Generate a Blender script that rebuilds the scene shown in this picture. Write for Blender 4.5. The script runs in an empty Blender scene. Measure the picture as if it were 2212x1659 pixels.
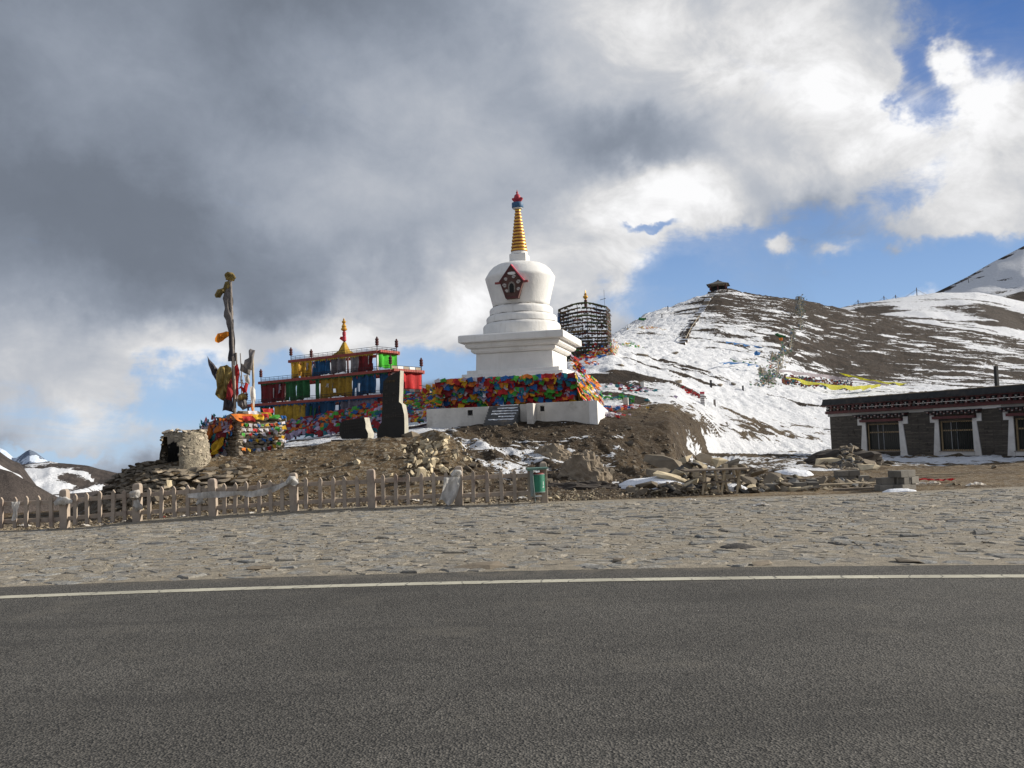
import bpy, bmesh, math, random
import numpy as np
from mathutils import Vector, Matrix
from mathutils.bvhtree import BVHTree
random.seed(7); np.random.seed(7)
S = bpy.context.scene
C = S.collection
R = math.radians
# ------------------------------------------------------------------ camera
EYE = 1.6
PITCH, ROLL, FPX = R(3.6), R(1.95), 887.0
fwd = Vector((0, math.cos(PITCH), math.sin(PITCH)))
r0 = Vector((1, 0, 0)); u0 = Vector((0, -math.sin(PITCH), math.cos(PITCH)))
rgt = r0*math.cos(ROLL) - u0*math.sin(ROLL)
upv = r0*math.sin(ROLL) + u0*math.cos(ROLL)
cam_d = bpy.data.cameras.new('camera'); cam = bpy.data.objects.new('camera', cam_d); C.objects.link(cam)
cam_d.sensor_fit = 'HORIZONTAL'; cam_d.sensor_width = 36; cam_d.lens = 36*FPX/1024
cam_d.clip_start = 0.1; cam_d.clip_end = 20000
M = Matrix((rgt, upv, -fwd)).transposed().to_4x4(); M.translation = (0, 0, EYE)
cam.matrix_world = M
S.camera = cam
# ------------------------------------------------------------------ light
SUN_AZ, SUN_EL = 11.0, 23.0            # degrees from +x towards +y, elevation
sv = Vector((math.cos(R(SUN_EL))*math.cos(R(SUN_AZ)), math.cos(R(SUN_EL))*math.sin(R(SUN_AZ)), math.sin(R(SUN_EL))))
sun_d = bpy.data.lights.new('sun', 'SUN'); sun_d.energy = 5.0; sun_d.angle = R(0.53); sun_d.color = (1.0, 0.93, 0.82)
sun = bpy.data.objects.new('sun', sun_d); C.objects.link(sun)
sun.rotation_euler = sv.to_track_quat('Z', 'Y').to_euler(); sun.location = (60, 20, 50)
S.view_settings.view_transform = 'Standard'; S.view_settings.look = 'None'
S.view_settings.exposure = 0.36; S.view_settings.gamma = 1.0; S.view_settings.use_curve_mapping = False

def ray(xd, yd):
    """direction of the ray through a photo point (2212 px wide view)"""
    k = 1024/2212
    dx = (xd*k-512)/FPX; dy = (384-yd*k)/FPX
    return fwd + rgt*dx + upv*dy
def at(xd, yd, Y):
    d = ray(xd, yd); return Vector((0, 0, EYE)) + d*(Y/d.y)
def on_z(xd, yd, z=0.0):
    d = ray(xd, yd); return Vector((0, 0, EYE)) + d*((z-EYE)/d.z)
def on_plane(xd, yd, p0, n):
    d = ray(xd, yd); o = Vector((0, 0, EYE)); return o + d*((Vector(p0)-o).dot(n)/d.dot(n))
def az_el(xd, yd):
    d = ray(xd, yd).normalized(); return math.degrees(math.atan2(d.x, d.y)), math.degrees(math.asin(d.z))

# ------------------------------------------------------------------ node helper
class NT:
    def __init__(s, tree): s.t = tree; s.n = tree.nodes; s.l = tree.links
    def new(s, typ, **kw):
        n = s.n.new(typ)
        for k, v in kw.items(): setattr(n, k, v)
        return n
    def put(s, sock, v):
        if v is None: return
        if isinstance(v, bpy.types.NodeSocket): s.l.new(v, sock)
        else:
            if isinstance(v, tuple) and len(v) == 3 and sock.type == 'RGBA': v = v + (1,)
            sock.default_value = v
    def math(s, op, a, b=None, c=None, clamp=False):
        n = s.new('ShaderNodeMath', operation=op); n.use_clamp = clamp
        s.put(n.inputs[0], a); s.put(n.inputs[1], b)
        if c is not None: s.put(n.inputs[2], c)
        return n.outputs[0]
    def vmath(s, op, a, b=None):
        n = s.new('ShaderNodeVectorMath', operation=op); s.put(n.inputs[0], a); s.put(n.inputs[1], b)
        return n.outputs[0]
    def mix(s, f, a, b, mode='MIX'):
        n = s.new('ShaderNodeMix', data_type='RGBA', blend_type=mode)
        s.put(n.inputs[0], f); s.put(n.inputs[6], a); s.put(n.inputs[7], b); return n.outputs[2]
    def ramp(s, f, a, b, lo=0.0, hi=1.0, smooth=True):
        n = s.new('ShaderNodeMapRange', interpolation_type='SMOOTHSTEP' if smooth else 'LINEAR')
        s.put(n.inputs[0], f); s.put(n.inputs[1], a); s.put(n.inputs[2], b); s.put(n.inputs[3], lo); s.put(n.inputs[4], hi)
        return n.outputs[0]
    def noise(s, vec, scale, detail=4, rough=0.55, dist=0.0, out='Fac'):
        n = s.new('ShaderNodeTexNoise'); s.put(n.inputs['Vector'], vec)
        s.put(n.inputs['Scale'], scale); n.inputs['Detail'].default_value = detail
        n.inputs['Roughness'].default_value = rough; n.inputs['Distortion'].default_value = dist
        return n.outputs[out]
    def vor(s, vec, scale, feat='F1', out='Distance'):
        n = s.new('ShaderNodeTexVoronoi', feature=feat); s.put(n.inputs['Vector'], vec); s.put(n.inputs['Scale'], scale)
        return n.outputs[out]
    def scale(s, vec, sc):
        n = s.new('ShaderNodeMapping'); s.put(n.inputs['Vector'], vec); n.inputs['Scale'].default_value = sc; return n.outputs[0]

# ------------------------------------------------------------------ world: sky with clouds, laid out by compass direction and elevation
world = bpy.data.worlds.new('World'); S.world = world; world.use_nodes = True
w = NT(world.node_tree); w.n.clear()
out = w.new('ShaderNodeOutputWorld'); bg = w.new('ShaderNodeBackground'); w.l.new(bg.outputs[0], out.inputs[0])
SKY = 0.09
bg.inputs[1].default_value = SKY
sky = w.new('ShaderNodeTexSky', sky_type='NISHITA'); sky.sun_disc = False
sky.sun_elevation = R(SUN_EL); sky.sun_rotation = R(90-SUN_AZ); sky.altitude = 4800; sky.air_density = 1.0; sky.dust_density = 0.4; sky.ozone_density = 1.5
tc = w.new('ShaderNodeTexCoord'); D = tc.outputs['Generated']
sep = w.new('ShaderNodeSeparateXYZ'); w.l.new(D, sep.inputs[0])
az = w.math('MULTIPLY', w.math('ARCTAN2', sep.outputs[0], sep.outputs[1]), 57.29578)
el = w.math('MULTIPLY', w.math('ARCSINE', sep.outputs[2]), 57.29578)
# wobble the coordinates so that edges are ragged
wob = w.noise(D, 4.0, 6, 0.6, out='Color')
ws = w.new('ShaderNodeSeparateXYZ'); w.l.new(wob, ws.inputs[0])
wob2 = w.noise(D, 14.0, 5, 0.6, out='Color')
ws2 = w.new('ShaderNodeSeparateXYZ'); w.l.new(wob2, ws2.inputs[0])
def wobble(base, a, b, k1, k2):
    t = w.math('MULTIPLY_ADD', w.math('SUBTRACT', a, 0.5), k1, base)
    return w.math('MULTIPLY_ADD', w.math('SUBTRACT', b, 0.5), k2, t)
azw = wobble(az, ws.outputs[0], ws2.outputs[0], 11.0, 5.0)
elw = wobble(el, ws.outputs[1], ws2.outputs[1], 8.0, 4.0)
def blob(xd, yd, rx, ry, rot=0.0, hard=1.0, src=None):
    """soft ellipse centred on a direction; radii in photo px; 1 in the middle, 0 outside"""
    A, E = src or (azw, elw)
    a0, e0 = az_el(xd, yd); k = 0.0271
    ca, sa = math.cos(R(rot)), math.sin(R(rot))
    du = w.math('SUBTRACT', A, a0); dv = w.math('SUBTRACT', E, e0)
    p = w.math('MULTIPLY_ADD', du, ca/(rx*k), w.math('MULTIPLY', dv, sa/(rx*k)))
    q = w.math('MULTIPLY_ADD', du, -sa/(ry*k), w.math('MULTIPLY', dv, ca/(ry*k)))
    r = w.math('SQRT', w.math('ADD', w.math('MULTIPLY', p, p), w.math('MULTIPLY', q, q)))
    return w.ramp(r, 1.0+0.5/hard, 1.0-0.5/hard)
def total(items):
    t = None
    for wt, b in items:
        m = w.math('MULTIPLY', b, wt) if t is None else w.math('MULTIPLY_ADD', b, wt, t)
        t = m
    return t
holes = total([
    (1.0, blob(2190, 20, 230, 130, -25, 1.2)), (0.9, blob(2000, 175, 60, 100, 20, 1.0)),
    (1.0, blob(1850, 520, 400, 122, 3, 0.9)), (0.9, blob(1960, 600, 460, 95, 0, 0.8)),
    (0.6, blob(1470, 570, 170, 60, 15, 0.6)), (0.7, blob(1420, 660, 190, 60, 0, 0.6)), (0.85, blob(1390, 505, 60, 16, 0, 0.9)),
    (0.95, blob(925, 775, 140, 62, -8, 0.9)), (0.8, blob(590, 790, 70, 55, 0, 0.8)), (0.95, blob(460, 845, 120, 55, -12, 0.9)),
    (0.62, blob(330, 925, 380, 70, 0, 0.6)), (0.5, blob(160, 968, 120, 10, 3, 0.8)),
    (-0.75, blob(1688, 512, 40, 22, 15, 0.6)), (-0.6, blob(1838, 516, 54, 16, 0, 0.6)), (-0.5, blob(1968, 516, 20, 10, 0, 0.6)),
    (-0.6, blob(2082, 110, 44, 26, 10, 0.5)), (-1.1, blob(2130, 440, 130, 70, 20, 0.8)), (-0.9, blob(1990, 640, 110, 26, 22, 1.0)),
    (-0.50, blob(1720, 590, 130, 60, 0, 0.4)), (-0.45, blob(1560, 490, 110, 60, 0, 0.4)), (-0.40, blob(1960, 470, 130, 60, 0, 0.4)), (-0.3, blob(2000, 90, 120, 60, -30, 0.4)), (-0.4, blob(1460, 600, 150, 60, 0, 0.4)),
])
n1 = w.noise(D, 5.5, 9, 0.62); n2 = w.noise(D, 2.2, 4, 0.55)
dens = w.math('MULTIPLY_ADD', w.math('SUBTRACT', n1, 0.5), 1.1, holes)
# away from the photographed part scattered gaps of the same kind
fr = w.math('MULTIPLY', w.ramp(w.math('ABSOLUTE', az), 38.0, 60.0, 0.0, 0.7), w.ramp(el, -5.0, 5.0))
dens = w.math('MULTIPLY_ADD', w.math('MULTIPLY', w.ramp(n2, 0.52, 0.62), fr), 0.8, dens)
wisp = w.noise(w.scale(D, (1.0, 1.0, 2.2)), 9.0, 8, 0.66, 0.9)
dens = w.math('MULTIPLY_ADD', w.math('SUBTRACT', wisp, 0.5), 1.3, dens)
cloud = w.math('ADD', w.math('MULTIPLY', w.ramp(dens, 0.80, 0.20), 0.80), w.math('MULTIPLY', w.ramp(dens, 1.35, 0.55), 0.20))
lum = total([
    (0.40, blob(1620, 50, 400, 180, -18, 0.6)), (0.22, blob(1860, 200, 130, 130, 0, 0.8)), (0.16, blob(1250, 100, 330, 120, -15, 0.5)),
    (0.40, blob(2130, 320, 210, 190, 20, 0.8)), (0.26, blob(1700, 330, 360, 90, 8, 0.5)), (-0.08, blob(1450, 260, 200, 70, 0, 0.5)), (0.30, blob(1400, 440, 180, 75, 5, 0.8)),
    (0.40, blob(1210, 620, 430, 120, 8, 0.6)), (0.14, blob(1020, 480, 380, 170, 0, 0.4)), (0.16, blob(900, 690, 420, 70, 10, 0.7)), (0.32, blob(230, 850, 330, 100, 0, 0.5)), (0.10, blob(80, 690, 260, 90, 0, 0.5)), (0.12, blob(1080, 330, 300, 120, -20, 0.4)),
    (0.20, blob(650, 765, 300, 70, 0, 0.6)), (0.10, blob(200, 940, 260, 70, 0, 0.6)), (0.5, blob(1990, 640, 130, 40, 22, 0.9)),
    (0.06, blob(520, 330, 300, 100, -20, 0.5)), (0.07, blob(60, 60, 240, 160, 0, 0.5)), (0.09, blob(900, 200, 320, 90, -20, 0.5)),
    (-0.04, blob(420, 480, 380, 110, -8, 0.6)), (0.05, blob(900, 440, 300, 120, 0, 0.5)), (-0.02, blob(250, 620, 400, 60, 0, 0.6)),
    (0.3, blob(1690, 512, 50, 30, 0, 0.8)), (0.3, blob(1845, 516, 60, 25, 0, 0.8)), (0.3, blob(2082, 110, 50, 30, 0, 0.8)),
])
side = w.math('MULTIPLY', w.ramp(w.math('ABSOLUTE', az), 38.0, 85.0), 0.20)  # unseen clouds at the sides and behind, brightened to lift the ambient light
n3 = w.noise(w.vmath('ADD', D, w.vmath('SCALE', wob)), 7.0, 8, 0.58)
n4 = w.noise(D, 3.0, 6, 0.6, 0.6)
L = w.math('ADD', w.math('ADD', lum, 0.172), side)
L = w.math('MULTIPLY', L, w.ramp(n1, 0.25, 0.75, 0.84, 1.16, False))
L = w.math('MULTIPLY', L, w.ramp(n4, 0.3, 0.7, 0.88, 1.12, False))
puff = w.noise(w.scale(D, (1.0, 1.0, 1.5)), 8.0, 8, 0.6, 0.5)
L = w.math('MULTIPLY', L, w.ramp(puff, 0.32, 0.68, 0.90, 1.10, False))
hi = w.ramp(L, 0.35, 0.6)
L = w.math('MULTIPLY', L, w.math('MULTIPLY_ADD', hi, w.ramp(puff, 0.38, 0.62, -0.22, 0.06, False), 1.0))
L = w.math('MINIMUM', L, 0.76)
L = w.math('ADD', w.math('MULTIPLY', w.math('MAXIMUM', w.math('SUBTRACT', L, 0.16), 0.0), 1.0), w.math('ADD', 0.115, w.math('MULTIPLY', w.math('MINIMUM', L, 0.16), 0.30)))
tint = w.mix(w.ramp(L, 0.15, 0.60), (0.84, 0.97, 1.20), (1.0, 1.0, 1.01))
ccol = w.vmath('MULTIPLY', tint, w.math('MULTIPLY', L, 1.0/SKY))
# ground side of the sky (never seen): the haze colour of the horizon
blue = w.mix(w.ramp(el, 0.0, 24.0), (0.33, 0.50, 0.74), (0.06, 0.165, 0.46))
blue = w.vmath('MULTIPLY', blue, (0.86/SKY,)*3)
skyc = w.mix(0.8, sky.outputs[0], blue)
w.l.new(w.mix(cloud, skyc, ccol), bg.inputs[0])
world.cycles.sampling_method = 'MANUAL'; world.cycles.sample_map_resolution = 512

# ------------------------------------------------------------------ materials
MATS = {}
def new_mat(name):
    m = bpy.data.materials.new(name); m.use_nodes = True
    t = NT(m.node_tree); b = t.n['Principled BSDF']; MATS[name] = m
    return m, t, b
def pos(t): return t.new('ShaderNodeNewGeometry').outputs['Position']
def objc(t): return t.new('ShaderNodeTexCoord').outputs['Object']
def bump(t, b, h, strength=0.3, dist=0.02):
    n = t.new('ShaderNodeBump'); n.inputs['Strength'].default_value = strength; n.inputs['Distance'].default_value = dist
    t.put(n.inputs['Height'], h); t.l.new(n.outputs[0], b.inputs['Normal'])
def simple(name, col, rough=0.8, var=0.25, scale=3.0, bmp=0.0, metal=0.0, rnd=0.0, dirt=None, dirt_amt=0.5, bd=0.02):
    m, t, b = new_mat(name)
    p = pos(t); f = t.noise(p, scale, 6, 0.6)
    c = t.mix(t.ramp(f, 0.3, 0.7, 0, 1, False), tuple(x*(1-var) for x in col), tuple(min(1, x*(1+var)) for x in col))
    if dirt:
        g = t.noise(p, scale*0.6, 7, 0.7)
        c = t.mix(t.ramp(g, 0.52, 0.68, 0, dirt_amt), c, dirt)
    if rnd:
        oi = t.new('ShaderNodeObjectInfo').outputs['Random']
        k = t.ramp(oi, 0, 1, 1-rnd, 1+rnd, False)
        isl = t.new('ShaderNodeNewGeometry').outputs['Random Per Island']
        k2 = t.ramp(isl, 0, 1, 1-rnd, 1+rnd, False)
        c = t.vmath('MULTIPLY', c, t.math('MULTIPLY', k, k2))
    t.put(b.inputs['Base Color'], c); b.inputs['Roughness'].default_value = rough; b.inputs['Metallic'].default_value = metal
    if bmp: bump(t, b, t.noise(p, scale*4, 6, 0.65), bmp, bd)
    return m
def cloth(name, col, transl=0.3, var=0.25, attr=False):
    m, t, b = new_mat(name)
    p = pos(t)
    if attr:
        base = t.new('ShaderNodeAttribute', attribute_name='col').outputs['Color']
    else: base = t.mix(0, col, col)
    f = t.noise(p, 5.0, 5, 0.7)
    k = t.math('MULTIPLY', t.ramp(f, 0.3, 0.7, 1-var, 1+var, False), t.ramp(t.noise(t.scale(p, (7, 7, 0.7)), 1.0, 4, 0.7), 0.3, 0.7, 0.62, 1.35, False))  # upright streaks put the shade of folds into the colour
    isl = t.new('ShaderNodeNewGeometry').outputs['Random Per Island']
    oi = t.new('ShaderNodeObjectInfo').outputs['Random']
    k = t.math('MULTIPLY', k, t.ramp(isl, 0, 1, 0.8, 1.15, False)); k = t.math('MULTIPLY', k, t.ramp(oi, 0, 1, 0.75, 1.15, False))
    c = t.vmath('MULTIPLY', base, k)
    t.put(b.inputs['Base Color'], c); b.inputs['Roughness'].default_value = 0.85
    tr = t.new('ShaderNodeBsdfTranslucent'); t.put(tr.inputs[0], c)
    ms = t.new('ShaderNodeMixShader'); ms.inputs[0].default_value = transl
    t.l.new(b.outputs[0], ms.inputs[1]); t.l.new(tr.outputs[0], ms.inputs[2])
    t.l.new(ms.outputs[0], t.n['Material Output'].inputs[0])
    bump(t, b, t.noise(p, 14.0, 4, 0.6), 0.35, 0.03)
    return m

def asphalt():
    m, t, b = new_mat('asphalt'); p = pos(t)
    f = t.vor(p, 72.0, 'F1', 'Color'); g = t.new('ShaderNodeSeparateXYZ'); t.l.new(f, g.inputs[0])
    fine = t.noise(p, 60.0, 3, 0.75); big = t.noise(p, 0.35, 5, 0.6); mid = t.noise(p, 2.2, 5, 0.6)
    c = t.mix(t.ramp(g.outputs[0], 0, 1, 0, 1, False), (0.020, 0.020, 0.019), (0.118, 0.111, 0.099))
    c = t.mix(t.ramp(fine, 0.40, 0.70, 0, 0.35), c, (0.085, 0.08, 0.072))
    c = t.vmath('MULTIPLY', c, t.ramp(big, 0.3, 0.7, 0.80, 1.18, False))
    st = t.noise(t.scale(p, (0.25, 1.6, 1)), 1.0, 6, 0.65)
    c = t.mix(t.ramp(st, 0.52, 0.66, 0, 0.5), c, (0.042, 0.040, 0.037))
    c = t.mix(t.ramp(t.noise(p, 0.9, 6, 0.7), 0.54, 0.70, 0, 0.5), c, (0.125, 0.115, 0.097))
    c = t.vmath('MULTIPLY', c, t.ramp(mid, 0.3, 0.7, 0.93, 1.07, False))
    # wheel tracks polished along the road, dust near the edge
    sp = t.new('ShaderNodeSeparateXYZ'); t.l.new(p, sp.inputs[0])
    yy = t.math('MULTIPLY_ADD', sp.outputs[0], 0.07, sp.outputs[1])
    band = t.math('SINE', t.math('MULTIPLY', yy, 3.3))
    c = t.vmath('MULTIPLY', c, t.ramp(band, -1, 1, 0.95, 1.05, False))
    sp2 = t.math('GREATER_THAN', t.vor(p, 26.0), 0.0)
    speck = t.ramp(t.noise(p, 38.0, 1, 0.5), 0.74, 0.78)
    c = t.mix(t.math('MULTIPLY', speck, 0.6), c, (0.34, 0.32, 0.29))
    wp = t.vmath('ADD', p, t.vmath('SCALE', t.noise(p, 1.5, 4, out='Color')))
    ck = t.math('MULTIPLY', t.ramp(t.vor(wp, 0.45, 'DISTANCE_TO_EDGE'), 0.0, 0.0035, 1, 0), t.ramp(t.noise(p, 0.5, 3), 0.52, 0.60))
    c = t.mix(t.math('MULTIPLY', ck, 0.6), c, (0.03, 0.028, 0.026))
    edge = t.math('MULTIPLY', t.ramp(yy, 10.2, 10.85), t.ramp(t.noise(p, 3.0, 5, 0.7), 0.4, 0.65))
    c = t.mix(t.math('MULTIPLY', edge, 0.5), c, (0.19, 0.165, 0.13))
    t.put(b.inputs['Base Color'], c); b.inputs['Roughness'].default_value = 0.9
    b.inputs['Specular IOR Level'].default_value = 0.3
    h = t.math('ADD', t.vor(p, 72.0), t.math('MULTIPLY', fine, 0.6))
    bump(t, b, h, 0.8, 0.009)
asphalt()
def paint_line():
    m, t, b = new_mat('road_paint'); p = pos(t)
    d = t.noise(p, 3.0, 4, 0.6, out='Color')
    wv = t.new('ShaderNodeTexWave', wave_type='BANDS', bands_direction='X'); wv.inputs['Scale'].default_value = 1.0; wv.inputs['Distortion'].default_value = 7.0
    wv.inputs['Detail'].default_value = 3; wv.inputs['Detail Scale'].default_value = 1.6
    t.put(wv.inputs['Vector'], p)
    crack = t.math('MULTIPLY', t.ramp(wv.outputs['Fac'], 0.0, 0.013, 1, 0), t.ramp(t.noise(p, 1.3, 3), 0.36, 0.50))
    wear = t.ramp(t.noise(p, 22.0, 6, 0.75), 0.55, 0.68)
    c = t.mix(t.ramp(t.noise(p, 1.5, 4), 0.3, 0.7), (0.36, 0.34, 0.27), (0.50, 0.475, 0.38))
    c = t.mix(t.math('MAXIMUM', t.math('MULTIPLY', crack, 0.85), t.math('MULTIPLY', wear, 0.8)), c, (0.07, 0.068, 0.062))
    t.put(b.inputs['Base Color'], c); b.inputs['Roughness'].default_value = 0.8
paint_line()

def terrain(name, streak, dirt_a, dirt_b, snow_c=(0.72, 0.735, 0.765), fine=1.0, near=False):
    """dirt with snow where the noise is under the surface's own snow share (attribute)"""
    m, t, b = new_mat(name); p = pos(t)
    sn = t.new('ShaderNodeAttribute', attribute_name='snow').outputs['Fac']
    dk = t.new('ShaderNodeAttribute', attribute_name='dark').outputs['Fac']
    sv_ = t.scale(p, streak)
    rot = t.new('ShaderNodeMapping'); t.l.new(p, rot.inputs['Vector']); rot.inputs['Rotation'].default_value = (0, R(7), R(-12)); rot.inputs['Scale'].default_value = streak
    a = t.noise(rot.outputs[0], 1.0, 9, 0.62, 0.7)
    a2 = t.noise(p, 0.045*fine, 4, 0.55)
    a3 = t.noise(p, 1.7*fine, 6, 0.7)
    nz = t.math('MULTIPLY_ADD', a2, 0.30, t.math('MULTIPLY_ADD', a, 0.52, t.math('MULTIPLY', a3, 0.18)))
    nz = t.ramp(nz, 0.36, 0.64, 0, 1, False)
    d = t.math('SUBTRACT', sn, nz)
    mask = t.ramp(d, -0.015, 0.03)
    c = t.mix(t.ramp(t.noise(p, 0.5*fine, 7, 0.7), 0.35, 0.65), dirt_a, dirt_b)
    c = t.vmath('MULTIPLY', c, t.ramp(t.noise(p, 9.0 if near else 1.2, 6, 0.75), 0.3, 0.7, 0.62, 1.4, False))
    if near:
        vc = t.new('ShaderNodeSeparateXYZ'); t.l.new(t.vor(p, 11.0, 'F1', 'Color'), vc.inputs[0])
        c = t.mix(t.ramp(vc.outputs[0], 0.72, 0.78, 0, 0.75), c, (0.27, 0.235, 0.18))
    c = t.mix(dk, c, t.vmath('MULTIPLY', c, (0.27, 0.25, 0.24)))
    s_ = t.mix(t.ramp(t.noise(p, 2.0*fine, 6, 0.7), 0.35, 0.7), tuple(x*0.86 for x in snow_c), snow_c)
    s_ = t.mix(t.ramp(t.noise(p, 4.0*fine, 7, 0.85), 0.56, 0.66, 0, 0.65), s_, (0.38, 0.33, 0.28))
    t.put(b.inputs['Base Color'], t.mix(mask, c, s_)); b.inputs['Roughness'].default_value = 0.85
    b.inputs['Specular IOR Level'].default_value = 0.2
    if near:
        h = t.math('ADD', t.noise(p, 7.0, 9, 0.75), t.math('MULTIPLY', t.noise(p, 2.5, 6, 0.6), t.math('MULTIPLY', mask, 1.5)))
        bump(t, b, h, 0.85, 0.16)
    else:
        h = t.math('ADD', t.noise(p, 1.1*fine, 8, 0.72), t.math('MULTIPLY', mask, 0.25))
        bump(t, b, h, 0.6, 0.8/fine)
    return m
terrain('ground_earth', (0.35, 0.6, 1.6), (0.085, 0.057, 0.031), (0.195, 0.140, 0.078), fine=1.6, near=True)
terrain('hill_earth', (0.07, 0.20, 0.85), (0.024, 0.017, 0.012), (0.050, 0.035, 0.024))
terrain('ridge_earth', (0.016, 0.05, 0.16), (0.034, 0.026, 0.021), (0.060, 0.046, 0.036), fine=0.35)
terrain('mountain_earth', (0.012, 0.012, 0.008), (0.045, 0.037, 0.034), (0.085, 0.070, 0.062), fine=0.10)
terrain('hazy_peak', (0.0016, 0.0016, 0.0012), (0.11, 0.14, 0.20), (0.16, 0.20, 0.27), snow_c=(0.62, 0.70, 0.82), fine=0.02)  # blue distance haze put into the rock and snow colours

def flagstone():
    m, t, b = new_mat('flagstone'); p = pos(t)
    g = t.new('ShaderNodeNewGeometry').outputs['Random Per Island']; o = t.new('ShaderNodeObjectInfo').outputs['Random']
    r = t.math('FRACT', t.math('ADD', g, t.math('MULTIPLY', o, 3.7)))
    c = t.mix(t.ramp(r, 0, 1, 0, 1, False), (0.215, 0.218, 0.212), (0.30, 0.265, 0.21))
    r2 = t.math('FRACT', t.math('MULTIPLY', r, 7.3)); c = t.vmath('MULTIPLY', c, t.ramp(r2, 0, 1, 0.72, 1.22, False))
    c = t.vmath('MULTIPLY', c, t.ramp(t.noise(p, 7.0, 7, 0.72), 0.3, 0.7, 0.66, 1.35, False))
    c = t.mix(t.ramp(t.noise(p, 2.2, 7, 0.75), 0.46, 0.62, 0, 0.75), c, (0.285, 0.25, 0.19))
    c = t.mix(t.ramp(t.noise(p, 0.6, 6, 0.7), 0.48, 0.66, 0, 0.5), c, (0.17, 0.16, 0.145))
    c = t.mix(t.ramp(t.noise(t.scale(p, (2.0, 5.5, 1)), 1.0, 7, 0.75, 0.6), 0.575, 0.66, 0, 0.8), c, (0.085, 0.075, 0.065))  # stretched dark streaks: shadow of the hollows put into the stone colour
    c = t.mix(t.ramp(t.noise(p, 11.0, 5, 0.7), 0.66, 0.73, 0, 0.6), c, (0.42, 0.38, 0.31))
    t.put(b.inputs['Base Color'], c); b.inputs['Roughness'].default_value = 0.92
    bump(t, b, t.math('ADD', t.noise(p, 14, 8, 0.72), t.noise(p, 4.0, 5, 0.6)), 0.9, 0.05)
flagstone()
simple('dark_slate', (0.085, 0.085, 0.085), 0.85, 0.3, 3.0, 0.5, rnd=0.2, dirt=(0.25, 0.21, 0.16), dirt_amt=0.6)
simple('sandy_joint', (0.245, 0.213, 0.162), 0.95, 0.3, 6.0, 0.9, dirt=(0.10, 0.085, 0.068), dirt_amt=0.8, bd=0.04)  # dark patches put shaded hollows into the sand colour
simple('dull_rock', (0.15, 0.12, 0.085), 0.9, 0.35, 2.5, 0.7, rnd=0.4, dirt=(0.06, 0.048, 0.038))
simple('rock', (0.195, 0.158, 0.112), 0.9, 0.3, 2.5, 0.7, rnd=0.35, dirt=(0.12, 0.10, 0.08))
simple('pale_rock', (0.36, 0.30, 0.20), 0.9, 0.3, 2.5, 0.6, rnd=0.3, dirt=(0.2, 0.15, 0.1))
simple('wall_stone', (0.34, 0.29, 0.22), 0.9, 0.25, 4.0, 0.6, rnd=0.3, dirt=(0.20, 0.17, 0.14))
simple('dark_earth', (0.05, 0.04, 0.032), 0.95, 0.3, 5.0, 0.5)
simple('brown_earth', (0.095, 0.072, 0.055), 0.95, 0.35, 4.0, 0.6)
simple('fence_concrete', (0.36, 0.295, 0.235), 0.85, 0.22, 2.5, 0.35, dirt=(0.20, 0.14, 0.115), dirt_amt=0.8)
def whitewash():
    m, t, b = new_mat('whitewash'); p = pos(t)
    c = t.mix(t.ramp(t.noise(p, 1.0, 6, 0.6), 0.35, 0.65, 0, 1, False), (0.70, 0.685, 0.65), (0.80, 0.785, 0.75))
    st = t.noise(t.scale(p, (3.2, 3.2, 0.32)), 1.0, 8, 0.7, 0.4)
    c = t.mix(t.ramp(st, 0.54, 0.70, 0, 0.32), c, (0.45, 0.41, 0.35))
    c = t.mix(t.ramp(t.noise(p, 9.0, 6, 0.75), 0.64, 0.74, 0, 0.45), c, (0.34, 0.31, 0.27))
    t.put(b.inputs['Base Color'], c); b.inputs['Roughness'].default_value = 0.85
    bump(t, b, t.noise(p, 5.0, 7, 0.65), 0.45, 0.05)
whitewash()
simple('dirty_whitewash', (0.56, 0.53, 0.48), 0.85, 0.14, 1.6, 0.4, dirt=(0.30, 0.26, 0.21), dirt_amt=0.7)
simple('stained_white', (0.74, 0.715, 0.67), 0.8, 0.08, 1.5, 0.3, dirt=(0.42, 0.38, 0.33), dirt_amt=0.55)
simple('grime', (0.16, 0.14, 0.12), 0.95, 0.2, 3.0)
simple('gold', (0.66, 0.36, 0.06), 0.38, 0.2, 5.0, 0.2, metal=0.55, dirt=(0.30, 0.12, 0.03), dirt_amt=0.6)
simple('spire_red', (0.20, 0.035, 0.03), 0.6, 0.2, 5.0)
simple('crimson', (0.42, 0.03, 0.05), 0.6, 0.2, 5.0)
simple('sunlit_pink', (0.72, 0.10, 0.14), 0.6, 0.12, 3.0)
simple('blue_paint', (0.03, 0.10, 0.20), 0.6, 0.2, 5.0)
simple('maroon', (0.085, 0.022, 0.022), 0.75, 0.3, 4.0, dirt=(0.05, 0.03, 0.03))
simple('niche_wood', (0.085, 0.038, 0.028), 0.7, 0.3, 6.0, 0.3)
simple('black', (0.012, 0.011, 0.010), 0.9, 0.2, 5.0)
simple('scroll_paint', (0.50, 0.46, 0.43), 0.7, 0.15, 8.0)
simple('iron', (0.028, 0.025, 0.027), 0.6, 0.2, 6.0, metal=0.3)
simple('beam_red', (0.27, 0.05, 0.035), 0.7, 0.25, 6.0, 0.3)
simple('tile_red', (0.34, 0.075, 0.055), 0.75, 0.25, 6.0, 0.3, rnd=0.2)
simple('grey_timber', (0.22, 0.19, 0.165), 0.85, 0.3, 6.0, 0.5, dirt=(0.10, 0.09, 0.08))
simple('pale_timber', (0.40, 0.32, 0.21), 0.85, 0.25, 6.0, 0.5, dirt=(0.22, 0.17, 0.12))
simple('stele_shaded_face', (0.020, 0.019, 0.017), 0.8, 0.25, 3.0, 0.15)  # front darkened: its shade is in the colour
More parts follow.
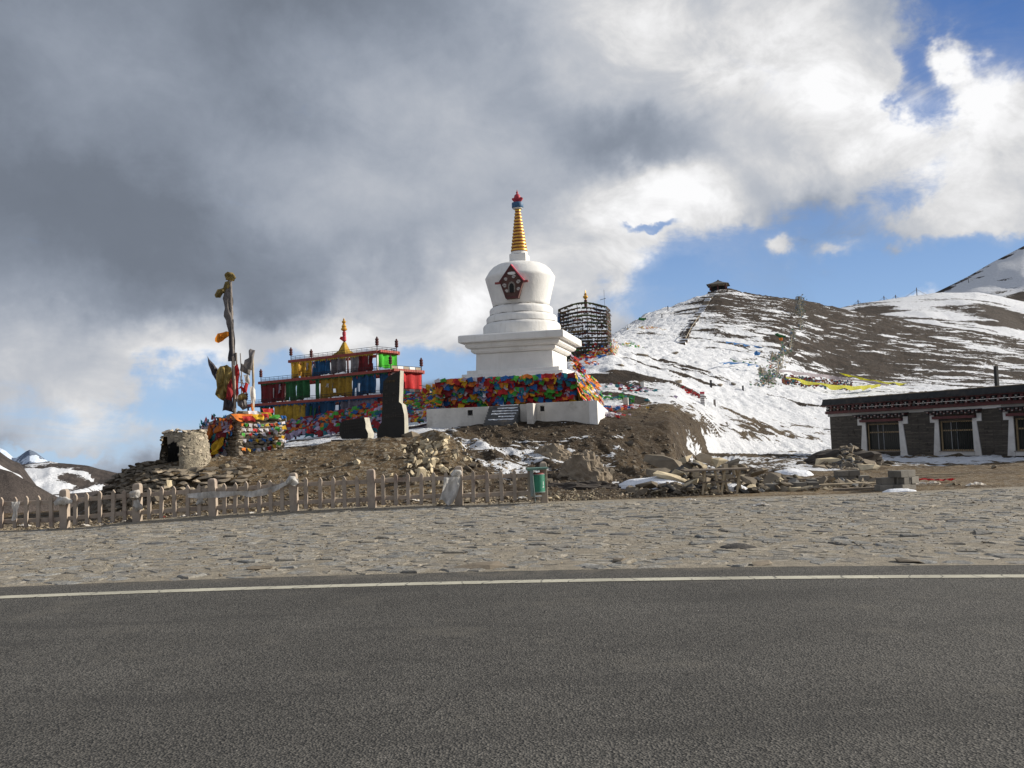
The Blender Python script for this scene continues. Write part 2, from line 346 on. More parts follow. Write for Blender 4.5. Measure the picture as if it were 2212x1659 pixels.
simple('stele_lit_side', (0.36, 0.34, 0.28), 0.85, 0.2, 3.0, 0.6)  # edges paler: sunlight on the right side put into the colour
simple('faint_carving', (0.060, 0.052, 0.046), 0.8, 0.3, 9.0)
simple('gold_carving', (0.10, 0.065, 0.025), 0.7, 0.3, 9.0)
simple('bin_green', (0.015, 0.17, 0.10), 0.5, 0.25, 5.0, 0.1, dirt=(0.03, 0.10, 0.07))
simple('bin_grey', (0.16, 0.20, 0.19), 0.5, 0.2, 5.0)
simple('bin_hood', (0.13, 0.24, 0.20), 0.6, 0.2, 5.0)
simple('white_print', (0.62, 0.64, 0.62), 0.6, 0.1, 5.0)
simple('block', (0.19, 0.175, 0.15), 0.9, 0.2, 4.0, 0.5, rnd=0.3)
simple('rust', (0.13, 0.06, 0.035), 0.8, 0.3, 6.0)
simple('snow_clump', (0.80, 0.82, 0.86), 0.7, 0.08, 3.0, 0.8, dirt=(0.5, 0.46, 0.42), dirt_amt=0.5, bd=0.06)
simple('dark_parapet', (0.022, 0.024, 0.026), 0.85, 0.4, 4.0, 0.6, dirt=(0.07, 0.05, 0.04), dirt_amt=0.6)
simple('coping', (0.30, 0.25, 0.18), 0.85, 0.2, 3.0)
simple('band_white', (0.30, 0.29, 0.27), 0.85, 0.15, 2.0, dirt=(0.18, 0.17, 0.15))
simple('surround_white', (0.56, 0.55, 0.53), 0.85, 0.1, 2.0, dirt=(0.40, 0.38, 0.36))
simple('window_wood', (0.27, 0.20, 0.11), 0.7, 0.2, 6.0)
simple('window_metal', (0.22, 0.23, 0.24), 0.5, 0.15, 6.0)
simple('asphalt_lump', (0.050, 0.045, 0.040), 0.95, 0.3, 6.0, 0.8)
simple('plank', (0.17, 0.135, 0.10), 0.85, 0.3, 5.0, 0.4, rnd=0.2)
simple('roof_grey', (0.11, 0.10, 0.09), 0.8, 0.3, 3.0, 0.3)
m, t, b = new_mat('glass'); b.inputs['Base Color'].default_value = (0.018, 0.022, 0.02, 1); b.inputs['Roughness'].default_value = 0.15; b.inputs['Specular IOR Level'].default_value = 0.12
def plaster_stone():
    m, t, b = new_mat('plastered_stone'); p = pos(t)
    v = t.vor(t.vmath('ADD', p, t.vmath('SCALE', t.noise(p, 4.0, 3, out='Color'))), 6.0, 'DISTANCE_TO_EDGE'); g = t.ramp(v, 0.0, 0.06)
    cs = t.new('ShaderNodeSeparateXYZ'); t.l.new(t.vor(p, 6.0, 'F1', 'Color'), cs.inputs[0])
    stone = t.mix(cs.outputs[0], (0.20, 0.175, 0.135), (0.38, 0.335, 0.25))
    pl = t.ramp(t.noise(p, 3.5, 6, 0.7), 0.36, 0.55)
    c = t.mix(t.math('MULTIPLY', t.math('SUBTRACT', 1.0, g), t.math('SUBTRACT', 1.0, t.math('MULTIPLY', pl, 0.92))), stone, (0.16, 0.13, 0.09))
    c = t.mix(t.math('MULTIPLY', pl, 0.6), c, (0.36, 0.31, 0.225))
    t.put(b.inputs['Base Color'], c); b.inputs['Roughness'].default_value = 0.95
    bump(t, b, t.math('ADD', g, t.noise(p, 16, 6, 0.7)), 0.8, 0.05)
plaster_stone()
def slate_wall():
    m, t, b = new_mat('slate_wall'); tcn = t.new('ShaderNodeTexCoord').outputs['Object']
    br = t.new('ShaderNodeTexBrick'); t.put(br.inputs['Vector'], tcn)
    mp = t.new('ShaderNodeMapping'); t.l.new(tcn, mp.inputs['Vector']); mp.inputs['Rotation'].default_value = (R(90), 0, 0)
    t.l.new(mp.outputs[0], br.inputs['Vector'])
    br.inputs['Color1'].default_value = (0.042, 0.036, 0.029, 1); br.inputs['Color2'].default_value = (0.090, 0.077, 0.061, 1); br.inputs['Mortar'].default_value = (0.03, 0.026, 0.022, 1)
    br.inputs['Scale'].default_value = 1.0; br.inputs['Brick Width'].default_value = 0.34; br.inputs['Row Height'].default_value = 0.085
    br.inputs['Mortar Size'].default_value = 0.008; br.inputs['Bias'].default_value = -0.3
    p = pos(t)
    c = t.vmath('MULTIPLY', br.outputs[0], t.ramp(t.noise(t.scale(p, (1, 1, 6)), 3.0, 6, 0.7), 0.3, 0.7, 0.6, 1.6, False))
    t.put(b.inputs['Base Color'], c); b.inputs['Roughness'].default_value = 0.85
    bump(t, b, br.outputs['Fac'], -0.8, 0.02)
slate_wall()
PAL = {'blue': (0.020, 0.115, 0.34), 'white': (0.66, 0.62, 0.66), 'red': (0.50, 0.025, 0.025), 'green': (0.07, 0.36, 0.045),
       'yellow': (0.70, 0.42, 0.02), 'orange': (0.68, 0.19, 0.025), 'lilac': (0.42, 0.34, 0.46), 'teal': (0.02, 0.17, 0.20), 'darkred': (0.24, 0.015, 0.02)}
for k, v in PAL.items(): cloth('flag_'+k, v, 0.3)
cloth('flag_mix', None, 0.3, attr=True)
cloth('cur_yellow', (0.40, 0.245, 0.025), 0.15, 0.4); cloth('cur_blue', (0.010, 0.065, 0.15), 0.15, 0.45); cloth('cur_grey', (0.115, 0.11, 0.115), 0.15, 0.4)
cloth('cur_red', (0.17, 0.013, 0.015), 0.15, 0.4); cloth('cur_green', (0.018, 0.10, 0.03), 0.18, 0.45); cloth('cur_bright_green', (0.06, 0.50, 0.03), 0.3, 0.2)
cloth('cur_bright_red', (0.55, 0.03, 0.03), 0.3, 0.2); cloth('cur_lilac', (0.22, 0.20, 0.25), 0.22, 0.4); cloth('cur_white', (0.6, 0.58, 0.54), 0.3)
cloth('rag_grey', (0.17, 0.155, 0.15), 0.2, 0.4); cloth('rag_ochre', (0.26, 0.19, 0.06), 0.25, 0.4); cloth('rag_orange', (0.75, 0.26, 0.02), 0.45, 0.3)
cloth('rag_white', (0.74, 0.70, 0.64), 0.3, 0.2); cloth('rag_dark', (0.06, 0.055, 0.065), 0.2, 0.4); cloth('plastic_film', (0.78, 0.76, 0.72), 0.4, 0.15)
cloth('scarf_yellow', (0.55, 0.52, 0.03), 0.35, 0.2); cloth('scarf_lilac', (0.30, 0.26, 0.28), 0.3, 0.2); cloth('scarf_blue', (0.03, 0.13, 0.32), 0.3, 0.2)

# ------------------------------------------------------------------ object helpers
def tag(o, label=None, cat=None, group=None, kind=None):
    if label: o['label'] = label
    if cat: o['category'] = cat
    if group: o['group'] = group
    if kind: o['kind'] = kind
    return o
def thing(name, label, cat, loc, group=None):
    o = bpy.data.objects.new(name, None); o.empty_display_size = 0.2; C.objects.link(o); o.location = loc
    return tag(o, label, cat, group)
class Frame:
    """a local frame turned about z by ang degrees: x to the right, y away, z up"""
    def __init__(s, o, ang): s.o = Vector(o); s.a = ang; s.x = Vector((math.cos(R(ang)), math.sin(R(ang)), 0)); s.y = Vector((-math.sin(R(ang)), math.cos(R(ang)), 0))
    def p(s, x, y, z): return s.o + s.x*x + s.y*y + Vector((0, 0, z))
W0 = Frame((0, 0, 0), 0)
class MB:
    def __init__(s, fr=W0): s.v = []; s.f = []; s.fr = fr; s.m = []; s.col = []
    def add(s, vs, fs, mi=0, col=None):
        k = len(s.v); s.v += [s.fr.p(*q) for q in vs]; s.f += [tuple(i+k for i in f) for f in fs]; s.m += [mi]*len(fs); s.col += [col]*len(vs)
    def box(s, x0, x1, y0, y1, z0, z1, mi=0, jit=0):
        j = lambda: random.uniform(-jit, jit)
        vs = [(x+j(), y+j(), z+j()) for z in (z0, z1) for x, y in ((x0, y0), (x1, y0), (x1, y1), (x0, y1))]
        s.add(vs, [(3, 2, 1, 0), (4, 5, 6, 7), (0, 1, 5, 4), (1, 2, 6, 5), (2, 3, 7, 6), (3, 0, 4, 7)], mi)
    def hexa(s, vs, mi=0): s.add(vs, [(3, 2, 1, 0), (4, 5, 6, 7), (0, 1, 5, 4), (1, 2, 6, 5), (2, 3, 7, 6), (3, 0, 4, 7)], mi)
    def prism(s, poly, y0, y1, mi=0):            # poly in x,z extruded along y
        n = len(poly); vs = [(x, y0, z) for x, z in poly] + [(x, y1, z) for x, z in poly]
        s.add(vs, [tuple(range(n)), tuple(range(2*n-1, n-1, -1))] + [((i+1) % n, i, i+n, (i+1) % n+n) for i in range(n)], mi)
    def frus(s, sq, mi=0):                        # stacked square sections [(half, z)]
        vs = []; fs = []
        for h, z in sq: vs += [(-h, -h, z), (h, -h, z), (h, h, z), (-h, h, z)]
        for k in range(len(sq)-1):
            for i in range(4): fs.append((4*k+i, 4*k+(i+1) % 4, 4*k+4+(i+1) % 4, 4*k+4+i))
        fs += [(3, 2, 1, 0), tuple(range(len(vs)-4, len(vs)))]; s.add(vs, fs, mi)
    def lathe(s, prof, n=48, c=(0, 0), mi=0, ang=(0, 360)):
        vs = []; fs = []
        for r, z in prof:
            for i in range(n):
                a = 2*math.pi*i/n; vs.append((c[0]+r*math.cos(a), c[1]+r*math.sin(a), z))
        for k in range(len(prof)-1):
            for i in range(n): fs.append((k*n+i, k*n+(i+1) % n, (k+1)*n+(i+1) % n, (k+1)*n+i))
        fs += [tuple(reversed(range(n))), tuple(range(len(vs)-n, len(vs)))]; s.add(vs, fs, mi)
    def tube(s, pts, r, n=6, mi=0):
        pts = [Vector(p) for p in pts]; rs = r if isinstance(r, (list, tuple)) else [r]*len(pts); vs = []; fs = []
        for i, p in enumerate(pts):
            d = (pts[min(i+1, len(pts)-1)]-pts[max(i-1, 0)]).normalized()
            a = d.cross(Vector((0, 0, 1)) if abs(d.z) < 0.9 else Vector((1, 0, 0))).normalized(); b = d.cross(a)
            for k in range(n):
                t_ = 2*math.pi*k/n; vs.append(tuple(p+(a*math.cos(t_)+b*math.sin(t_))*rs[i]))
        for i in range(len(pts)-1):
            for k in range(n): fs.append((i*n+k, (i+1)*n+k, (i+1)*n+(k+1) % n, i*n+(k+1) % n))
        fs += [tuple(range(n)), tuple(reversed(range(len(vs)-n, len(vs))))]; s.add(vs, fs, mi)
    def sheet(s, grid, mi=0, col=None):           # grid[i][j] of points
        n = len(grid); m_ = len(grid[0]); vs = [tuple(p) for row in grid for p in row]
        s.add(vs, [(i*m_+j, i*m_+j+1, (i+1)*m_+j+1, (i+1)*m_+j) for i in range(n-1) for j in range(m_-1)], mi, col)
    def build(s, name, mat, parent=None, smooth=False, bevel=0.0, mats=None, origin=None):
        me = bpy.data.meshes.new(name)
        vs = s.v
        if origin is None:
            xs = [p.x for p in vs]; ys = [p.y for p in vs]; zs = [p.z for p in vs]
            origin = Vector(((min(xs)+max(xs))/2, (min(ys)+max(ys))/2, min(zs)))
        origin = Vector(origin)
        me.from_pydata([tuple(p-origin) for p in vs], [], s.f)
        for mm in (mats or [mat]): me.materials.append(MATS[mm])
        if mats: me.polygons.foreach_set('material_index', s.m)
        if any(c is not None for c in s.col):
            at_ = me.color_attributes.new('col', 'FLOAT_COLOR', 'POINT')
            at_.data.foreach_set('color', [q for c in s.col for q in ((c or (0.5, 0.5, 0.5))+(1,))])
        if smooth:
            me.polygons.foreach_set('use_smooth', [True]*len(me.polygons))
        me.update()
        o = bpy.data.objects.new(name, me); C.objects.link(o)
        if parent: o.parent = parent; o.location = origin - parent.location
        else: o.location = origin
        if smooth == 'auto':
            try: me.set_sharp_from_angle(angle=R(35))
            except Exception: pass
        if bevel:
            md = o.modifiers.new('bevel', 'BEVEL'); md.width = bevel; md.segments = 2; md.limit_method = 'ANGLE'
        return o
def place(name, me, parent, loc, rot=(0, 0, 0), scale=(1, 1, 1)):
    o = bpy.data.objects.new(name, me); C.objects.link(o)
    if parent: o.parent = parent; loc = Vector(loc) - parent.location
    o.location = loc; o.rotation_euler = rot; o.scale = scale
    return o

# ---- value noise for the meshes
def vnoise(x, y, z, seed=0):
    xi = np.floor(x).astype(np.int64); yi = np.floor(y).astype(np.int64); zi = np.floor(z).astype(np.int64)
    fx, fy, fz = x-xi, y-yi, z-zi
    fx = fx*fx*(3-2*fx); fy = fy*fy*(3-2*fy); fz = fz*fz*(3-2*fz)
    def h(a, b, c):
        n = (a*374761393 + b*668265263 + c*2147483647 + seed*1274126177) & 0xffffffff
        n = ((n ^ (n >> 13))*1274126177) & 0xffffffff
        return ((n ^ (n >> 16)) & 0xffff)/65535.0
    r = 0
    for dx in (0, 1):
        for dy in (0, 1):
            for dz in (0, 1):
                r = r + h(xi+dx, yi+dy, zi+dz)*(fx if dx else 1-fx)*(fy if dy else 1-fy)*(fz if dz else 1-fz)
    return r*2-1
def fbm(x, y, z, octv=4, seed=0, gain=0.5):
    r = 0; a = 1; s_ = 0
    for k in range(octv):
        r = r + a*vnoise(x*2**k+k*17.3, y*2**k+k*5.1, z*2**k, seed+k); s_ += a; a *= gain
    return r/s_

# ---- rock meshes (shared)
def rock_mesh(name, flat=1.0, mat='rock', n=14, seed=0, boxy=0.5):
    rn = random.Random(seed); bm = bmesh.new()
    for i in range(n):
        v = Vector((rn.gauss(0, 1), rn.gauss(0, 1), rn.gauss(0, 1))).normalized()
        mx = max(abs(v.x), abs(v.y), abs(v.z)); q = v.lerp(v/mx, boxy)*rn.uniform(0.85, 1.05)
        bm.verts.new((q.x*0.5, q.y*0.5, q.z*0.5*flat))
    r_ = bmesh.ops.convex_hull(bm, input=bm.verts)
    bmesh.ops.delete(bm, geom=[g for g in r_['geom_interior'] if isinstance(g, bmesh.types.BMVert)], context='VERTS')
    bmesh.ops.dissolve_limit(bm, angle_limit=R(8), verts=bm.verts, edges=bm.edges)
    me = bpy.data.meshes.new(name); bm.to_mesh(me); bm.free(); me.materials.append(MATS[mat]); return me
ROCKS = [rock_mesh('rock', 0.8, 'rock', 16, i) for i in range(8)]
PALE = [rock_mesh('pale_rock', 0.9, 'pale_rock', 16, 20+i) for i in range(5)]
SLABS = [rock_mesh('slab', 1.0, 'rock', 14, 40+i, 0.85) for i in range(5)]
WSTONE = [rock_mesh('wall_stone', 1.0, 'wall_stone', 18, 60+i, 0.78) for i in range(8)]
def mesh_arrays(me):
    v = np.array([tuple(q.co) for q in me.vertices]); f = [tuple(p.vertices) for p in me.polygons]; return v, f
def scatter_stuff(name, meshes, items, mats, parent=None, **tags):
    """items: (loc, rot, scale, mat index) joined into one mesh"""
    arr = [mesh_arrays(m_) for m_ in meshes]; vs = []; fs = []; mi = []; k = 0
    for i, (loc, rot, sc, mm) in enumerate(items):
        v, f = arr[i % len(arr)]
        Mx = np.array(Matrix.Rotation(rot[2], 3, 'Z') @ Matrix.Rotation(rot[1], 3, 'Y') @ Matrix.Rotation(rot[0], 3, 'X'))
        q = (v*np.array(sc)) @ Mx.T + np.array(loc); vs.append(q); fs += [tuple(a+k for a in g) for g in f]; mi += [mm]*len(f); k += len(v)
    me = bpy.data.meshes.new(name); me.from_pydata(np.concatenate(vs).tolist(), [], fs)
    for m_ in mats: me.materials.append(MATS[m_])
    me.polygons.foreach_set('material_index', mi)
    o = bpy.data.objects.new(name, me); C.objects.link(o)
    if parent: o.parent = parent; o.location = -parent.location
    return tag(o, **tags)
# ================================================================== GROUND AND HILLS
# every row is a line on the land (fence foot, bank toe, crest, ...): for some columns of the view its distance and height
cols = [-500, 0, 150, 223, 268, 300, 350, 450, 550, 620, 750, 850, 950, 1010, 1100, 1200, 1320, 1450, 1550, 1680, 1797, 1950, 2100, 2212, 2712]
Zr = {}
def row(name, **kw): Zr[name] = kw
H = lambda x: 951 + (1106-x)*0.034
def zy(x, d, z):   # view height of a point with world height z
    return H(x) - (z-EYE)*FPX/d/0.463
T = {   # (distance, view y or ('z', height)), snow, dark, roughness
 'R0': ([23,22.7,22.6,22.6,22.5,22.5,22.5,22.4,22.4,22.4,22.3,22.3,22.2,22.3,22.3,22.5,22.9,23,23.3,24,24.5,26,28,29,33], [1164,1147,1143,1137,1132,1130,1127,1121,1114,1109,1103,1099,1096,1093,('z',0)]+[('z',0)]*10),
 'R1': ([26,25,25,24.2,24,24,24,24,24,24,24,24,24,24,24,24,24.2,24.5,25,26,28,31,33,34,38], [('z',-.3),('z',-.28),('z',-.25),('z',-.1),('z',.1),('z',.15),('z',.2),('z',.25),('z',.25),('z',.25),('z',.25),('z',.22),('z',.2),('z',.15),('z',.15),('z',.15),('z',.12),('z',.12),('z',.1),('z',.06),('z',.03),('z',0),('z',0),('z',0),('z',0)]),
 'R2': ([30,30,29,26.6,26.8,26.8,26.5,26.8,27.6,28,28,28,28,27.3,27,27,27,27.5,29,33,38,38,37,37,42], [('z',-.4),('z',-.38),('z',-.3),1061,1023,1006,996,1000,985,974,958,949,943,992,1024,1034,1046,1050,1036,1010,('z',.16),('z',.05),('z',.02),('z',0),('z',0)]),
 'R3': ([38,38,36,31,31,31,31,31,31,31.5,31.5,31,31,31.5,32,32,32,34,50,56,59,62,62,62,66], [('z',-1),('z',-1),('z',-.7),('z',.2),('z',.7),('z',.95),('z',1.1),('z',1.2),('z',1.35),('z',1.5),('z',1.7),('z',1.75),('z',1.75),978,985,988,1000,1008,986,981,982,('z',.2),('z',.1),('z',0),('z',0)]),
 'R4': ([70,70,60,45,42,42,42,42,42,42,41,40,39,37.6,37.3,37.3,37.6,38.5,54,61,65,68,68,68,72], [('z',-7),('z',-7),('z',-5),('z',-3),('z',-2.5),('z',-2.0),('z',-1),('z',0),('z',1.0),('z',1.9),('z',2.0),('z',2.1),('z',2.2),918,914,911,908,914,924,927,932,('z',1.4),('z',1),('z',.9),('z',.9)]),
 'R5': ([120,120,110,90,70,60,56,54,52,52,52,52,52,50,48,46,46,50,61,68,73,78,79,80,84], [('z',-20),('z',-20),('z',-17),('z',-12),('z',-9),('z',-7),('z',-5),('z',-3),('z',0),('z',1.9),('z',2.3),('z',2.5),('z',2.8),('z',3.0),('z',3.0),('z',3.1),879,869,875,880,885,('z',3.0),('z',2.5),('z',2.2),('z',2)]),
 'R6': ([180,180,170,140,110,90,80,75,72,70,68,66,64,64,66,70,72,76,80,90,98,105,108,110,120], [('z',-38),('z',-38),('z',-34),('z',-24),('z',-16),('z',-10),('z',-6),('z',-4),('z',-3),('z',-2),('z',-1),('z',0),('z',.5),('z',2),('z',4.5),786,758,788,800,825,845,852,855,855,860]),
 'R7': ([280,280,260,220,170,140,120,110,110,105,100,98,95,95,95,100,105,110,114,119,130,138,140,145,150], [('z',-52),('z',-52),('z',-48),('z',-40),('z',-30),('z',-22),('z',-18),('z',-15),('z',-14),('z',-12),('z',-10),('z',-8),('z',-6),('z',-2),('z',2),('z',9),728,736,747,762,796,812,818,822,830]),
 'R8': ([330,330,310,280,230,190,160,150,150,140,130,128,120,120,118,120,135,186,200,215,235,250,258,262,280], [('z',-60),('z',-60),('z',-55),('z',-48),('z',-38),('z',-30),('z',-26),('z',-22),('z',-20),('z',-18),('z',-16),('z',-14),('z',-12),('z',-6),('z',0),('z',9),721,656,621,638,659,688,712,731,800]),
 'R9': ([420,420,400,360,300,260,240,230,220,210,200,198,190,190,190,200,220,260,275,290,310,330,340,340,360], [('z',-70)]*13+[('z',-30),('z',-20),('z',-8),('z',5),('z',18),('z',28),('z',30),('z',30),('z',25),('z',20),('z',15),('z',10)]),
}
SN = {   # share of snow
 'R0': [.12]*25,
 'R1': [.3,.3,.3,.2,.1,.05,.05,.05,.05,.05,.05,.05,.1,.15,.15,.12,.15,.15,.15,.1,.1,.05,.05,.05,.05],
 'R2': [.2,.2,.2,.05,.0,.0,.0,.0,.0,.0,.0,.0,.1,.34,.48,.40,.48,.26,.22,.3,.75,.85,.85,.85,.8],
 'R3': [.3,.3,.3,.2,.2,.2,.2,.3,.45,.55,.62,.6,.5,.46,.50,.46,.38,.25,.92,.97,.95,.8,.8,.8,.8],
 'R4': [.4,.4,.4,.4,.4,.5,.5,.55,.6,.62,.62,.6,.8,.2,.18,.15,.12,.12,.45,.5,.6,.8,.8,.8,.8],
 'R5': [.4]*6+[.6]*7+[.6,.6,.5,.40,.5,.92,.93,.9,.85,.8,.8,.8],
 'R6': [.5]*14+[.8,.9,.93,.93,.93,.90,.85,.8,.8,.8,.8],
 'R7': [.5]*14+[.8,.9,.96,.84,.60,.42,.33,.38,.42,.45,.45],
 'R8': [.5]*14+[.8,.8,.86,.80,.36,.32,.30,.33,.36,.38,.40],
 'R9': [.5]*25,
}
DK = {   # dark brown earth, with bank shade put into the colour
 'R0': [.2]*14+[.5]*6+[.15]*5, 'R1': [.4]*6+[.25]*8+[.8]*6+[.2]*5, 'R2': [.6]*5+[.15]*2+[.0]*6+[.8,.95,.95,.9,.9,.8,.6,.3,.3,.3,.3,.3],
 'R3': [.5]*8+[.7]*5+[.8,.9,.85,.8,.8,.8,.6,.5,.5,.5,.5,.5], 'R4': [.5]*8+[.6]*5+[1,1,1,1,.95,.9,.7,.7,.5,.5,.5,.5],
 'R5': [.5]*16+[.2,.25,.5,.5,.5,.5,.5,.5,.5], 'R6': [.3]*25, 'R7': [.2]*25, 'R8': [.1]*25, 'R9': [.1]*25}
RG = {'R0': .012, 'R1': .05, 'R2': .13, 'R3': .16, 'R4': .10, 'R5': .13, 'R6': .22, 'R7': .5, 'R8': .7, 'R9': .8}
names = ['R0','R1','R2','R3','R4','R5','R6','R7','R8','R9']
rd, rz = {}, {}
for k in names:
    ds, ys = T[k]; rd[k] = np.array(ds, float); zz_ = []
    for x, d, y in zip(cols, ds, ys): zz_.append(y[1] if isinstance(y, tuple) else at(x, y, d).z)
    rz[k] = np.array(zz_)
def col_x(xd, d, z):
    k = (xd*1024/2212-512)/FPX; zz_ = z-EYE
    return (k*(d*fwd.y+zz_*fwd.z) - d*rgt.y - zz_*rgt.z)/rgt.x
def smooth1(a, n, axis):
    for _ in range(n):
        p = np.pad(a, [(1, 1) if i == axis else (0, 0) for i in range(a.ndim)], mode='edge')
        sl = lambda o: tuple(slice(o, o+a.shape[axis]) if i == axis else slice(None) for i in range(a.ndim))
        a = 0.25*p[sl(0)]+0.5*p[sl(1)]+0.25*p[sl(2)]
    return a
def sheet_mesh(name, mat, X, Y, Z, snow, dark, smooth=True):
    n, m_ = X.shape; me = bpy.data.meshes.new(name)
    me.vertices.add(n*m_); me.vertices.foreach_set('co', np.stack([X, Y, Z], -1).reshape(-1).astype(np.float32))
    i = (np.arange(n-1)[:, None]*m_ + np.arange(m_-1)[None, :]).reshape(-1)
    q = np.stack([i, i+1, i+m_+1, i+m_], -1)
    me.loops.add(q.size); me.loops.foreach_set('vertex_index', q.reshape(-1).astype(np.int32))
    me.polygons.add(len(q)); me.polygons.foreach_set('loop_start', (np.arange(len(q))*4).astype(np.int32))
    me.polygons.foreach_set('use_smooth', np.full(len(q), smooth))
    for nm, arr in (('snow', snow), ('dark', dark)):
        a_ = me.attributes.new(nm, 'FLOAT', 'POINT'); a_.data.foreach_set('value', arr.reshape(-1).astype(np.float32))
    me.update(calc_edges=True); me.validate(); me.materials.append(MATS[mat])
    o = bpy.data.objects.new(name, me); C.objects.link(o); return tag(o, kind='structure'), q
sub = {'R0': 12, 'R1': 56, 'R2': 36, 'R3': 64, 'R4': 40, 'R5': 60, 'R6': 50, 'R7': 80, 'R8': 8}
xs_ = np.concatenate([np.arange(-500, -20, 24), np.arange(-20, 2232, 3.6), np.arange(2232, 2713, 24)])
def interp_rows(tab): return {k: np.interp(xs_, cols, tab[k]) for k in names}
fd, fz = interp_rows(rd), interp_rows(rz); fs_, fk = interp_rows(SN), interp_rows(DK)
sd, sz, ss, sk, sr = [], [], [], [], []
cut = 0
flat0 = np.linspace(10.5, 1, 2)
# flat apron from the road edge to the fence foot
for t_ in np.linspace(0, 1, 40)[:-1]:
    sd.append(10.5+(fd['R0']-10.5)*t_); sz.append(fz['R0']*t_**1.3-0.012); ss.append(fd['R0']*0+0.02); sk.append(fd['R0']*0); sr.append(0.006)
for a_, b_ in zip(names[:-1], names[1:]):
    n = sub[a_]
    if a_ == 'R5': cut = len(sd)
    for j in range(n):
        t_ = j/n
        sd.append(fd[a_]*(1-t_)+fd[b_]*t_); sz.append(fz[a_]*(1-t_)+fz[b_]*t_); ss.append(fs_[a_]*(1-t_)+fs_[b_]*t_)
        sk.append(fk[a_]*(1-t_)+fk[b_]*t_); sr.append(RG[a_]*(1-t_)+RG[b_]*t_)
sd, sz, ss, sk = map(np.array, (sd, sz, ss, sk)); sr = np.array(sr)[:, None]+sd*0
sz = smooth1(smooth1(sz, 3, 0), 10, 1); SZ0 = sz.copy(); sd = smooth1(sd, 6, 1)
XX = col_x(xs_[None, :], sd, sz)
rid = 1-np.abs(fbm(XX*0.55, sd*0.55, sd*0, 4, 3))*2.2
big = fbm(XX*0.16, sd*0.16, sd*0, 3, 11)
fine_ = fbm(XX*2.2, sd*2.2, sd*0, 3, 5)
hf = np.clip((sd-60)/80, 0, 1)
sz = sz + sr*(0.9*rid*(1-hf) + 0.45*fine_*(1-hf*0.3) + 0.9*big + hf*0.7*fbm(XX*0.08, sd*0.05, sd*0, 5, 8)) - sr*0.3
# gullies on the bank under the stupa
gul = np.clip((sd-25)/4, 0, 1)*np.clip((37.4-sd)/3, 0, 1)*np.clip((XX+4)/2, 0, 1)*np.clip((11-XX)/3, 0, 1)
sz = sz + gul*0.45*fbm(XX*0.9+sd*0.25, sd*0.22, sd*0, 4, 21)
ss = ss + gul*0.35*fbm(XX*0.7-sd*0.25, sd*0.2, sd*0, 3, 33)
# trampled lumps in the snow
lump = np.clip((ss-0.7)/0.2, 0, 1)*np.clip((110-sd)/20, 0, 1)
sz = sz + lump*(0.17*fbm(XX*1.5, sd*1.0, sd*0, 3, 44)+0.08*np.abs(fbm(XX*3.1, sd*1.9, sd*0, 2, 46)))
# bare terrace edges running across the snowfield
field = np.clip((sd-40)/3, 0, 1)*np.clip((84-sd)/8, 0, 1)*np.clip((XX-6)/3, 0, 1)
ter = fbm(XX*0.07+sd*0.03, sd*0.42-XX*0.02, sd*0, 4, 91)
ss = ss - field*np.clip((ter-0.13)*3.2, 0, 0.62)
sz = sz + field*0.22*fbm(XX*0.07+sd*0.03, sd*0.42-XX*0.02, sd*0, 2, 91)
XX = XX + sr*0.35*fbm(XX*1.3, sd*1.3, sz, 2, 77)
ground, q1 = sheet_mesh('ground', 'ground_earth', XX[:cut+1], sd[:cut+1], sz[:cut+1], ss[:cut+1], sk[:cut+1])
hill, q2 = sheet_mesh('hillside', 'hill_earth', XX[cut:], sd[cut:], sz[cut:], ss[cut:], sk[cut:])
tag(ground, 'flat earth and stony banks with patches of snow behind the road'); tag(hill, 'brown hillside streaked with snow behind the stupa and the stone house')
def flatten(a): return np.stack([a[0], a[1], a[2]], -1).reshape(-1, 3)
BV = BVHTree.FromPolygons(flatten((XX, sd, sz))[:, :].tolist(), (np.concatenate([(np.arange(XX.shape[0]-1)[:, None]*XX.shape[1]+np.arange(XX.shape[1]-1)[None, :]).reshape(-1)[:, None]+np.array([0, 1, XX.shape[1]+1, XX.shape[1]])[None, :]])).tolist())
def gz(x, y, default=0.0):
    h = BV.ray_cast(Vector((x, y, 400)), Vector((0, 0, -1))); return h[0].z if h[0] else default
def gp(xd, yd):
    h = BV.ray_cast(Vector((0, 0, EYE)), ray(xd, yd).normalized())
    return h[0] if h[0] else on_z(xd, yd)
def gat(xd, Y):
    """ground point in column xd at distance Y"""
    z = 0.0
    for _ in range(5): x = float(col_x(xd, Y, z)); z = gz(x, Y)
    return Vector((x, Y, z))
# plain beyond and behind the camera
mb = MB()
mb.add([(-9000, -400, -.05), (9000, -400, -.05), (9000, 10.6, -.05), (-9000, 10.6, -.05)], [(0, 1, 2, 3)])
o = mb.build('ground', 'ground_earth'); tag(o, 'bare earth under the road', kind='structure')
mb = MB(); mb.add([(-2500, 100, -75), (1500, 100, -75), (1500, 2300, -75), (-2500, 2300, -75)], [(0, 1, 2, 3)])
o = mb.build('valley_floor', 'mountain_earth'); tag(o, 'valley floor far below the pass', kind='structure')

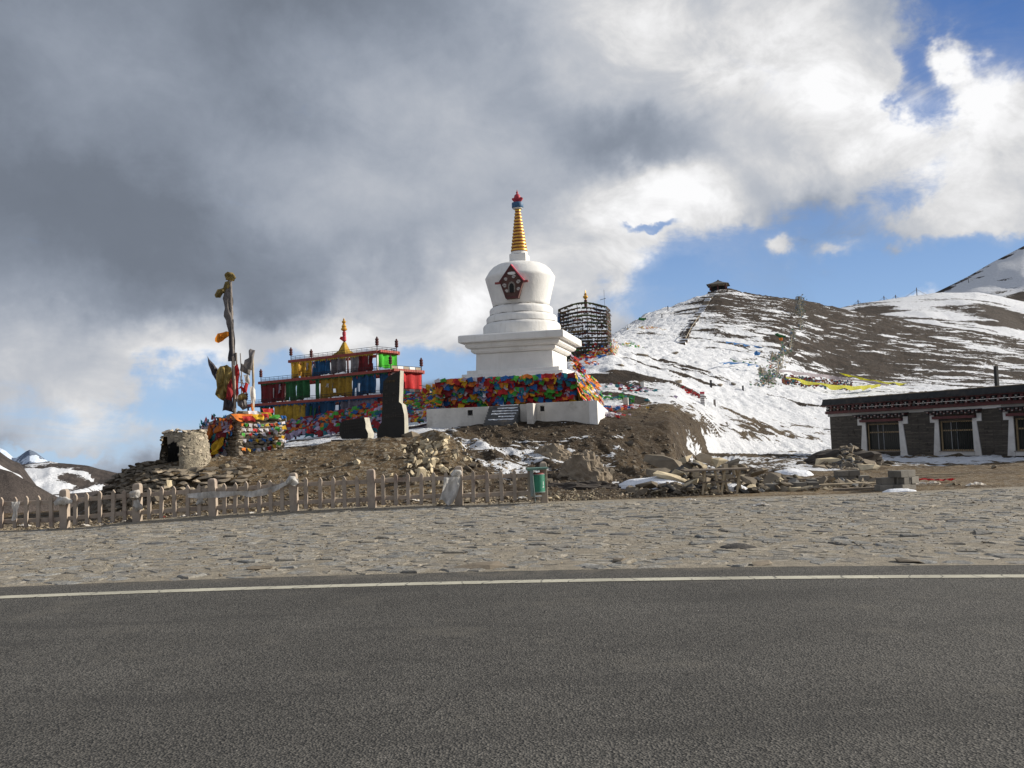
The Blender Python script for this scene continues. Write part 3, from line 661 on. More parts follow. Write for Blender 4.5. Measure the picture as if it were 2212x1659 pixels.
# far ridges: profile line (view x, view y), distance, base distance
def ridge(name, prof, mat, d_of, depth, base_z, snowf, label, amp=0.02, x_step=5, rows=46, seed=0, back=True):
    px = np.array([p[0] for p in prof], float); py = np.array([p[1] for p in prof], float)
    X0 = np.arange(px[0], px[-1]+0.1, x_step); yy = np.interp(X0, px, py)
    dt = np.interp(X0, [px[0], px[-1]], d_of)
    zt = np.array([at(a, b_, c).z for a, b_, c in zip(X0, yy, dt)])
    n = rows; s_ = np.linspace(0, 1, n)[:, None]
    dd = dt[None, :]-depth*(1-s_)
    hgt = (zt-base_z)[None, :]
    zz_ = base_z + hgt*(s_**1.15)
    back_s = np.linspace(0, 1, 8)[1:, None]
    dd = np.concatenate([dd, dt[None, :]+depth*0.7*back_s]); zz_ = np.concatenate([zz_, base_z+hgt*(1-back_s)])
    xx = col_x(X0[None, :], dd, zz_)
    sc = 1.0/(depth*0.16)
    env = np.concatenate([np.minimum(s_*3, 1)*np.clip((1-s_)*3+0.12, 0, 1), back_s*0.5+0.12])
    rg = 1-2*np.abs(fbm(xx*sc, dd*sc*0.35, dd*0, 5, seed))
    nz = rg*0.9 + 0.8*fbm(xx*sc*0.5, dd*sc*0.5, dd*0, 4, seed+9)
    zz_ = zz_ + env*nz*depth*amp
    sn_ = snowf(X0[None, :]+xx*0, np.concatenate([s_+dt[None, :]*0, 1-back_s+dt[None, :]*0]), nz)
    o, _ = sheet_mesh(name, mat, xx, dd, zz_, sn_, sn_*0+0.1)
    return tag(o, label)
# snowy ridge and peak at the right
def sn_right(x, s_, nz):
    a_ = 0.70+0*x
    a_ = a_ - 0.42*np.exp(-((x-1890)/60)**2-((s_-0.86)/0.10)**2)
    a_ = a_ - 0.6*np.exp(-(((x-2180)-(s_-0.6)*-60)/70)**2-((s_-0.72)/0.12)**2)
    line = s_-(0.80-(x-1830)*0.00085)
    a_ = a_ - 0.38*np.exp(-(line/0.035)**2)
    return np.clip(a_+0.12*nz, 0, 1)
ridge('snow_ridge', [(1700, 700), (1790, 672), (1830, 662), (1856, 656), (1890, 652), (1935, 645), (1981, 638), (2017, 633), (2060, 632), (2110, 631), (2160, 640), (2212, 652), (2300, 665), (2500, 690), (2712, 720)],
      'ridge_earth', (430, 520), 190, 10, sn_right, 'snow covered ridge running behind the brown hill', 0.012, seed=2)
def sn_peak(x, s_, nz):
    a_ = 0.70+0*x
    a_ = a_ - 0.40*np.exp(-((x-2215)/50)**2-((s_-0.40)/0.22)**2)
    a_ = a_ - 0.55*np.exp(-((s_-0.55-(x-2212)*-0.0006)/0.10)**2)
    a_ = np.where(s_ > 0.965, 0.36, a_)
    return np.clip(a_+0.2*nz, 0, 1)
ridge('snow_peak', [(1960, 660), (2000, 642), (2017, 634), (2061, 613), (2090, 598), (2120, 581), (2150, 564), (2179, 549), (2212, 532), (2300, 500), (2420, 470), (2560, 490), (2712, 540)],
      'ridge_earth', (700, 760), 260, 20, sn_peak, 'steep snowy mountain flank at the right edge', 0.015, seed=5)
# mountains beyond the valley, left
ridge('valley_hill', [(-400, 930), (-150, 975), (0, 1012), (25, 1019), (55, 1036), (85, 1052), (112, 1068), (140, 1082), (200, 1105), (300, 1130)],
      'mountain_earth', (300, 340), 140, -74, lambda x, s_, nz: np.clip(0.02+0.15*nz+0*x, 0, 1), 'dark near hillside dusted with snow beyond the fence', 0.02, seed=14, x_step=3)
ridge('valley_hill', [(-400, 900), (-100, 950), (0, 976), (17, 989), (30, 997), (43, 1001), (50, 1010), (62, 1028), (80, 1052), (105, 1082), (140, 1100)],
      'mountain_earth', (1200, 1300), 420, -74, lambda x, s_, nz: np.clip(np.where(s_ > 0.75, 0.0, 0.55)+0.3*nz+0*x, 0, 1), 'brown hillside with snow below its crest at the left edge', 0.03, seed=24, x_step=3)
ridge('valley_hill', [(-100, 1020), (20, 1010), (46, 1006), (92, 1002), (107, 999), (129, 1002), (150, 1003), (182, 1006), (193, 1008), (214, 1014), (236, 1019), (266, 1026), (300, 1040), (360, 1052), (500, 1060), (900, 1060), (1300, 1055)],
      'mountain_earth', (2000, 2200), 700, -200, lambda x, s_, nz: np.clip(np.where(s_ > 0.93-np.clip((x-185)/300, 0, .35), 0.02, 0.60)+0.45*(nz-.2)+0*x, 0, 1), 'snow streaked mountain across the valley', 0.035, seed=34, x_step=2.5)
ridge('far_peak', [(-100, 985), (-30, 975), (0, 969), (14, 976), (30, 990), (36, 989), (43, 984), (56, 975), (64, 971), (70, 973), (79, 977), (92, 988), (107, 999), (120, 1005), (140, 1016), (170, 1034), (200, 1050), (260, 1062)],
      'hazy_peak', (6500, 6500), 2200, -900, lambda x, s_, nz: np.clip(0.12+0.35*nz+0.3*(s_ > 0.9)+0*x, 0, 1), 'distant rocky peak with snow above the valley', 0.045, seed=41, x_step=2)

# ================================================================== ROAD
def road_y(x, off=0.0):
    c = max(-7.0, min(7.0, x)); return 9.9 - 0.088*c - 0.0110*c*c + (x-c)*(-0.088-0.022*c)*0.6 + off
road = MB(); gx = np.linspace(-60, 60, 61)
g = [[(x, road_y(x, y_) if y_ > -5 else -6.0, 0.020) for y_ in (-30, -5+0.01, 0.92)] for x in gx]
road.sheet([[p for p in r_] for r_ in g])
g2 = [[(x, road_y(x, 0.92), 0.020), (x, road_y(x, 0.95)+0.03*math.sin(x*3.1)*math.sin(x*1.7+1), -0.03)] for x in np.linspace(-60, 60, 600)]
road.sheet(g2)
ro = road.build('road', 'asphalt', origin=(0, 0, 0)); tag(ro, 'worn grey asphalt road in the foreground', kind='structure')
ln = MB(); ln.sheet([[(x, road_y(x, 0.0), 0.0245), (x, road_y(x, 0.20), 0.0245)] for x in np.linspace(-60, 60, 121)])
lo = ln.build('edge_line', 'road_paint', ro, origin=(0, 0, 0))

# ================================================================== PAVING of rough flagstones
import itertools
def clip_poly(poly, mx, my, nx, ny):
    o_ = []
    for i in range(len(poly)):
        a_, b_ = poly[i], poly[(i+1) % len(poly)]
        da = (a_[0]-mx)*nx+(a_[1]-my)*ny; db = (b_[0]-mx)*nx+(b_[1]-my)*ny
        if da <= 0: o_.append(a_)
        if (da < 0 < db) or (db < 0 < da):
            t_ = da/(da-db); o_.append((a_[0]+(b_[0]-a_[0])*t_, a_[1]+(b_[1]-a_[1])*t_))
    return o_
pave = MB()
rn = random.Random(3)
for_pts = {}
sx, sy = 0.34, 0.26
ZF = lambda x: float(np.interp(x, [-15, -13, -10, -6, -2, 1.5], [-.33, -.30, -.23, -.14, -.05, 0]))
def pz(x, y): return gz(x, y)+.014
def far_y(x):   # far edge of the paving
    return float(np.interp(x, [-14, -10, 2, 5, 8, 12, 20], [22.2, 22.1, 21.9, 21.6, 21.2, 21.6, 23]))
seeds = {}
for i in range(-56, 58):
    for j in range(38, 92):
        seeds[(i, j)] = ((i+0.5*(j % 2)+rn.uniform(-.42, .42))*sx, (j+rn.uniform(-.42, .42))*sy)
stones = []
for (i, j), (x, y) in seeds.items():
    if abs(x) > 0.60*y+0.6 or y < road_y(x, 0.85) or y > far_y(x): continue
    if rn.random() < 0.09: continue
    poly = [(x-.45, y-.4), (x+.45, y-.4), (x+.45, y+.4), (x-.45, y+.4)]
    for di in (-2, -1, 0, 1, 2):
        for dj in (-2, -1, 0, 1, 2):
            if di == dj == 0 or (i+di, j+dj) not in seeds: continue
            a_, b_ = seeds[(i+di, j+dj)]; d_ = math.hypot(a_-x, b_-y)
            if d_ < 1e-6: continue
            nx, ny = (a_-x)/d_, (b_-y)/d_
            gap = 0.014
            poly = clip_poly(poly, x+(a_-x)/2-nx*gap, y+(b_-y)/2-ny*gap, nx, ny)
            if len(poly) < 3: break
        if len(poly) < 3: break
    if len(poly) < 3: continue
    if min(q[1]-road_y(q[0], 0.95) for q in poly) < 0: continue
    stones.append((x, y, poly))
stones.sort(key=lambda s_: s_[1]+0.15*abs(s_[0]))
pv = thing('pavement', None, None, (0, 11, 0)); pv['kind'] = 'structure'; pv['label'] = 'rough flagstone apron between the road and the fence'
def stone_geo(mb_, x, y, poly, rn):
    # an irregular slab: rim below, slightly tilted top drawn in
    h = 0.003+0.014*rn.random()**2 + (0.020 if rn.random() < 0.04 else 0); tx, ty = rn.gauss(0, .030), rn.gauss(0, .030); n = len(poly); ins = rn.uniform(.66, .86)
    pts = []
    for k in range(n):
        a_, b_ = poly[k], poly[(k+1) % n]; pts.append(a_)
        if math.hypot(a_[0]-b_[0], a_[1]-b_[1]) > 0.11: pts.append(((a_[0]+b_[0])/2+rn.gauss(0, .012), (a_[1]+b_[1])/2+rn.gauss(0, .012)))
    poly = pts; n = len(poly)
    top = [(x+(p[0]-x)*ins, y+(p[1]-y)*ins) for p in poly]
    zt = lambda p: h+(p[0]-x)*tx+(p[1]-y)*ty
    gz0 = pz(x, y); zt0 = zt; zt = lambda p: zt0(p)+gz0
    vs = [(p[0], p[1], gz0-0.04) for p in poly]+[(p[0], p[1], zt(p)-0.014) for p in poly]+[(p[0], p[1], zt(p)+rn.gauss(0, .003)) for p in top]
    fs = [tuple(range(2*n, 3*n))]
    for k in range(n):
        k2 = (k+1) % n; fs += [(k, k2, n+k2, n+k), (n+k, n+k2, 2*n+k2, 2*n+k)]
    mb_.add(vs, fs, 1 if rn.random() < 0.012 else 0)
for x, y, poly in stones[:300]:
    mb_ = MB(); stone_geo(mb_, x, y, poly, rn); dk = mb_.m[0]
    mb_.build('paving_stone', 'dark_slate' if dk else 'flagstone', pv)
far_st = MB()
for x, y, poly in stones[300:]: stone_geo(far_st, x, y, poly, rn)
o = far_st.build('paving_stones', None, pv, mats=['flagstone', 'dark_slate']); o['kind'] = 'stuff'
mb = MB(); g = [[(x, road_y(x, 0.93), 0.001) for x in np.linspace(-17, 17, 90)], [(x, far_y(x)+0.6, 0.001) for x in np.linspace(-17, 17, 90)]]
mb.sheet([[(g[0][i][0], g[0][i][1]+(g[1][i][1]-g[0][i][1])*q/14, pz(g[0][i][0], g[0][i][1]+(g[1][i][1]-g[0][i][1])*q/14)+.001) for q in range(15)] for i in range(90)])
o = mb.build('joint_sand', 'sandy_joint', pv)
# loose chips on the paving
its = []
for _ in range(2600):
    y = rn.uniform(11.3, 22); x = rn.uniform(-.6, .6)*y
    if y > far_y(x): continue
    s_ = rn.uniform(.010, .032)*(1.6 if rn.random() < .05 else 1); its.append(((x, y, pz(x, y)+.022), (rn.uniform(-.4, .4), rn.uniform(-.4, .4), rn.uniform(0, 6)), (s_*1.4, s_, s_*.6), 0 if rn.random() < .6 else 1))
scatter_stuff('gravel', ROCKS, its, ['rock', 'pale_rock'], label='loose chips of stone lying on the flagstone apron', kind='stuff')
# dark lump and lifted slabs
p = on_z(1595, 1182)
def lump(name, mat, c, sx_, sy_, sz_, label, cat, seed=0, group=None, n=24, m_=12, parent=None, rough=.25, sub=False):
    X0 = []; 
    th = np.linspace(0, 2*np.pi, n, endpoint=False); ph = np.linspace(0, np.pi/2, m_)
    mb_ = MB(); vs = []; fs = []
    for a_ in ph:
        for b_ in th:
            v = np.array([math.cos(a_)*math.cos(b_), math.cos(a_)*math.sin(b_), math.sin(a_)])
            k = 1+rough*float(fbm(v[0:1]*1.6+seed*3.1, v[1:2]*1.6, v[2:3]*1.6, 4, seed)[0])
            vs.append((c[0]+v[0]*k*sx_/2, c[1]+v[1]*k*sy_/2, c[2]-0.03+v[2]*k*sz_))
    for i in range(m_-1):
        for j in range(n): fs.append((i*n+j, i*n+(j+1) % n, (i+1)*n+(j+1) % n, (i+1)*n+j))
    mb_.add(vs, fs); o = mb_.build(name, mat, parent)
    if label: tag(o, label, cat, group)
    return o
lump('asphalt_lump', 'asphalt_lump', p, .55, .5, .085, 'dark lump of old asphalt lying on the flagstone paving', 'lump', 3)
for i, (xd, yd, w_, lab) in enumerate([(1040, 1222, .75, 'broken tan flagstone lifted at the road edge, its edge cracked'), (1640, 1215, .5, 'flat grey slab with a wet dark rim near the road'),
        (2000, 1222, .45, 'thin dark slab lying near the road, right of the asphalt lump'), (560, 1225, .4, 'small loose slab at the road edge in front of the fence'), (1340, 1208, .35, 'loose pale stone on the paving edge')]):
    p = on_z(xd, yd, .03); o = place('loose_slab', SLABS[i], None, (p.x, max(p.y, road_y(p.x, 1.25)), .022), (R(2), R(-2), i*1.1), (w_*.9, w_*.6, .05)); tag(o, lab, 'stone')
# ================================================================== FLAG HELPERS
FC = ['blue', 'red', 'green', 'orange', 'white', 'yellow', 'blue', 'red', 'lilac', 'green', 'orange', 'darkred']
def flag_mesh(color, var):
    """one small square flag, creased; hangs down from its top edge"""
    rn_ = random.Random(var*7+1); mb_ = MB(); n = 5; g = []
    sk = rn_.uniform(-.25, .25); ph = rn_.uniform(0, 6); am = rn_.uniform(.06, .14); tw = rn_.uniform(-.5, .5)
    for i in range(n):
        row_ = []
        for j in range(n):
            u, v = i/(n-1)-.5, j/(n-1)
            w_ = 1-0.25*v*rn_.random()
            y = -am*v*math.sin(u*7+ph)*(.4+v) - 0.18*v*abs(tw) + rn_.gauss(0, .02)
            row_.append((u*w_+sk*v+rn_.gauss(0, .02), y-0.03, -v*(.85+.2*math.sin(u*5+ph))+rn_.gauss(0, .025)))
        g.append(row_)
    mb_.sheet(g)
    me = bpy.data.meshes.new('flag'); me.from_pydata(mb_.v, [], mb_.f); me.materials.append(MATS['flag_'+color])
    me.polygons.foreach_set('use_smooth', [True]*len(me.polygons)); return me
FL = {(c, v): flag_mesh(c, v) for c in PAL for v in range(5)}
def rot_to(xdir, ndir):
    """rotation with local x along xdir and local -y along ndir (outward)"""
    x = Vector(xdir).normalized(); n = Vector(ndir).normalized(); y = -n; z = x.cross(y).normalized(); y = z.cross(x).normalized()
    return Matrix((x, y, z)).transposed()
def put_flag(parent, P, xdir, ndir, size, rn_, colors=FC, name='flag'):
    Rm = rot_to(xdir, ndir) @ Matrix.Rotation(rn_.uniform(-.45, .45), 3, 'Y') @ Matrix.Rotation(rn_.uniform(-.35, .15), 3, 'X')
    o = place(name, FL[(rn_.choice(colors), rn_.randrange(5))], parent, P, Rm.to_euler(), (size*rn_.uniform(.8, 1.3), size, size*rn_.uniform(.8, 1.2)))
    return o
def mix_flags(name, items, parent=None, **tags):
    """many flags in one mesh; items (P, xdir, ndir, size, colour name)"""
    vs = []; fs = []; cols_ = []; k = 0; cache = {}
    rn_ = random.Random(5)
    for (P, xd_, nd_, size, c) in items:
        v_ = rn_.randrange(5)
        if v_ not in cache: cache[v_] = mesh_arrays(FL[('red', v_)])
        v, f = cache[v_]
        Mx = np.array(rot_to(xd_, nd_) @ Matrix.Rotation(rn_.uniform(-.5, .5), 3, 'Y') @ Matrix.Rotation(rn_.uniform(-.5, .2), 3, 'X'))
        vs.append((v*size) @ Mx.T + np.array(P)); fs += [tuple(a+k for a in g) for g in f]; k += len(v)
        cols_ += list(PAL[c]+(1,))*len(v) if isinstance(c, str) else list(c+(1,))*len(v)
    me = bpy.data.meshes.new(name); me.from_pydata(np.concatenate(vs).tolist(), [], fs); me.materials.append(MATS['flag_mix'])
    a_ = me.color_attributes.new('col', 'FLOAT_COLOR', 'POINT'); a_.data.foreach_set('color', cols_)
    me.polygons.foreach_set('use_smooth', [True]*len(me.polygons))
    o = bpy.data.objects.new(name, me); C.objects.link(o)
    if parent: o.parent = parent; o.location = -parent.location
    return tag(o, **tags)
def cloth_strip(mb_, pts, width, folds=5, amp=0.06, nseg=24, wdir=(0, 0, -1), rn_=random, col=None, taper=None):
    """a band of cloth hung along a line of points, falling by width along wdir"""
    pts = [Vector(p) for p in pts]; L_ = [0]
    for a_, b_ in zip(pts[:-1], pts[1:]): L_.append(L_[-1]+(b_-a_).length)
    g = []; wd = Vector(wdir).normalized(); ph = rn_.uniform(0, 6)
    for i in range(nseg+1):
        t_ = i/nseg*L_[-1]; k = max(j for j in range(len(L_)-1) if L_[j] <= t_+1e-9); f = (t_-L_[k])/max(1e-6, L_[k+1]-L_[k])
        p = pts[k].lerp(pts[k+1], f); d = (pts[k+1]-pts[k]).normalized(); n = d.cross(wd).normalized(); tt = i/nseg
        wv = width*(taper(tt) if taper else 1.0); row_ = []
        for j in range(7):
            v = j/6; row_.append(p + wd*wv*v*(1+rn_.uniform(-.06, .06)) + n*amp*(0.3+v)*math.sin(tt*folds*6.28+ph+v*1.2))
        g.append(row_)
    mb_.sheet(g, col=col)

# ================================================================== STUPA
cc = at(1216, 711, 40.0)
FS = Frame((cc.x, cc.y, 0), -14)
c0 = FS.p(-2.5, 2.5, 0); SF = Frame((c0.x, c0.y, 0), -14)
stupa = thing('stupa', 'tall white plastered stupa with a gilded ringed spire, standing on the knoll', 'stupa', (c0.x, c0.y, 2.9))
zt = 3.0
mb = MB(SF); mb.frus([(3.05, 2.6), (3.02, 4.35)]); mb.build('plinth', 'dirty_whitewash', stupa, bevel=.03)
for k, (h_, za, zb) in enumerate([(2.62, 4.352, 4.53), (2.40, 4.532, 4.71), (2.20, 4.712, 4.89)]):
    mb = MB(SF); mb.frus([(h_, za), (h_, zb)]); mb.build('step', 'whitewash', stupa, bevel=.02)
mb = MB(SF); mb.frus([(1.86, 4.892), (1.83, 5.70)]); mb.build('body', 'whitewash', stupa, bevel=.025)
for (h_, za, zb) in [(2.03, 5.702, 5.93), (2.25, 5.932, 6.18)]:
    mb = MB(SF); mb.frus([(h_-.10, za), (h_, za+.10), (h_, zb)]); mb.build('cornice_step', 'whitewash', stupa, bevel=.02)
mb = MB(SF); mb.frus([(2.46, 6.182), (2.5, 6.22), (2.5, 6.50), (2.46, 6.54)]); mb.build('cornice', 'whitewash', stupa, bevel=.02)
for k, (r_, za, zb) in enumerate([(1.88, 6.542, 7.22), (1.71, 7.22, 7.62), (1.54, 7.62, 8.04)]):
    mb = MB(SF); mb.lathe([(r_-.03, za), (r_, za+.03), (r_+.01, zb-.16), (r_-.02, zb-.09), (r_-.09, zb-.03), (r_-.17, zb), (0.5, zb+.001)], 64); o = mb.build('ring_step', 'whitewash', stupa, smooth='auto')
    rr_ = random.Random(k); a0 = 0
    while a0 < 360:     # sooty runs of dirt lying in the groove above each ring
        a1 = a0+rr_.uniform(6, 28); mb = MB(SF); g = []
        for q in range(7):
            th = R(a0+(a1-a0)*q/6); hh = .012+.022*math.sin(q/6*math.pi)*rr_.random(); g.append([((r_-.155+.008)*math.cos(th), (r_-.155+.008)*math.sin(th), zb+.004), ((r_-.162+.008)*math.cos(th), (r_-.162+.008)*math.sin(th), zb+.004+hh)])
        mb.sheet(g); mb.build('grime_streak', 'grime', stupa); a0 = a1+rr_.uniform(1, 22)
mb = MB(SF); mb.lathe([(1.36, 8.04), (1.40, 8.2), (1.52, 8.7), (1.64, 9.15), (1.70, 9.40), (1.71, 9.47), (1.66, 9.56), (1.50, 9.82), (1.32, 10.0), (1.10, 10.12), (.8, 10.2), (.4, 10.23)], 72)
mb.build('dome', 'whitewash', stupa, smooth=True)
mb = MB(SF); mb.frus([(.36, 10.2), (.41, 10.26), (.41, 10.62), (.36, 10.66)]); mb.build('harmika', 'whitewash', stupa, bevel=.02)
mb = MB(SF); mb.lathe([(.40, 10.66), (.40, 10.77), (.36, 10.78)], 32); mb.build('spire_base', 'whitewash', stupa, smooth='auto')
sp = MB(SF); sp.lathe([(.365, 10.78), (.10, 12.95)], 32); spo = sp.build('spire', 'spire_red', stupa, smooth='auto')
for k in range(13):
    t0 = k/13; za = 10.80+k*0.165; zb = za+0.122; r1 = .405-.285*t0; r2 = .405-.285*(t0+.6/13)
    mb = MB(SF); mb.lathe([(r1-.05, za), (r1, za+.015), (r1+.006, (za+zb)/2), (r2, zb-.015), (r2-.05, zb)], 32); o = mb.build('spire_ring', 'gold', stupa, smooth='auto')
mb = MB(SF); mb.lathe([(.15, 12.93), (.26, 12.96), (.285, 13.0), (.285, 13.20), (.27, 13.23), (.12, 13.24)], 28); mb.build('parasol', 'blue_paint', stupa, smooth='auto')
mb = MB(SF); mb.lathe([(.14, 12.90), (.24, 12.925), (.25, 12.96), (.1, 12.97)], 28); mb.build('parasol_rim', 'white_print', stupa, smooth='auto')
cres = []; 
for i in range(13):
    a_ = R(200+140*i/12); cres.append((.30*math.cos(a_), 13.56+.33*math.sin(a_)))
for i in range(13):
    a_ = R(332-124*i/12); cres.append((.225*math.cos(a_)*.95, 13.60+.22*math.sin(a_)))
mb = MB(SF); mb.prism(cres, -.05, .05); mb.build('crescent_moon', 'crimson', stupa)
mb = MB(SF); mb.lathe([(.03, 13.30), (.12, 13.36), (.17, 13.48), (.14, 13.6), (.06, 13.67), (.04, 13.70), (.065, 13.75), (.02, 13.81), (.005, 13.90)], 20); mb.build('sun_finial', 'crimson', stupa, smooth=True)
# shrine niche
NF = Frame(tuple(SF.p(-.02, -1.52, 0)), -14)
pent = [(0, 9.80), (.57, 9.04), (.29, 8.24), (-.31, 8.24), (-.57, 9.04)]
mb = MB(NF); mb.prism(pent, -.17, .6); nb = mb.build('niche', 'niche_wood', stupa)
fr = MB(NF)
inn = [(x*.88, 9.0+(z-9.0)*.88) for x, z in pent]
for i in range(5):
    a_, b_ = pent[i], pent[(i+1) % 5]; c_, d_ = inn[(i+1) % 5], inn[i]
    fr.hexa([(a_[0], -.20, a_[1]), (b_[0], -.20, b_[1]), (c_[0], -.20, c_[1]), (d_[0], -.20, d_[1]), (a_[0], -.171, a_[1]), (b_[0], -.171, b_[1]), (c_[0], -.171, c_[1]), (d_[0], -.171, d_[1])])
fr.build('frame', 'maroon', nb) if False else fr.build('niche_frame', 'maroon', stupa)
for sgn in (1, -1):
    a0_, b0_ = (0, 9.81), (sgn*.585, 9.03)
    mb = MB(NF); mb.hexa([(a0_[0], -.205, a0_[1]), (b0_[0], -.205, b0_[1]), (b0_[0]+sgn*.02, -.205, b0_[1]+.05), (a0_[0], -.205, a0_[1]+.07), (a0_[0], .45, a0_[1]), (b0_[0], .45, b0_[1]), (b0_[0]+sgn*.02, .45, b0_[1]+.07), (a0_[0], .45, a0_[1]+.10)])
    mb.build('niche_roof', 'sunlit_pink' if sgn > 0 else 'maroon', stupa)  # sunny slab pinker, other one darker: sunlight put into the colours
    mb = MB(NF); mb.box(.56, .80, -.24, -.12, 8.96, 9.05) if sgn > 0 else mb.box(-.80, -.56, -.24, -.12, 8.96, 9.05)
    mb.build('beam_end', 'spire_red', stupa)
arch = [(x, z-.10) for x, z in [(-.11, 8.62), (.11, 8.62), (.11, 8.92), (.07, 9.02), (0, 9.06), (-.07, 9.02), (-.11, 8.92)]]
mb = MB(NF); mb.prism([(x*1.5, 8.5+(z-8.5)*1.18) for x, z in arch], -.20, -.165); mb.build('niche_arch', 'grey_timber', stupa)
mb = MB(NF); mb.prism(arch, -.215, -.19); mb.build('niche_shade', 'black', stupa)  # black plate stands for the shade inside the arch
for sx_, zz1, r_ in [(-.27, 9.16, .08), (.12, 9.26, .09), (.33, 9.00, .10), (-.34, 8.86, .10), (.32, 8.66, .08), (-.24, 8.60, .07)]:
    mb = MB(NF)
    pts = [(sx_+r_*(1-t_/16)*math.cos(t_*.9)*(1 if sx_ > 0 else -1), -.205, zz1+r_*(1-t_/16)*math.sin(t_*.9)) for t_ in range(14)]
    mb.tube(pts, .022, 5); mb.build('scroll', 'scroll_paint', stupa)

# flags around the plinth
rn = random.Random(12)
heap = thing('prayer_flag_heap', 'dense overlapping prayer flags covering the front of the stupa plinth', 'prayer flags', tuple(SF.p(0, -3.3, 3.0)), 'heaps of prayer flags on the knoll')
nf = -SF.y
def bulge(u, t_): return 3.08+.22*(1-t_)+.18*float(fbm(np.array([u*1.2]), np.array([t_*2.0]), np.array([0.]), 3, 5)[0])
mb = MB(SF); mb.sheet([[(u, -bulge(u, t_)+.06, 4.42-t_*1.62) for t_ in np.linspace(0, 1, 12)] for u in np.linspace(-3.4, 3.05, 40)]); mb.build('backing_cloth', 'flag_darkred', heap, smooth=True)
for r_ in range(10):
    t_ = r_/9.2; n = 32
    for i in range(n):
        u = -3.4+6.4*(i+rn.random())/n; z = 4.50-t_*1.52+rn.gauss(0, .05)
        if r_ == 0: z = 4.47
        P = SF.p(u, -bulge(u, t_)-.05, z)
        put_flag(heap, P, SF.x, nf+Vector((0, 0, .35)), rn.uniform(.22, .36), rn, FC+['darkred', 'teal'])
# lit right side
heap2 = thing('prayer_flag_heap', 'sunlit prayer flags hanging down the right side of the stupa plinth', 'prayer flags', tuple(SF.p(3.4, 0, 3.0)), 'heaps of prayer flags on the knoll')
mb = MB(SF); mb.sheet([[(3.04+.26*t_+.08*math.sin(v*5), v, 4.42-t_*1.6) for t_ in np.linspace(0, 1, 8)] for v in np.linspace(-3.3, 3.2, 30)]); mb.build('backing_cloth', 'rag_ochre', heap2, smooth=True)
for r_ in range(9):
    t_ = r_/8.5
    for i in range(30):
        v = -3.45+6.5*(i+rn.random())/30
        P = SF.p(3.08+.30*t_+rn.uniform(0, .08), v, 4.47-t_*1.55+rn.gauss(0, .05))
        put_flag(heap2, P, SF.y, SF.x+Vector((0, 0, .35)), rn.uniform(.24, .36), rn, ['yellow', 'orange', 'green', 'white', 'red', 'yellow', 'blue', 'white', 'orange'])
# heap trailing to the left, down to the pavilion
heap3 = thing('prayer_flag_heap', 'slope of prayer flags running from the stupa plinth left to the curtained pavilion', 'prayer flags', (-4, 42, 2.2), 'heaps of prayer flags on the knoll')
def slopept(s_, t_):    # s_ 0 at plinth .. 1 at pavilion
    top = Vector(SF.p(-3.0, -2.6, 4.35)).lerp(at(872, 848, 43.5), s_) if s_ < 1 else at(872, 848, 43.5)
    bot = Vector(SF.p(-3.3, -3.9, 2.65)).lerp(at(880, 906, 40.5), s_)
    top.z -= 0.35*math.sin(s_*3.14)**2
    p = top.lerp(bot, t_); p.z += .10*float(fbm(np.array([s_*9]), np.array([t_*4]), np.array([0.]), 3, 2)[0]); return p
mb = MB(); mb.sheet([[tuple(slopept(s_, t_)-Vector((0, -.1, .08))) for t_ in np.linspace(0, 1, 12)] for s_ in np.linspace(0, 1, 30)]); mb.build('backing_cloth', 'flag_darkred', heap3, smooth=True)
its = []
for i in range(270):
    s_, t_ = rn.random(), rn.random(); P = slopept(s_, t_)+Vector((0, -.08, .05))
    put_flag(heap3, P, (1, -.2, 0), (-.2, -.8, .6), rn.uniform(.2, .34), rn, FC+['darkred', 'teal', 'green', 'blue'])
for i in range(380):
    s_, t_ = rn.random(), rn.random(); P = slopept(s_, t_)+Vector((0, -.03, .03)); its.append((P, (1, -.2, 0), (-.2, -.8, .6), rn.uniform(.16, .27), rn.choice(FC+['darkred', 'teal'])))
mix_flags('flags', its, heap3, kind='stuff')
# bright flags over the top where the slope meets the sky
hb = thing('prayer_flag_string', 'short run of sunlit yellow and white flags on the railing right of the pavilion', 'flag string', at(940, 842, 43), 'strings of flags near the pavilion')
for i in range(34):
    t_ = rn.random(); P = at(912+t_*68, 838+rn.uniform(-9, 9), 43.2); put_flag(hb, P, (1, 0, 0), (.5, -.8, .1), rn.uniform(.16, .28), rn, ['yellow', 'yellow', 'white', 'red', 'orange', 'green', 'blue'])
mb = MB(); mb.tube([at(905, 832, 43.2), at(940, 838, 43.2), at(985, 830, 43.3)], .012, 4); mb.build('cord', 'iron', hb)
# streamer of flags going from the plinth corner down the snow
hs = thing('prayer_flag_string', 'bundle of faded red and white flags trailing on the snow right of the stupa', 'flag string', at(1265, 812, 44), 'strings of flags near the stupa')
for a_, b_, n in [((1236, 768), (1258, 796), 18), ((1240, 788), (1276, 822), 24)]:
    for i in range(n):
        t_ = (i+rn.random())/n; P = at(a_[0]+(b_[0]-a_[0])*t_+rn.uniform(-5, 5), a_[1]+(b_[1]-a_[1])*t_+rn.uniform(-4, 4), 44.5)
        put_flag(hs, P, (1, .2, -.6), (.2, -.8, .5), rn.uniform(.18, .3), rn, ['red', 'white', 'orange', 'red', 'lilac', 'darkred', 'yellow', 'blue'])
    mb = MB(); mb.tube([at(a_[0], a_[1], 44.5), at((a_[0]+b_[0])/2, (a_[1]+b_[1])/2+3, 44.5), at(b_[0], b_[1], 44.5)], .02, 4); mb.build('cord', 'grey_timber', hs)

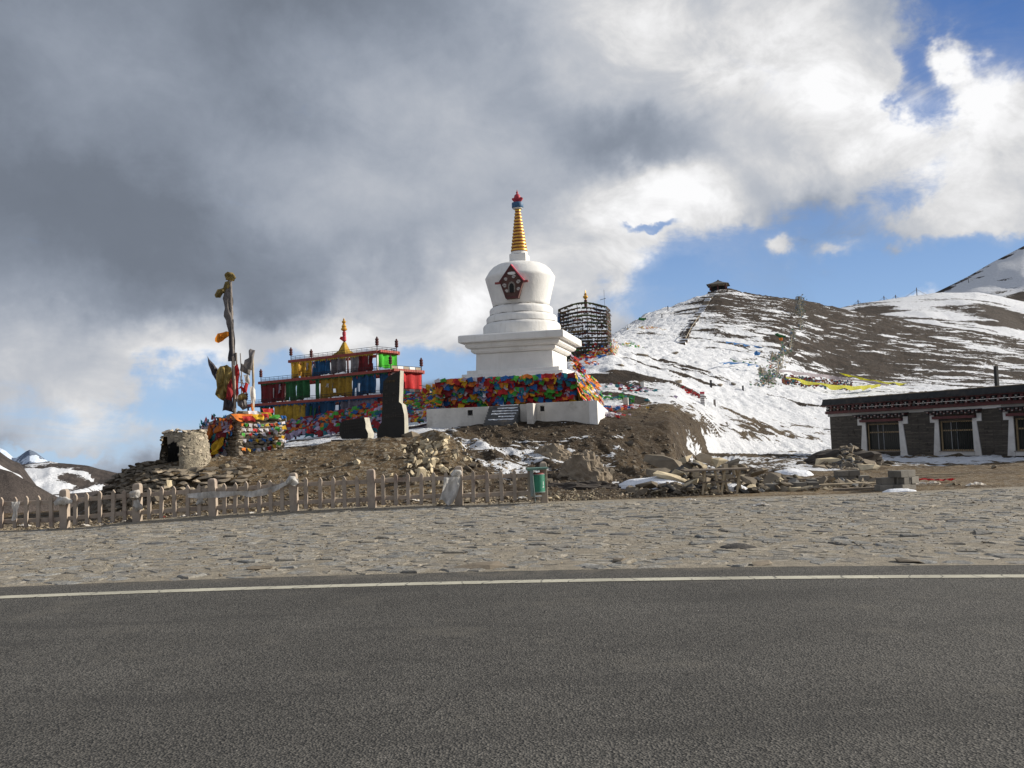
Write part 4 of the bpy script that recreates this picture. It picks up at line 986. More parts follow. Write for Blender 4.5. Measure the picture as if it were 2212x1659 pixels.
# platform wall and steps
wr = at(1273, 906, 37.0)
WF = Frame((wr.x, wr.y, 0), -14)
def wu(xd): q = on_plane(xd, 890, WF.o, WF.y); return (q-WF.o).dot(WF.x)
pw = thing('platform_wall', 'low dirty white retaining wall in front of the stupa, split by a flight of steps', 'wall', tuple(WF.p(-4, 0, 2.3)))
uL, s0, s1, s2, s3 = wu(921), wu(1056), wu(1124), wu(1143), wu(1158)
WT = 3.10
def wallseg(u0, u1, y0, y1, z0, z1, holes_=()):
    us = sorted([u0, u1]+[h for hh in holes_ for h in hh]); k = 0
    for a_, b_ in zip(us[:-1], us[1:]):
        mb_ = MB(WF)
        if any(abs(a_-h0) < 1e-6 for h0, h1 in holes_):
            mb_.box(a_, b_, y0, y1, z1-.12, z1); mb_.box(a_, b_, y0, y1, z0, z1-.36); mb_.box(a_, b_, y0+.12, y1, z1-.36, z1-.12)
        else: mb_.box(a_, b_, y0, y1, z0, z1)
        mb_.build('wall_section', 'dirty_whitewash', pw, bevel=.012 if len(mb_.v) == 8 else 0)
h1 = wu(1016); h2 = wu(1172)
wallseg(uL, s0, 0, .35, 1.9, WT-.04, [(h1-.12, h1+.10)])
wallseg(s1, s2+.02, -.05, .35, 1.9, WT-.01)
wallseg(s2+.021, s3, -.55, .35, 1.9, WT)
wallseg(s3+.001, 0, 0, .35, 1.9, WT+.02, [(h2-.10, h2+.08)])
for hx in (h1-.01, h2-.01):
    mb = MB(WF); mb.box(hx-.10, hx+.09, .05, .10, WT-.36, WT-.14); mb.build('hole_shade', 'black', pw)  # black panel stands for the shade inside the wall hole
mb = MB(WF); mb.hexa([(-.0+.001, 0, 1.9), (.36, 0, 1.9), (.36, 3.2, 2.1), (.001, 3.2, 2.1), (.001, 0, WT+.02), (.36, 0, WT+.02), (.36, 3.2, 2.75), (.001, 3.2, 2.75)])
mb.build('wing_wall', 'whitewash', pw, bevel=.012)
mb = MB(WF); mb.box(uL, uL+.35, .351, 2.5, 1.9, WT-.04); mb.build('wing_wall', 'dirty_whitewash', pw)
mb = MB(WF); mb.box(uL+.3, -.02, .36, 3.4, 2.2, WT-.10); mb.build('terrace_floor', 'grime', pw)
stp = thing('stairs', 'dark stone steps dusted with snow between the two platform walls', 'steps', tuple(WF.p((s0+s1)/2, -.3, 2.2)))
ns = 7
for k in range(ns):
    y0 = -.95+k*.17; z1 = 2.22+(k+1)*.122
    mb = MB(WF); mb.box(s0+.004, s1-.004, y0, y0+.30, z1-.14-.3, z1, jit=.004); st = mb.build('step', 'grey_timber' if False else 'dark_slate', stp)
    rr = random.Random(k); u = s0+.1+rr.random()*.5; ue = s1-.02-rr.random()*.1
    if k > 0:
        mb = MB(WF); n = 12; mb.sheet([[(u+(ue-u)*i/n, y0-.012+.02*rr.random(), z1-.035*rr.random()), (u+(ue-u)*i/n, y0+.02, z1+.025), (u+(ue-u)*i/n, y0+.14+.04*rr.random(), z1+.012)] for i in range(n+1)]); mb.build('snow', 'snow_clump', stp, smooth=True)

# ================================================================== CURTAINED PAVILION
pc = at(843.7, 797, 44.3); PF = Frame((pc.x, pc.y, 0), -34)
pav = thing('prayer_pavilion', 'three-tiered red framed pavilion hung with red, green, yellow and blue curtains', 'pavilion', (pc.x-4, pc.y+3, 2.2))
def strip_curtain(name, mat, fr_, a, b, zt_, zb_, off, axis='x', gaps=(), seed=0, dens=5.0, ragged=0.0):
    """gathered curtain between a and b along the frame's axis"""
    rn_ = random.Random(seed); L_ = abs(b-a); n = max(6, int(L_*14)); g = []; mb_ = MB(fr_); ph = rn_.uniform(0, 6); ph2 = rn_.uniform(0, 6)
    def flush():
        nonlocal g
        if len(g) > 1: mb_.sheet(g)
        g = []
    for i in range(n+1):
        t_ = i/n; u = a+(b-a)*t_
        if any(g0 < t_ < g1 for g0, g1 in gaps): flush(); continue
        bot = zb_+.05*math.sin(t_*L_*3+ph2)+rn_.uniform(-.04, .06); row_ = []
        for j in range(6):
            v = j/5; d = off - (.045+.07*v)*math.sin(t_*L_*dens*2.4+ph)*(1+.5*math.sin(t_*L_*3.1+ph2)) - .02*rn_.random()
            z = zt_+(bot-zt_)*v; uu = u+.03*math.sin(v*4+t_*9)
            row_.append((uu, d, z) if axis == 'x' else (d, uu, z))
        g.append(row_)
    flush()
    if ragged:
        keep = []; skip = 0
        for f_ in mb_.f:
            if skip > 0: skip -= 1; continue
            if rn_.random() < ragged*.5: skip = rn_.randrange(0, 3); continue
            keep.append(f_)
        mb_.f = keep
    return mb_.build(name, mat, pav, smooth=True)
def rail(fr_, a, b, off, z, axis, mat='iron', hh=.2, mesh_panels=False):
    mb_ = MB(fr_); f = (lambda u, zz1: (u, off, zz1)) if axis == 'x' else (lambda u, zz1: (off, u, zz1))
    for zz1 in (z+hh, z+hh*.55, z+.05): mb_.tube([f(a, zz1), f(b, zz1)], .012, 4)
    n = max(2, int(abs(b-a)/.35))
    for i in range(n+1): u = a+(b-a)*i/n; mb_.tube([f(u, z), f(u, z+hh+.01)], .010, 4)
    mb_.build('railing', mat, pav)
def ornament(fr_, x, y, z, h=.62, lean=0):
    mb_ = MB(fr_); mb_.tube([(x, y, z-.02), (x+lean, y, z+h)], .022, 5); mb_.build('corner_pole', 'iron', pav)
    mb_ = MB(fr_); c_ = (x+lean*.6, y)
    mb_.lathe([(.05, z+.25), (.09, z+.28), (.10, z+.33), (.07, z+.36), (.09, z+.40), (.10, z+.46), (.065, z+.49), (.09, z+.53), (.095, z+.60), (.04, z+.64), (.05, z+.68), (.01, z+.72)], 10, c_, 0)
    o = mb_.build('victory_banner', None, pav, mats=['tile_red']); o.data.materials[0] = MATS['maroon']
tiers = [  # x0 (left), x1 (right corner), y0 front, depth, beam top z, curtain bottom z
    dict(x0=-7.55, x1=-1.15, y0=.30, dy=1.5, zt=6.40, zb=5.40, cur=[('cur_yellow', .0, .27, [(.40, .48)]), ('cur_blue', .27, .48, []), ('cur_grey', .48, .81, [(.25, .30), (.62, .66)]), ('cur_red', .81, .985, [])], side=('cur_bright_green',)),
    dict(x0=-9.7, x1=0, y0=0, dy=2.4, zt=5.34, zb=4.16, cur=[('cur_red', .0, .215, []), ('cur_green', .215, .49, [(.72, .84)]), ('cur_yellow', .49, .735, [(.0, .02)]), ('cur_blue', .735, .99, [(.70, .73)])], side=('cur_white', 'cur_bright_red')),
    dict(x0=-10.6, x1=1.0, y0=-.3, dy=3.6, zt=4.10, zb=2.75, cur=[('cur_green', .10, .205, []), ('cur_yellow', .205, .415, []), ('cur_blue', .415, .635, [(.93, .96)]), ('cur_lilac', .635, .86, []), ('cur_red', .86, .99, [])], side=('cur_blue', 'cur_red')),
]
for ti, t_ in enumerate(tiers):
    x0, x1, y0, dy, zt, zb = (t_[k] for k in ('x0', 'x1', 'y0', 'dy', 'zt', 'zb')); y1 = y0+dy
    for (ax0, ax1, ay0, ay1) in [(x0-.1, x1+.1, y0-.14, y0+.02), (x0-.1, x1+.1, y1-.02, y1+.14), (x1-.02, x1+.14, y0+.021, y1-.021), (x0-.14, x0+.02, y0+.021, y1-.021)]:
        mb = MB(PF); mb.box(ax0, ax1, ay0, ay1, zt-.15, zt); mb.build('beam', 'beam_red', pav, bevel=.01)
    mb = MB(PF)
    if ti > 0: mb.box(x0+.03, x1-.03, y0+.03, y1-.03, zt-.08, zt-.03); mb.build('deck', 'beam_red', pav)
    # scalloped tile edge on the sunny side
    if True:
        n = int(dy/.13)
        for i in range(n):
            mb = MB(PF); ya = y0+dy*i/n; mb.box(x1+.141, x1+.24, ya+.01, ya+dy/n-.015, zt-.10, zt+.02, jit=.006); mb.build('roof_tile', 'tile_red', pav)
    for k in range(7):
        xx = x0+.06+(x1-x0-.12)*k/6
        mb = MB(PF); mb.box(xx-.035, xx+.035, y0+.03, y0+.10, zb-.2 if ti < 2 else 2.0, zt-.151); mb.build('post', 'maroon', pav)
    mb = MB(PF); mb.box(x1-.06, x1+.02, y0-.02, y0+.06, zb, zt-.151); mb.build('post', 'white_print' if ti == 0 else 'maroon', pav)
    mb = MB(PF); mb.box(x1-.06, x1+.02, y1-.08, y1, zb, zt-.151); mb.build('post', 'maroon', pav)
    mb = MB(PF); mb.box(x0, x0+.07, y1-.08, y1, zb, zt-.151); mb.build('post', 'maroon', pav)
    W_ = x1-x0
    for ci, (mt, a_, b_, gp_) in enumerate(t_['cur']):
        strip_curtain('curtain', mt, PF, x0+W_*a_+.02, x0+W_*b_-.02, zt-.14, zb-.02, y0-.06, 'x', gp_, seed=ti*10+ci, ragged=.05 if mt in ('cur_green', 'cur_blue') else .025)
    # narrow bright cloths between curtains
    for k in range(4):
        rr = random.Random(ti*31+k); xx = x0+W_*rr.uniform(.1, .95); strip_curtain('curtain_strip', rr.choice(['cur_white', 'cur_lilac', 'cur_green', 'cur_red']), PF, xx, xx+.13, zt-.2-.3*rr.random(), zb+.2+.4*rr.random(), y0-.10, 'x', (), seed=k)
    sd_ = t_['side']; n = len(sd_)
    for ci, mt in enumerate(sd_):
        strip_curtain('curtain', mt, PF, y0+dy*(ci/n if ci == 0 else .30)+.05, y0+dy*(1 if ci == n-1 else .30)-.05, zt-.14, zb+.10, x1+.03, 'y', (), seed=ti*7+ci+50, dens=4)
    # back curtains seen through gaps only on the lowest storey
    if ti == 2: strip_curtain('curtain', 'cur_blue', PF, x0+.2, x1-.3, zt-.14, zb+.05, y1-.1, 'x', [(.3, .33)], seed=91)
    # ragged valance under the beam
    mb = MB(PF); g = []; rr = random.Random(ti+5)
    for i in range(90): u = x0+W_*(.02+.97*i/89); g.append([(u, y0-.12-.02*rr.random(), zt-.152), (u, y0-.13, zt-.17-.03*rr.random()), (u, y0-.13-.02*rr.random(), zt-.19-.12*rr.random()*(i % 2))])
    mb.sheet(g); mb.build('valance', ['cur_yellow', 'cur_green', 'cur_blue'][ti], pav)
    for (a_, b_, off, ax) in [(x0, x1, y0, 'x'), (y0, y1, x1, 'y'), (x0, x1, y1, 'x')]:
        rail(PF, a_, b_, off, zt+.001, ax)
    if ti > 0:
        for k in range(5 if ti == 1 else 8):
            mb = MB(PF); ya = y0+.06+(dy-.1)*k/(5 if ti == 1 else 8); mb.box(x1+.015, x1+.03, ya, ya+(dy-.1)/(5 if ti == 1 else 8)-.05, zt+.05, zt+.18); mb.build('railing_panel', ['coping', 'white_print'][k % 2], pav)
    for (xx, yy) in [(x0, y0), (x1, y0), (x1, y1), (x0, y1)]: ornament(PF, xx, yy, zt)
strip_curtain('side_cloth', 'cur_white', PF, .3, 2.0, 5.2, 4.25, -9.75, 'y', (), seed=77)
strip_curtain('side_cloth', 'cur_yellow', PF, .4, 1.7, 6.3, 5.5, -7.62, 'y', (), seed=78)
# roof finial: tent of yellow cloth, pole and gilded jar
fx, fy = -4.0, .85
mb = MB(PF); mb.add([(fx-.62, fy-.5, 6.36), (fx+.55, fy-.5, 6.36), (fx+.55, fy+.5, 6.36), (fx-.62, fy+.5, 6.36), (fx-.26, fy-.2, 6.66), (fx+.22, fy-.2, 6.66), (fx+.22, fy+.2, 6.66), (fx-.26, fy+.2, 6.66), (fx-.06, fy-.05, 7.12), (fx+.06, fy-.05, 7.12), (fx+.06, fy+.05, 7.12), (fx-.06, fy+.05, 7.12)],
  [(0, 1, 5, 4), (1, 2, 6, 5), (2, 3, 7, 6), (3, 0, 4, 7), (4, 5, 9, 8), (5, 6, 10, 9), (6, 7, 11, 10), (7, 4, 8, 11), (8, 9, 10, 11), (3, 2, 1, 0)]); mb.build('roof_tent', 'cur_yellow', pav)
mb = MB(PF); mb.tube([(fx, fy, 7.10), (fx, fy, 7.9)], .05, 8); mb.build('finial_pole', 'maroon', pav)
mb = MB(PF); mb.lathe([(.06, 7.15), (.11, 7.2), (.11, 7.42), (.07, 7.46), (.10, 7.5), (.10, 7.66), (.05, 7.7)], 12, (fx, fy)); mb.build('finial_cloth', 'crimson', pav, smooth='auto')
mb = MB(PF); mb.prism([(fx-.34, 7.33), (fx-.12, 7.2), (fx-.08, 7.42), (fx-.25, 7.45)], fy-.02, fy+.02); mb.build('pennant', 'flag_red', pav)
mb = MB(PF); mb.lathe([(.07, 7.72), (.16, 7.78), (.17, 7.84), (.11, 7.9), (.13, 7.98), (.09, 8.06), (.05, 8.12), (.10, 8.17), (.11, 8.24), (.04, 8.30), (.05, 8.35), (.01, 8.42)], 16, (fx, fy)); mb.build('gilded_finial', 'gold', pav, smooth='auto')
# flags on the foot of the pavilion
heap4 = thing('prayer_flag_heap', 'rows of faded prayer flags strung low in front of the curtained pavilion', 'prayer flags', at(720, 900, 41), 'heaps of prayer flags on the knoll')
def low(s_, t_):
    top = at(612, 918, 45).lerp(at(830, 874, 41.5), s_); bot = at(612, 938, 44).lerp(at(835, 915, 40), s_); p = top.lerp(bot, t_); return p
mb = MB(); mb.sheet([[tuple(low(s_, t_)+Vector((0, .12, -.15))) for t_ in np.linspace(0, 1, 6)] for s_ in np.linspace(0, 1, 30)]); mb.build('backing_cloth', 'rag_dark', heap4, smooth=True)
for r_ in range(6):
    for i in range(38):
        s_ = (i+rn.random())/38; P = low(s_, r_/5.5); P.z += .10*math.sin(s_*14+r_); put_flag(heap4, P, (1, -.15, 0), (-.1, -.9, .3), rn.uniform(.26, .42), rn, ['lilac', 'darkred', 'darkred', 'teal', 'green', 'lilac', 'orange', 'teal', 'red', 'darkred'])
its = []
for i in range(200):
    s_ = rn.random(); P = low(s_, -.35+rn.random()*.9*(.3+s_)); its.append((P, (1, -.15, 0), (-.1, -.9, .3), rn.uniform(.18, .32), rn.choice(['orange', 'green', 'red', 'blue', 'lilac', 'darkred'] if s_ > .4 else ['darkred', 'lilac', 'blue'])))
mix_flags('flags', its, heap4, kind='stuff')

# ================================================================== STELES
def glyphs(text, fr_, x, y, z, size, mat, parent, name='inscription'):
    cu = bpy.data.curves.new('text', 'FONT'); cu.body = text; cu.size = size; cu.align_x = 'CENTER'; cu.align_y = 'CENTER'; cu.extrude = .004
    to = bpy.data.objects.new('text', cu); C.objects.link(to); dg = bpy.context.evaluated_depsgraph_get(); me = bpy.data.meshes.new_from_object(to.evaluated_get(dg))
    bpy.data.objects.remove(to)
    if len(me.polygons) == 0: return None
    me.materials.clear(); me.materials.append(MATS[mat])
    o = bpy.data.objects.new(name, me); C.objects.link(o); o.parent = parent
    o.location = fr_.p(x, y, z)-parent.location; o.rotation_euler = (R(90), 0, R(fr_.a)); return o
sb = at(868, 944, 29.0); STF = Frame((sb.x, sb.y, 0), -8)
def px2(fr_, xd, yd): q = on_plane(xd, yd, fr_.o, fr_.y); return ((q-fr_.o).dot(fr_.x), q.z)
st = thing('stele', 'tall dark stone stele with a slanted top and faint carved characters', 'stele', tuple(STF.p(-.4, .2, sb.z-.1)))
outl = [(828, 824), (826, 860), (825, 900), (824, 912), (818, 922), (814, 936), (815, 952), (874, 952), (874, 915), (873, 895), (868, 873), (862, 868), (863, 845), (864.5, 800), (840, 812)]
pl = [px2(STF, *q) for q in outl][::-1]
mb = MB(STF); n = len(pl)
vs = [(x, 0+random.uniform(-.006, .006), z) for x, z in pl]+[(x+.03+random.uniform(-.02, .02), .42+random.uniform(-.03, .03), z+random.uniform(-.02, .02)-.01) for x, z in pl]
mb.add(vs, [tuple(range(n))], 0); mb.add(vs, [tuple(range(2*n-1, n-1, -1))]+[((i+1) % n, i, i+n, (i+1) % n+n) for i in range(n)], 1)
o = mb.build('slab', None, st, mats=['stele_shaded_face', 'stele_lit_side'])
for k, ch in enumerate('拔五零一三'): x, z = px2(STF, 834+.6*k, 838+k*15.6-4*0); glyphs(ch, STF, x, -.012, z, .15, 'faint_carving', st)
for k, ch in enumerate('米拉山口'): x, z = px2(STF, 850.6+.5*k, 850+k*15.2); glyphs(ch, STF, x, -.012, z, .15, 'faint_carving', st)
for k in range(7):      # heading in gold, a row of head-bar letters
    x, z = px2(STF, 835+k*3.1, 825.5-.35*k); mb = MB(STF); mb.box(x-.022, x+.022, -.014, -.008, z+.035, z+.045)
    for q in range(1+k % 3): mb.box(x-.018+q*.014, x-.011+q*.014, -.014, -.008, z-.03+.01*((k+q) % 2), z+.035)
    mb.build('inscription', 'gold_carving', st)
for r_ in range(2):
    x, z = px2(STF, 851, 897+r_*4)
    for k in range(11): mb = MB(STF); xx = x-.33+k*.06; mb.box(xx, xx+.035, -.013, -.008, z, z+.022); mb.build('inscription', 'faint_carving', st)
s2b = at(790, 944, 30.0); S2 = Frame((s2b.x, s2b.y, 0), -14)
st2 = thing('stele', 'low broad dark stone tablet with lines of carved text, left of the tall stele', 'stele', tuple(S2.p(-.4, .2, s2b.z-.1)))
outl = [(744, 908), (735, 914), (733, 924), (733, 938), (738, 948), (795, 946), (795, 936), (790, 925), (790, 915), (787, 902), (770, 904)]
pl = [px2(S2, *q) for q in outl][::-1]; n = len(pl); mb = MB(S2)
vs = [(x, random.uniform(-.006, .006), z) for x, z in pl]+[(x+.02+random.uniform(-.02, .02), .42+random.uniform(-.03, .03), z+random.uniform(-.02, .02)) for x, z in pl]
mb.add(vs, [tuple(range(n))], 0); mb.add(vs, [tuple(range(2*n-1, n-1, -1))]+[((i+1) % n, i, i+n, (i+1) % n+n) for i in range(n)], 1); mb.build('slab', None, st2, mats=['stele_shaded_face', 'stele_lit_side'])
for r_ in range(4):
    for k in range(9):
        x, z = px2(S2, 745+k*4.4, 914+r_*6.6-.5*k)
        mb = MB(S2); mb.box(x-.022, x+.022, -.012, -.007, z-.005, z+.004); mb.box(x-.004, x+.005, -.012, -.007, z-.03, z+.03); mb.build('inscription', 'faint_carving', st2)
p = at(762, 952, 29.8); mb = MB(Frame((p.x, p.y, 0), -14)); mb.box(-.75, .75, -.1, .6, p.z-.3, p.z+.03, jit=.03); o = mb.build('footing_slab', 'dark_earth', None); tag(o, 'rough dark footing slab under the low broad tablet', 'slab')
p = at(886, 946, 28.7); o = place('boulder', ROCKS[2], None, (p.x, p.y+.1, p.z+.09), (0, .1, .5), (.62, .5, .42)); tag(o, 'squarish brown boulder leaning at the right foot of the tall stele', 'stone')
p = at(812, 952, 28.6); o = place('boulder', PALE[1], None, (p.x, p.y, p.z-.01), (0, 0, .3), (.34, .3, .14)); tag(o, 'small pale stone on the path between the two steles', 'stone')
# ================================================================== STONE ALTAR WITH POLE
ac = at(516, 990, 28.0); AF = Frame((ac.x, ac.y, 0), 42); az0 = ac.z
alt = thing('stone_altar', 'square dry-stone altar wrapped in strings of prayer flags', 'altar', (ac.x, ac.y, az0))
LA, LB, HA = 1.55, 2.3, 1.22
core = MB(AF); core.box(.10, LA-.10, .10, LB-.10, az0-.5, az0+HA-.05); core.build('core', 'dark_earth', alt)
rn = random.Random(21)
def course_wall(fr_, L_, z0, z1, along, parent, base_h=.105, depth=.22, mesh=WSTONE, name='stone'):
    z = z0; k = 0
    while z < z1-.03:
        h = base_h*rn.uniform(.75, 1.3); u = rn.uniform(-.05, 0)
        while u < L_-.02:
            wdt = rn.uniform(.14, .36); wdt = min(wdt, L_-u+.02)
            loc, rz = along(u+wdt/2, z+h/2)
            place(name, mesh[rn.randrange(len(mesh))], parent, loc, (rn.gauss(0, .05), rn.gauss(0, .06), rz+rn.gauss(0, .06)), (wdt*1.08, depth*rn.uniform(.85, 1.15), h*1.12)); u += wdt
        z += h
course_wall(AF, LA, az0-.25, az0+HA, lambda u, z: (AF.p(u, .06+rn.gauss(0, .012), z), R(42)), alt)
course_wall(AF, LB, az0-.35, az0+HA-.05, lambda u, z: (AF.p(.06, u, z), R(132)), alt)
course_wall(AF, LA, az0+.6, az0+HA, lambda u, z: (AF.p(u, LB-.06, z), R(42)), alt)
for i in range(26):   # flat capping slabs and a low heap of stones on top
    u, v = rn.uniform(.0, LA), rn.uniform(0, LB); r_ = min(u, LA-u, v, LB-v)
    place('cap_stone', SLABS[i % 5], alt, AF.p(u, v, az0+HA+.02+min(r_, .7)*.42*rn.random()), (rn.gauss(0, .1), rn.gauss(0, .1), rn.uniform(0, 3)), (rn.uniform(.3, .5), rn.uniform(.2, .35), rn.uniform(.05, .1)))
core = MB(AF); core.hexa([(.02, .02, az0+HA-.04), (LA-.02, .02, az0+HA-.04), (LA-.02, LB-.02, az0+HA-.04), (.02, LB-.02, az0+HA-.04), (.55, .8, az0+HA+.30), (LA-.5, .8, az0+HA+.30), (LA-.5, LB-.8, az0+HA+.30), (.55, LB-.8, az0+HA+.30)]); core.build('rubble_top', 'rock', alt)
# strings of flags across the sunny face
nfc = -AF.y
sag_rows = [(.0, 1.12, 1.14, .07), (.02, .95, 1.0, .06), (.0, .80, .95, .09), (.02, .60, .70, .05), (.02, .34, .60, .10)]
for r_, (u0, za, zb, sg) in enumerate(sag_rows):
    s_t = thing('prayer_flag_string', ['topmost string of small flags across the sunny face of the stone altar', 'second string of flags from the top on the sunny altar face', 'third string from the top on the sunny altar face, with red and blue flags',
        'fourth string from the top on the sunny altar face, bunched in the middle', 'lowest string of square flags across the sunny altar face, rising to the right'][r_], 'flag string', tuple(AF.p(LA/2, -.12, az0+za)), 'strings of flags round the stone altar')
    pts = []; n = 14
    for i in range(n+1): t_ = i/n; pts.append(AF.p(u0+LA*t_, -.10-.02*math.sin(t_*9), az0+za+(zb-za)*t_**(2 if r_ == 4 else 1)-sg*math.sin(t_*math.pi)))
    mb = MB(); mb.tube(pts, .008, 4); mb.build('cord', 'rag_white', s_t)
    nfl = [11, 8, 7, 7, 9][r_]
    for i in range(nfl):
        t_ = (i+.5)/nfl; k = t_*n; a_ = int(k); P = Vector(pts[a_]).lerp(pts[min(n, a_+1)], k-a_)
        put_flag(s_t, P+nfc*.02, AF.x, nfc+Vector((0, 0, .1)), rn.uniform(.09, .14), rn, [['orange'], ['yellow'], ['blue'], ['white'], ['white'], ['red'], ['yellow'], ['green'], ['white']][i % 9] if r_ == 4 else ['blue', 'white', 'red', 'green', 'yellow', 'orange', 'white'])
# large cloths over the top and bulging down the shaded left side
def drape(name, label, mat, P, wdt, length, xdir, ndir, amp=.06, cat='cloth', parent=None, seed=0, nseg=12, slope=0.0, group='cloths draped over the stone altar', curl=0):
    rn_ = random.Random(seed); x = Vector(xdir).normalized(); n = Vector(ndir).normalized(); dn = (Vector((0, 0, -1))+n*slope).normalized(); g = []
    for i in range(nseg+1):
        t_ = i/nseg; row_ = []
        for j in range(10):
            v = j/9; k = 1-.35*v*abs(math.sin(seed+2))
            a_ = (t_-.5)*wdt*k
            row_.append(tuple(Vector(P)+x*(a_+curl*v*v*length)+dn*length*v*(1+.12*math.sin(t_*6+seed))+n*(.05+amp*math.sin(t_*9+seed*1.7+v*2)*(.4+v)+amp*.5*math.sin(v*7+t_*4)+rn_.gauss(0, .008))))
        g.append(row_)
    mb_ = MB(); mb_.sheet(g); o = mb_.build(name, mat, parent, smooth=True)
    if label: tag(o, label, cat, group)
    return o
nl = -AF.x
tops = [('orange', 'orange cloth spread over the front edge of the altar top', (.15, .10, .12), .75, .30), ('white', 'white cloth crumpled near the middle of the altar top', (.55, .2, .22), .35, .25), ('red', 'red cloth over the front left corner of the altar top', (.28, -.05, .04), .42, .22),
        ('yellow', 'yellow cloth on the altar top right of the red one', (.62, -.02, .10), .40, .24), ('green', 'green flag strip along the right part of the altar top edge', (1.15, .0, .08), .5, .16), ('red', 'bright red cloth heaped on the back right of the altar top', (1.15, .35, .30), .42, .22),
        ('yellow', 'pale yellow cloth right of centre on the altar top', (.95, .05, .16), .34, .2), ('blue', 'small blue cloth at the right corner of the altar top', (1.5, -.02, .05), .2, .14), ('red', 'second red cloth, centre of the altar top edge', (.85, -.04, .12), .26, .2)]
for i, (c_, lab, (u, v, z), wd_, ln_) in enumerate(tops):
    drape('cloth', lab, 'flag_'+c_, AF.p(u, v, az0+HA+z+.06), wd_, ln_, AF.x, nfc, .035, seed=i, slope=.9)
lefts = [('blue', 'dark blue cloth at the far upper left corner of the altar', 2.2, 1.15, .5, .55), ('white', 'grey white cloth next to the blue one at the upper left of the altar', 1.9, 1.2, .45, .6), ('orange', 'orange brown cloth hanging down the shaded altar side', 1.35, 1.1, .6, .75), ('orange', 'large orange cloth draped from the altar top over its shaded side', .75, 1.3, .9, .45),
         ('green', 'bright green cloth billowing from the shaded side of the altar', 1.25, .62, .62, .3), ('yellow', 'long yellow ochre cloth hanging near the altar corner, shaded side', .55, .75, .42, .6), ('white', 'grey cloth trailing to the ground on the shaded altar side', .75, .35, .5, .42), ('orange', 'rust coloured cloth low on the shaded side of the altar', 1.5, .55, .45, .55),
         ('darkred', 'dark red cloth high on the shaded side close to the corner', .35, .95, .4, .3), ('teal', 'dark teal cloth in the middle of the shaded altar side', .9, .95, .45, .3), ('blue', 'blue cloth low at the far left of the altar', 2.1, .65, .4, .5), ('darkred', 'dark red cloth under the blue one at the far left', 1.95, .9, .4, .5), ('lilac', 'lilac flag at the near corner of the shaded side', .25, 1.15, .25, .3)]
for i, (c_, lab, v, z, wd_, ln_) in enumerate(lefts):
    drape('cloth', lab, 'flag_'+c_, AF.p(-.12-.05*(i % 3), v, az0+z), wd_, ln_, AF.y, nl, .11, seed=i+20, slope=.25+.35*((i*7) % 3)/3)
its = []
for i in range(120):
    v = rn.uniform(.0, 2.5); z = rn.uniform(.15, 1.3); its.append((AF.p(-.14-.12*(1.3-z)-.05*rn.random()-.22*max(0, math.sin(v/2.4*3.1))*rn.random(), v, az0+z), AF.y, nl+Vector((0, 0, .2)), rn.uniform(.10, .2), rn.choice(['darkred', 'teal', 'orange', 'blue', 'teal', 'lilac', 'darkred', 'darkred'])))
mix_flags('small_flags', its, None, label='mass of small dark flags hung on the shaded left side of the altar', kind='stuff')
# pole and rags
pb = at(507, 876, 28.9); pt = at(497.5, 597, 28.9)
pole = thing('flag_pole', 'tall grey pole rising from the stone altar, rag-wrapped and topped by a yellow knot', 'pole', tuple(pb-Vector((0, 0, .25))))
mb = MB(); mb.tube([pb-Vector((0, 0, .3)), pb.lerp(pt, .35), pb.lerp(pt, .36), pt], [.055, .06, .05, .045], 8); mb.build('shaft', 'grey_timber', pole, smooth='auto')
def blobby(name, mat, pts, rad, seed, parent=None, squash=.7, label=None, cat=None, group=None):
    """crumpled bundle of cloth along a line"""
    mb_ = MB(); pts = [Vector(p) for p in pts]; n = 14; g = []; rn_ = random.Random(seed); m_ = 4*len(pts)
    for i in range(m_+1):
        t_ = i/m_*(len(pts)-1); k = min(len(pts)-2, int(t_)); p = pts[k].lerp(pts[k+1], t_-k); r_ = rad[k]+(rad[k+1]-rad[k])*(t_-k); d = (pts[k+1]-pts[k]).normalized()
        a_ = d.cross(Vector((0, 1, .1))).normalized(); b_ = d.cross(a_); row_ = []
        for j in range(n+1):
            th = 6.2832*(j % n)/n; q = r_*(1+.32*math.sin(th*3+seed+t_*2.5)+.18*math.sin(th*5-t_*4)+rn_.uniform(-.07, .07)*(0 if j == n else 1)); row_.append(tuple(p+a_*math.cos(th)*q+b_*math.sin(th)*q*squash))
        row_[-1] = row_[0]; g.append(row_)
    mb_.sheet(g); o = mb_.build(name, mat, parent, smooth=True)
    if label: tag(o, label, cat, group)
    return o
D_ = 28.9
blobby('top_knot', 'rag_ochre', [at(486, 594, D_), at(495, 595, D_), at(506, 604, D_)], [.06, .14, .08], 3, pole)
blobby('knot', 'rag_ochre', [at(499, 590, D_), at(502, 600, D_)], [.06, .09], 4, pole)
blobby('wrapping', 'rag_grey', [at(497, 606, D_), at(491, 645, D_), at(494, 680, D_), at(498, 700, D_), at(499, 740, D_)], [.05, .13, .12, .09, .05], 5, pole, .6)
blobby('wrapping', 'rag_dark', [at(500, 690, D_), at(500, 735, D_), at(502, 780, D_)], [.06, .085, .10], 6, pole, .6)
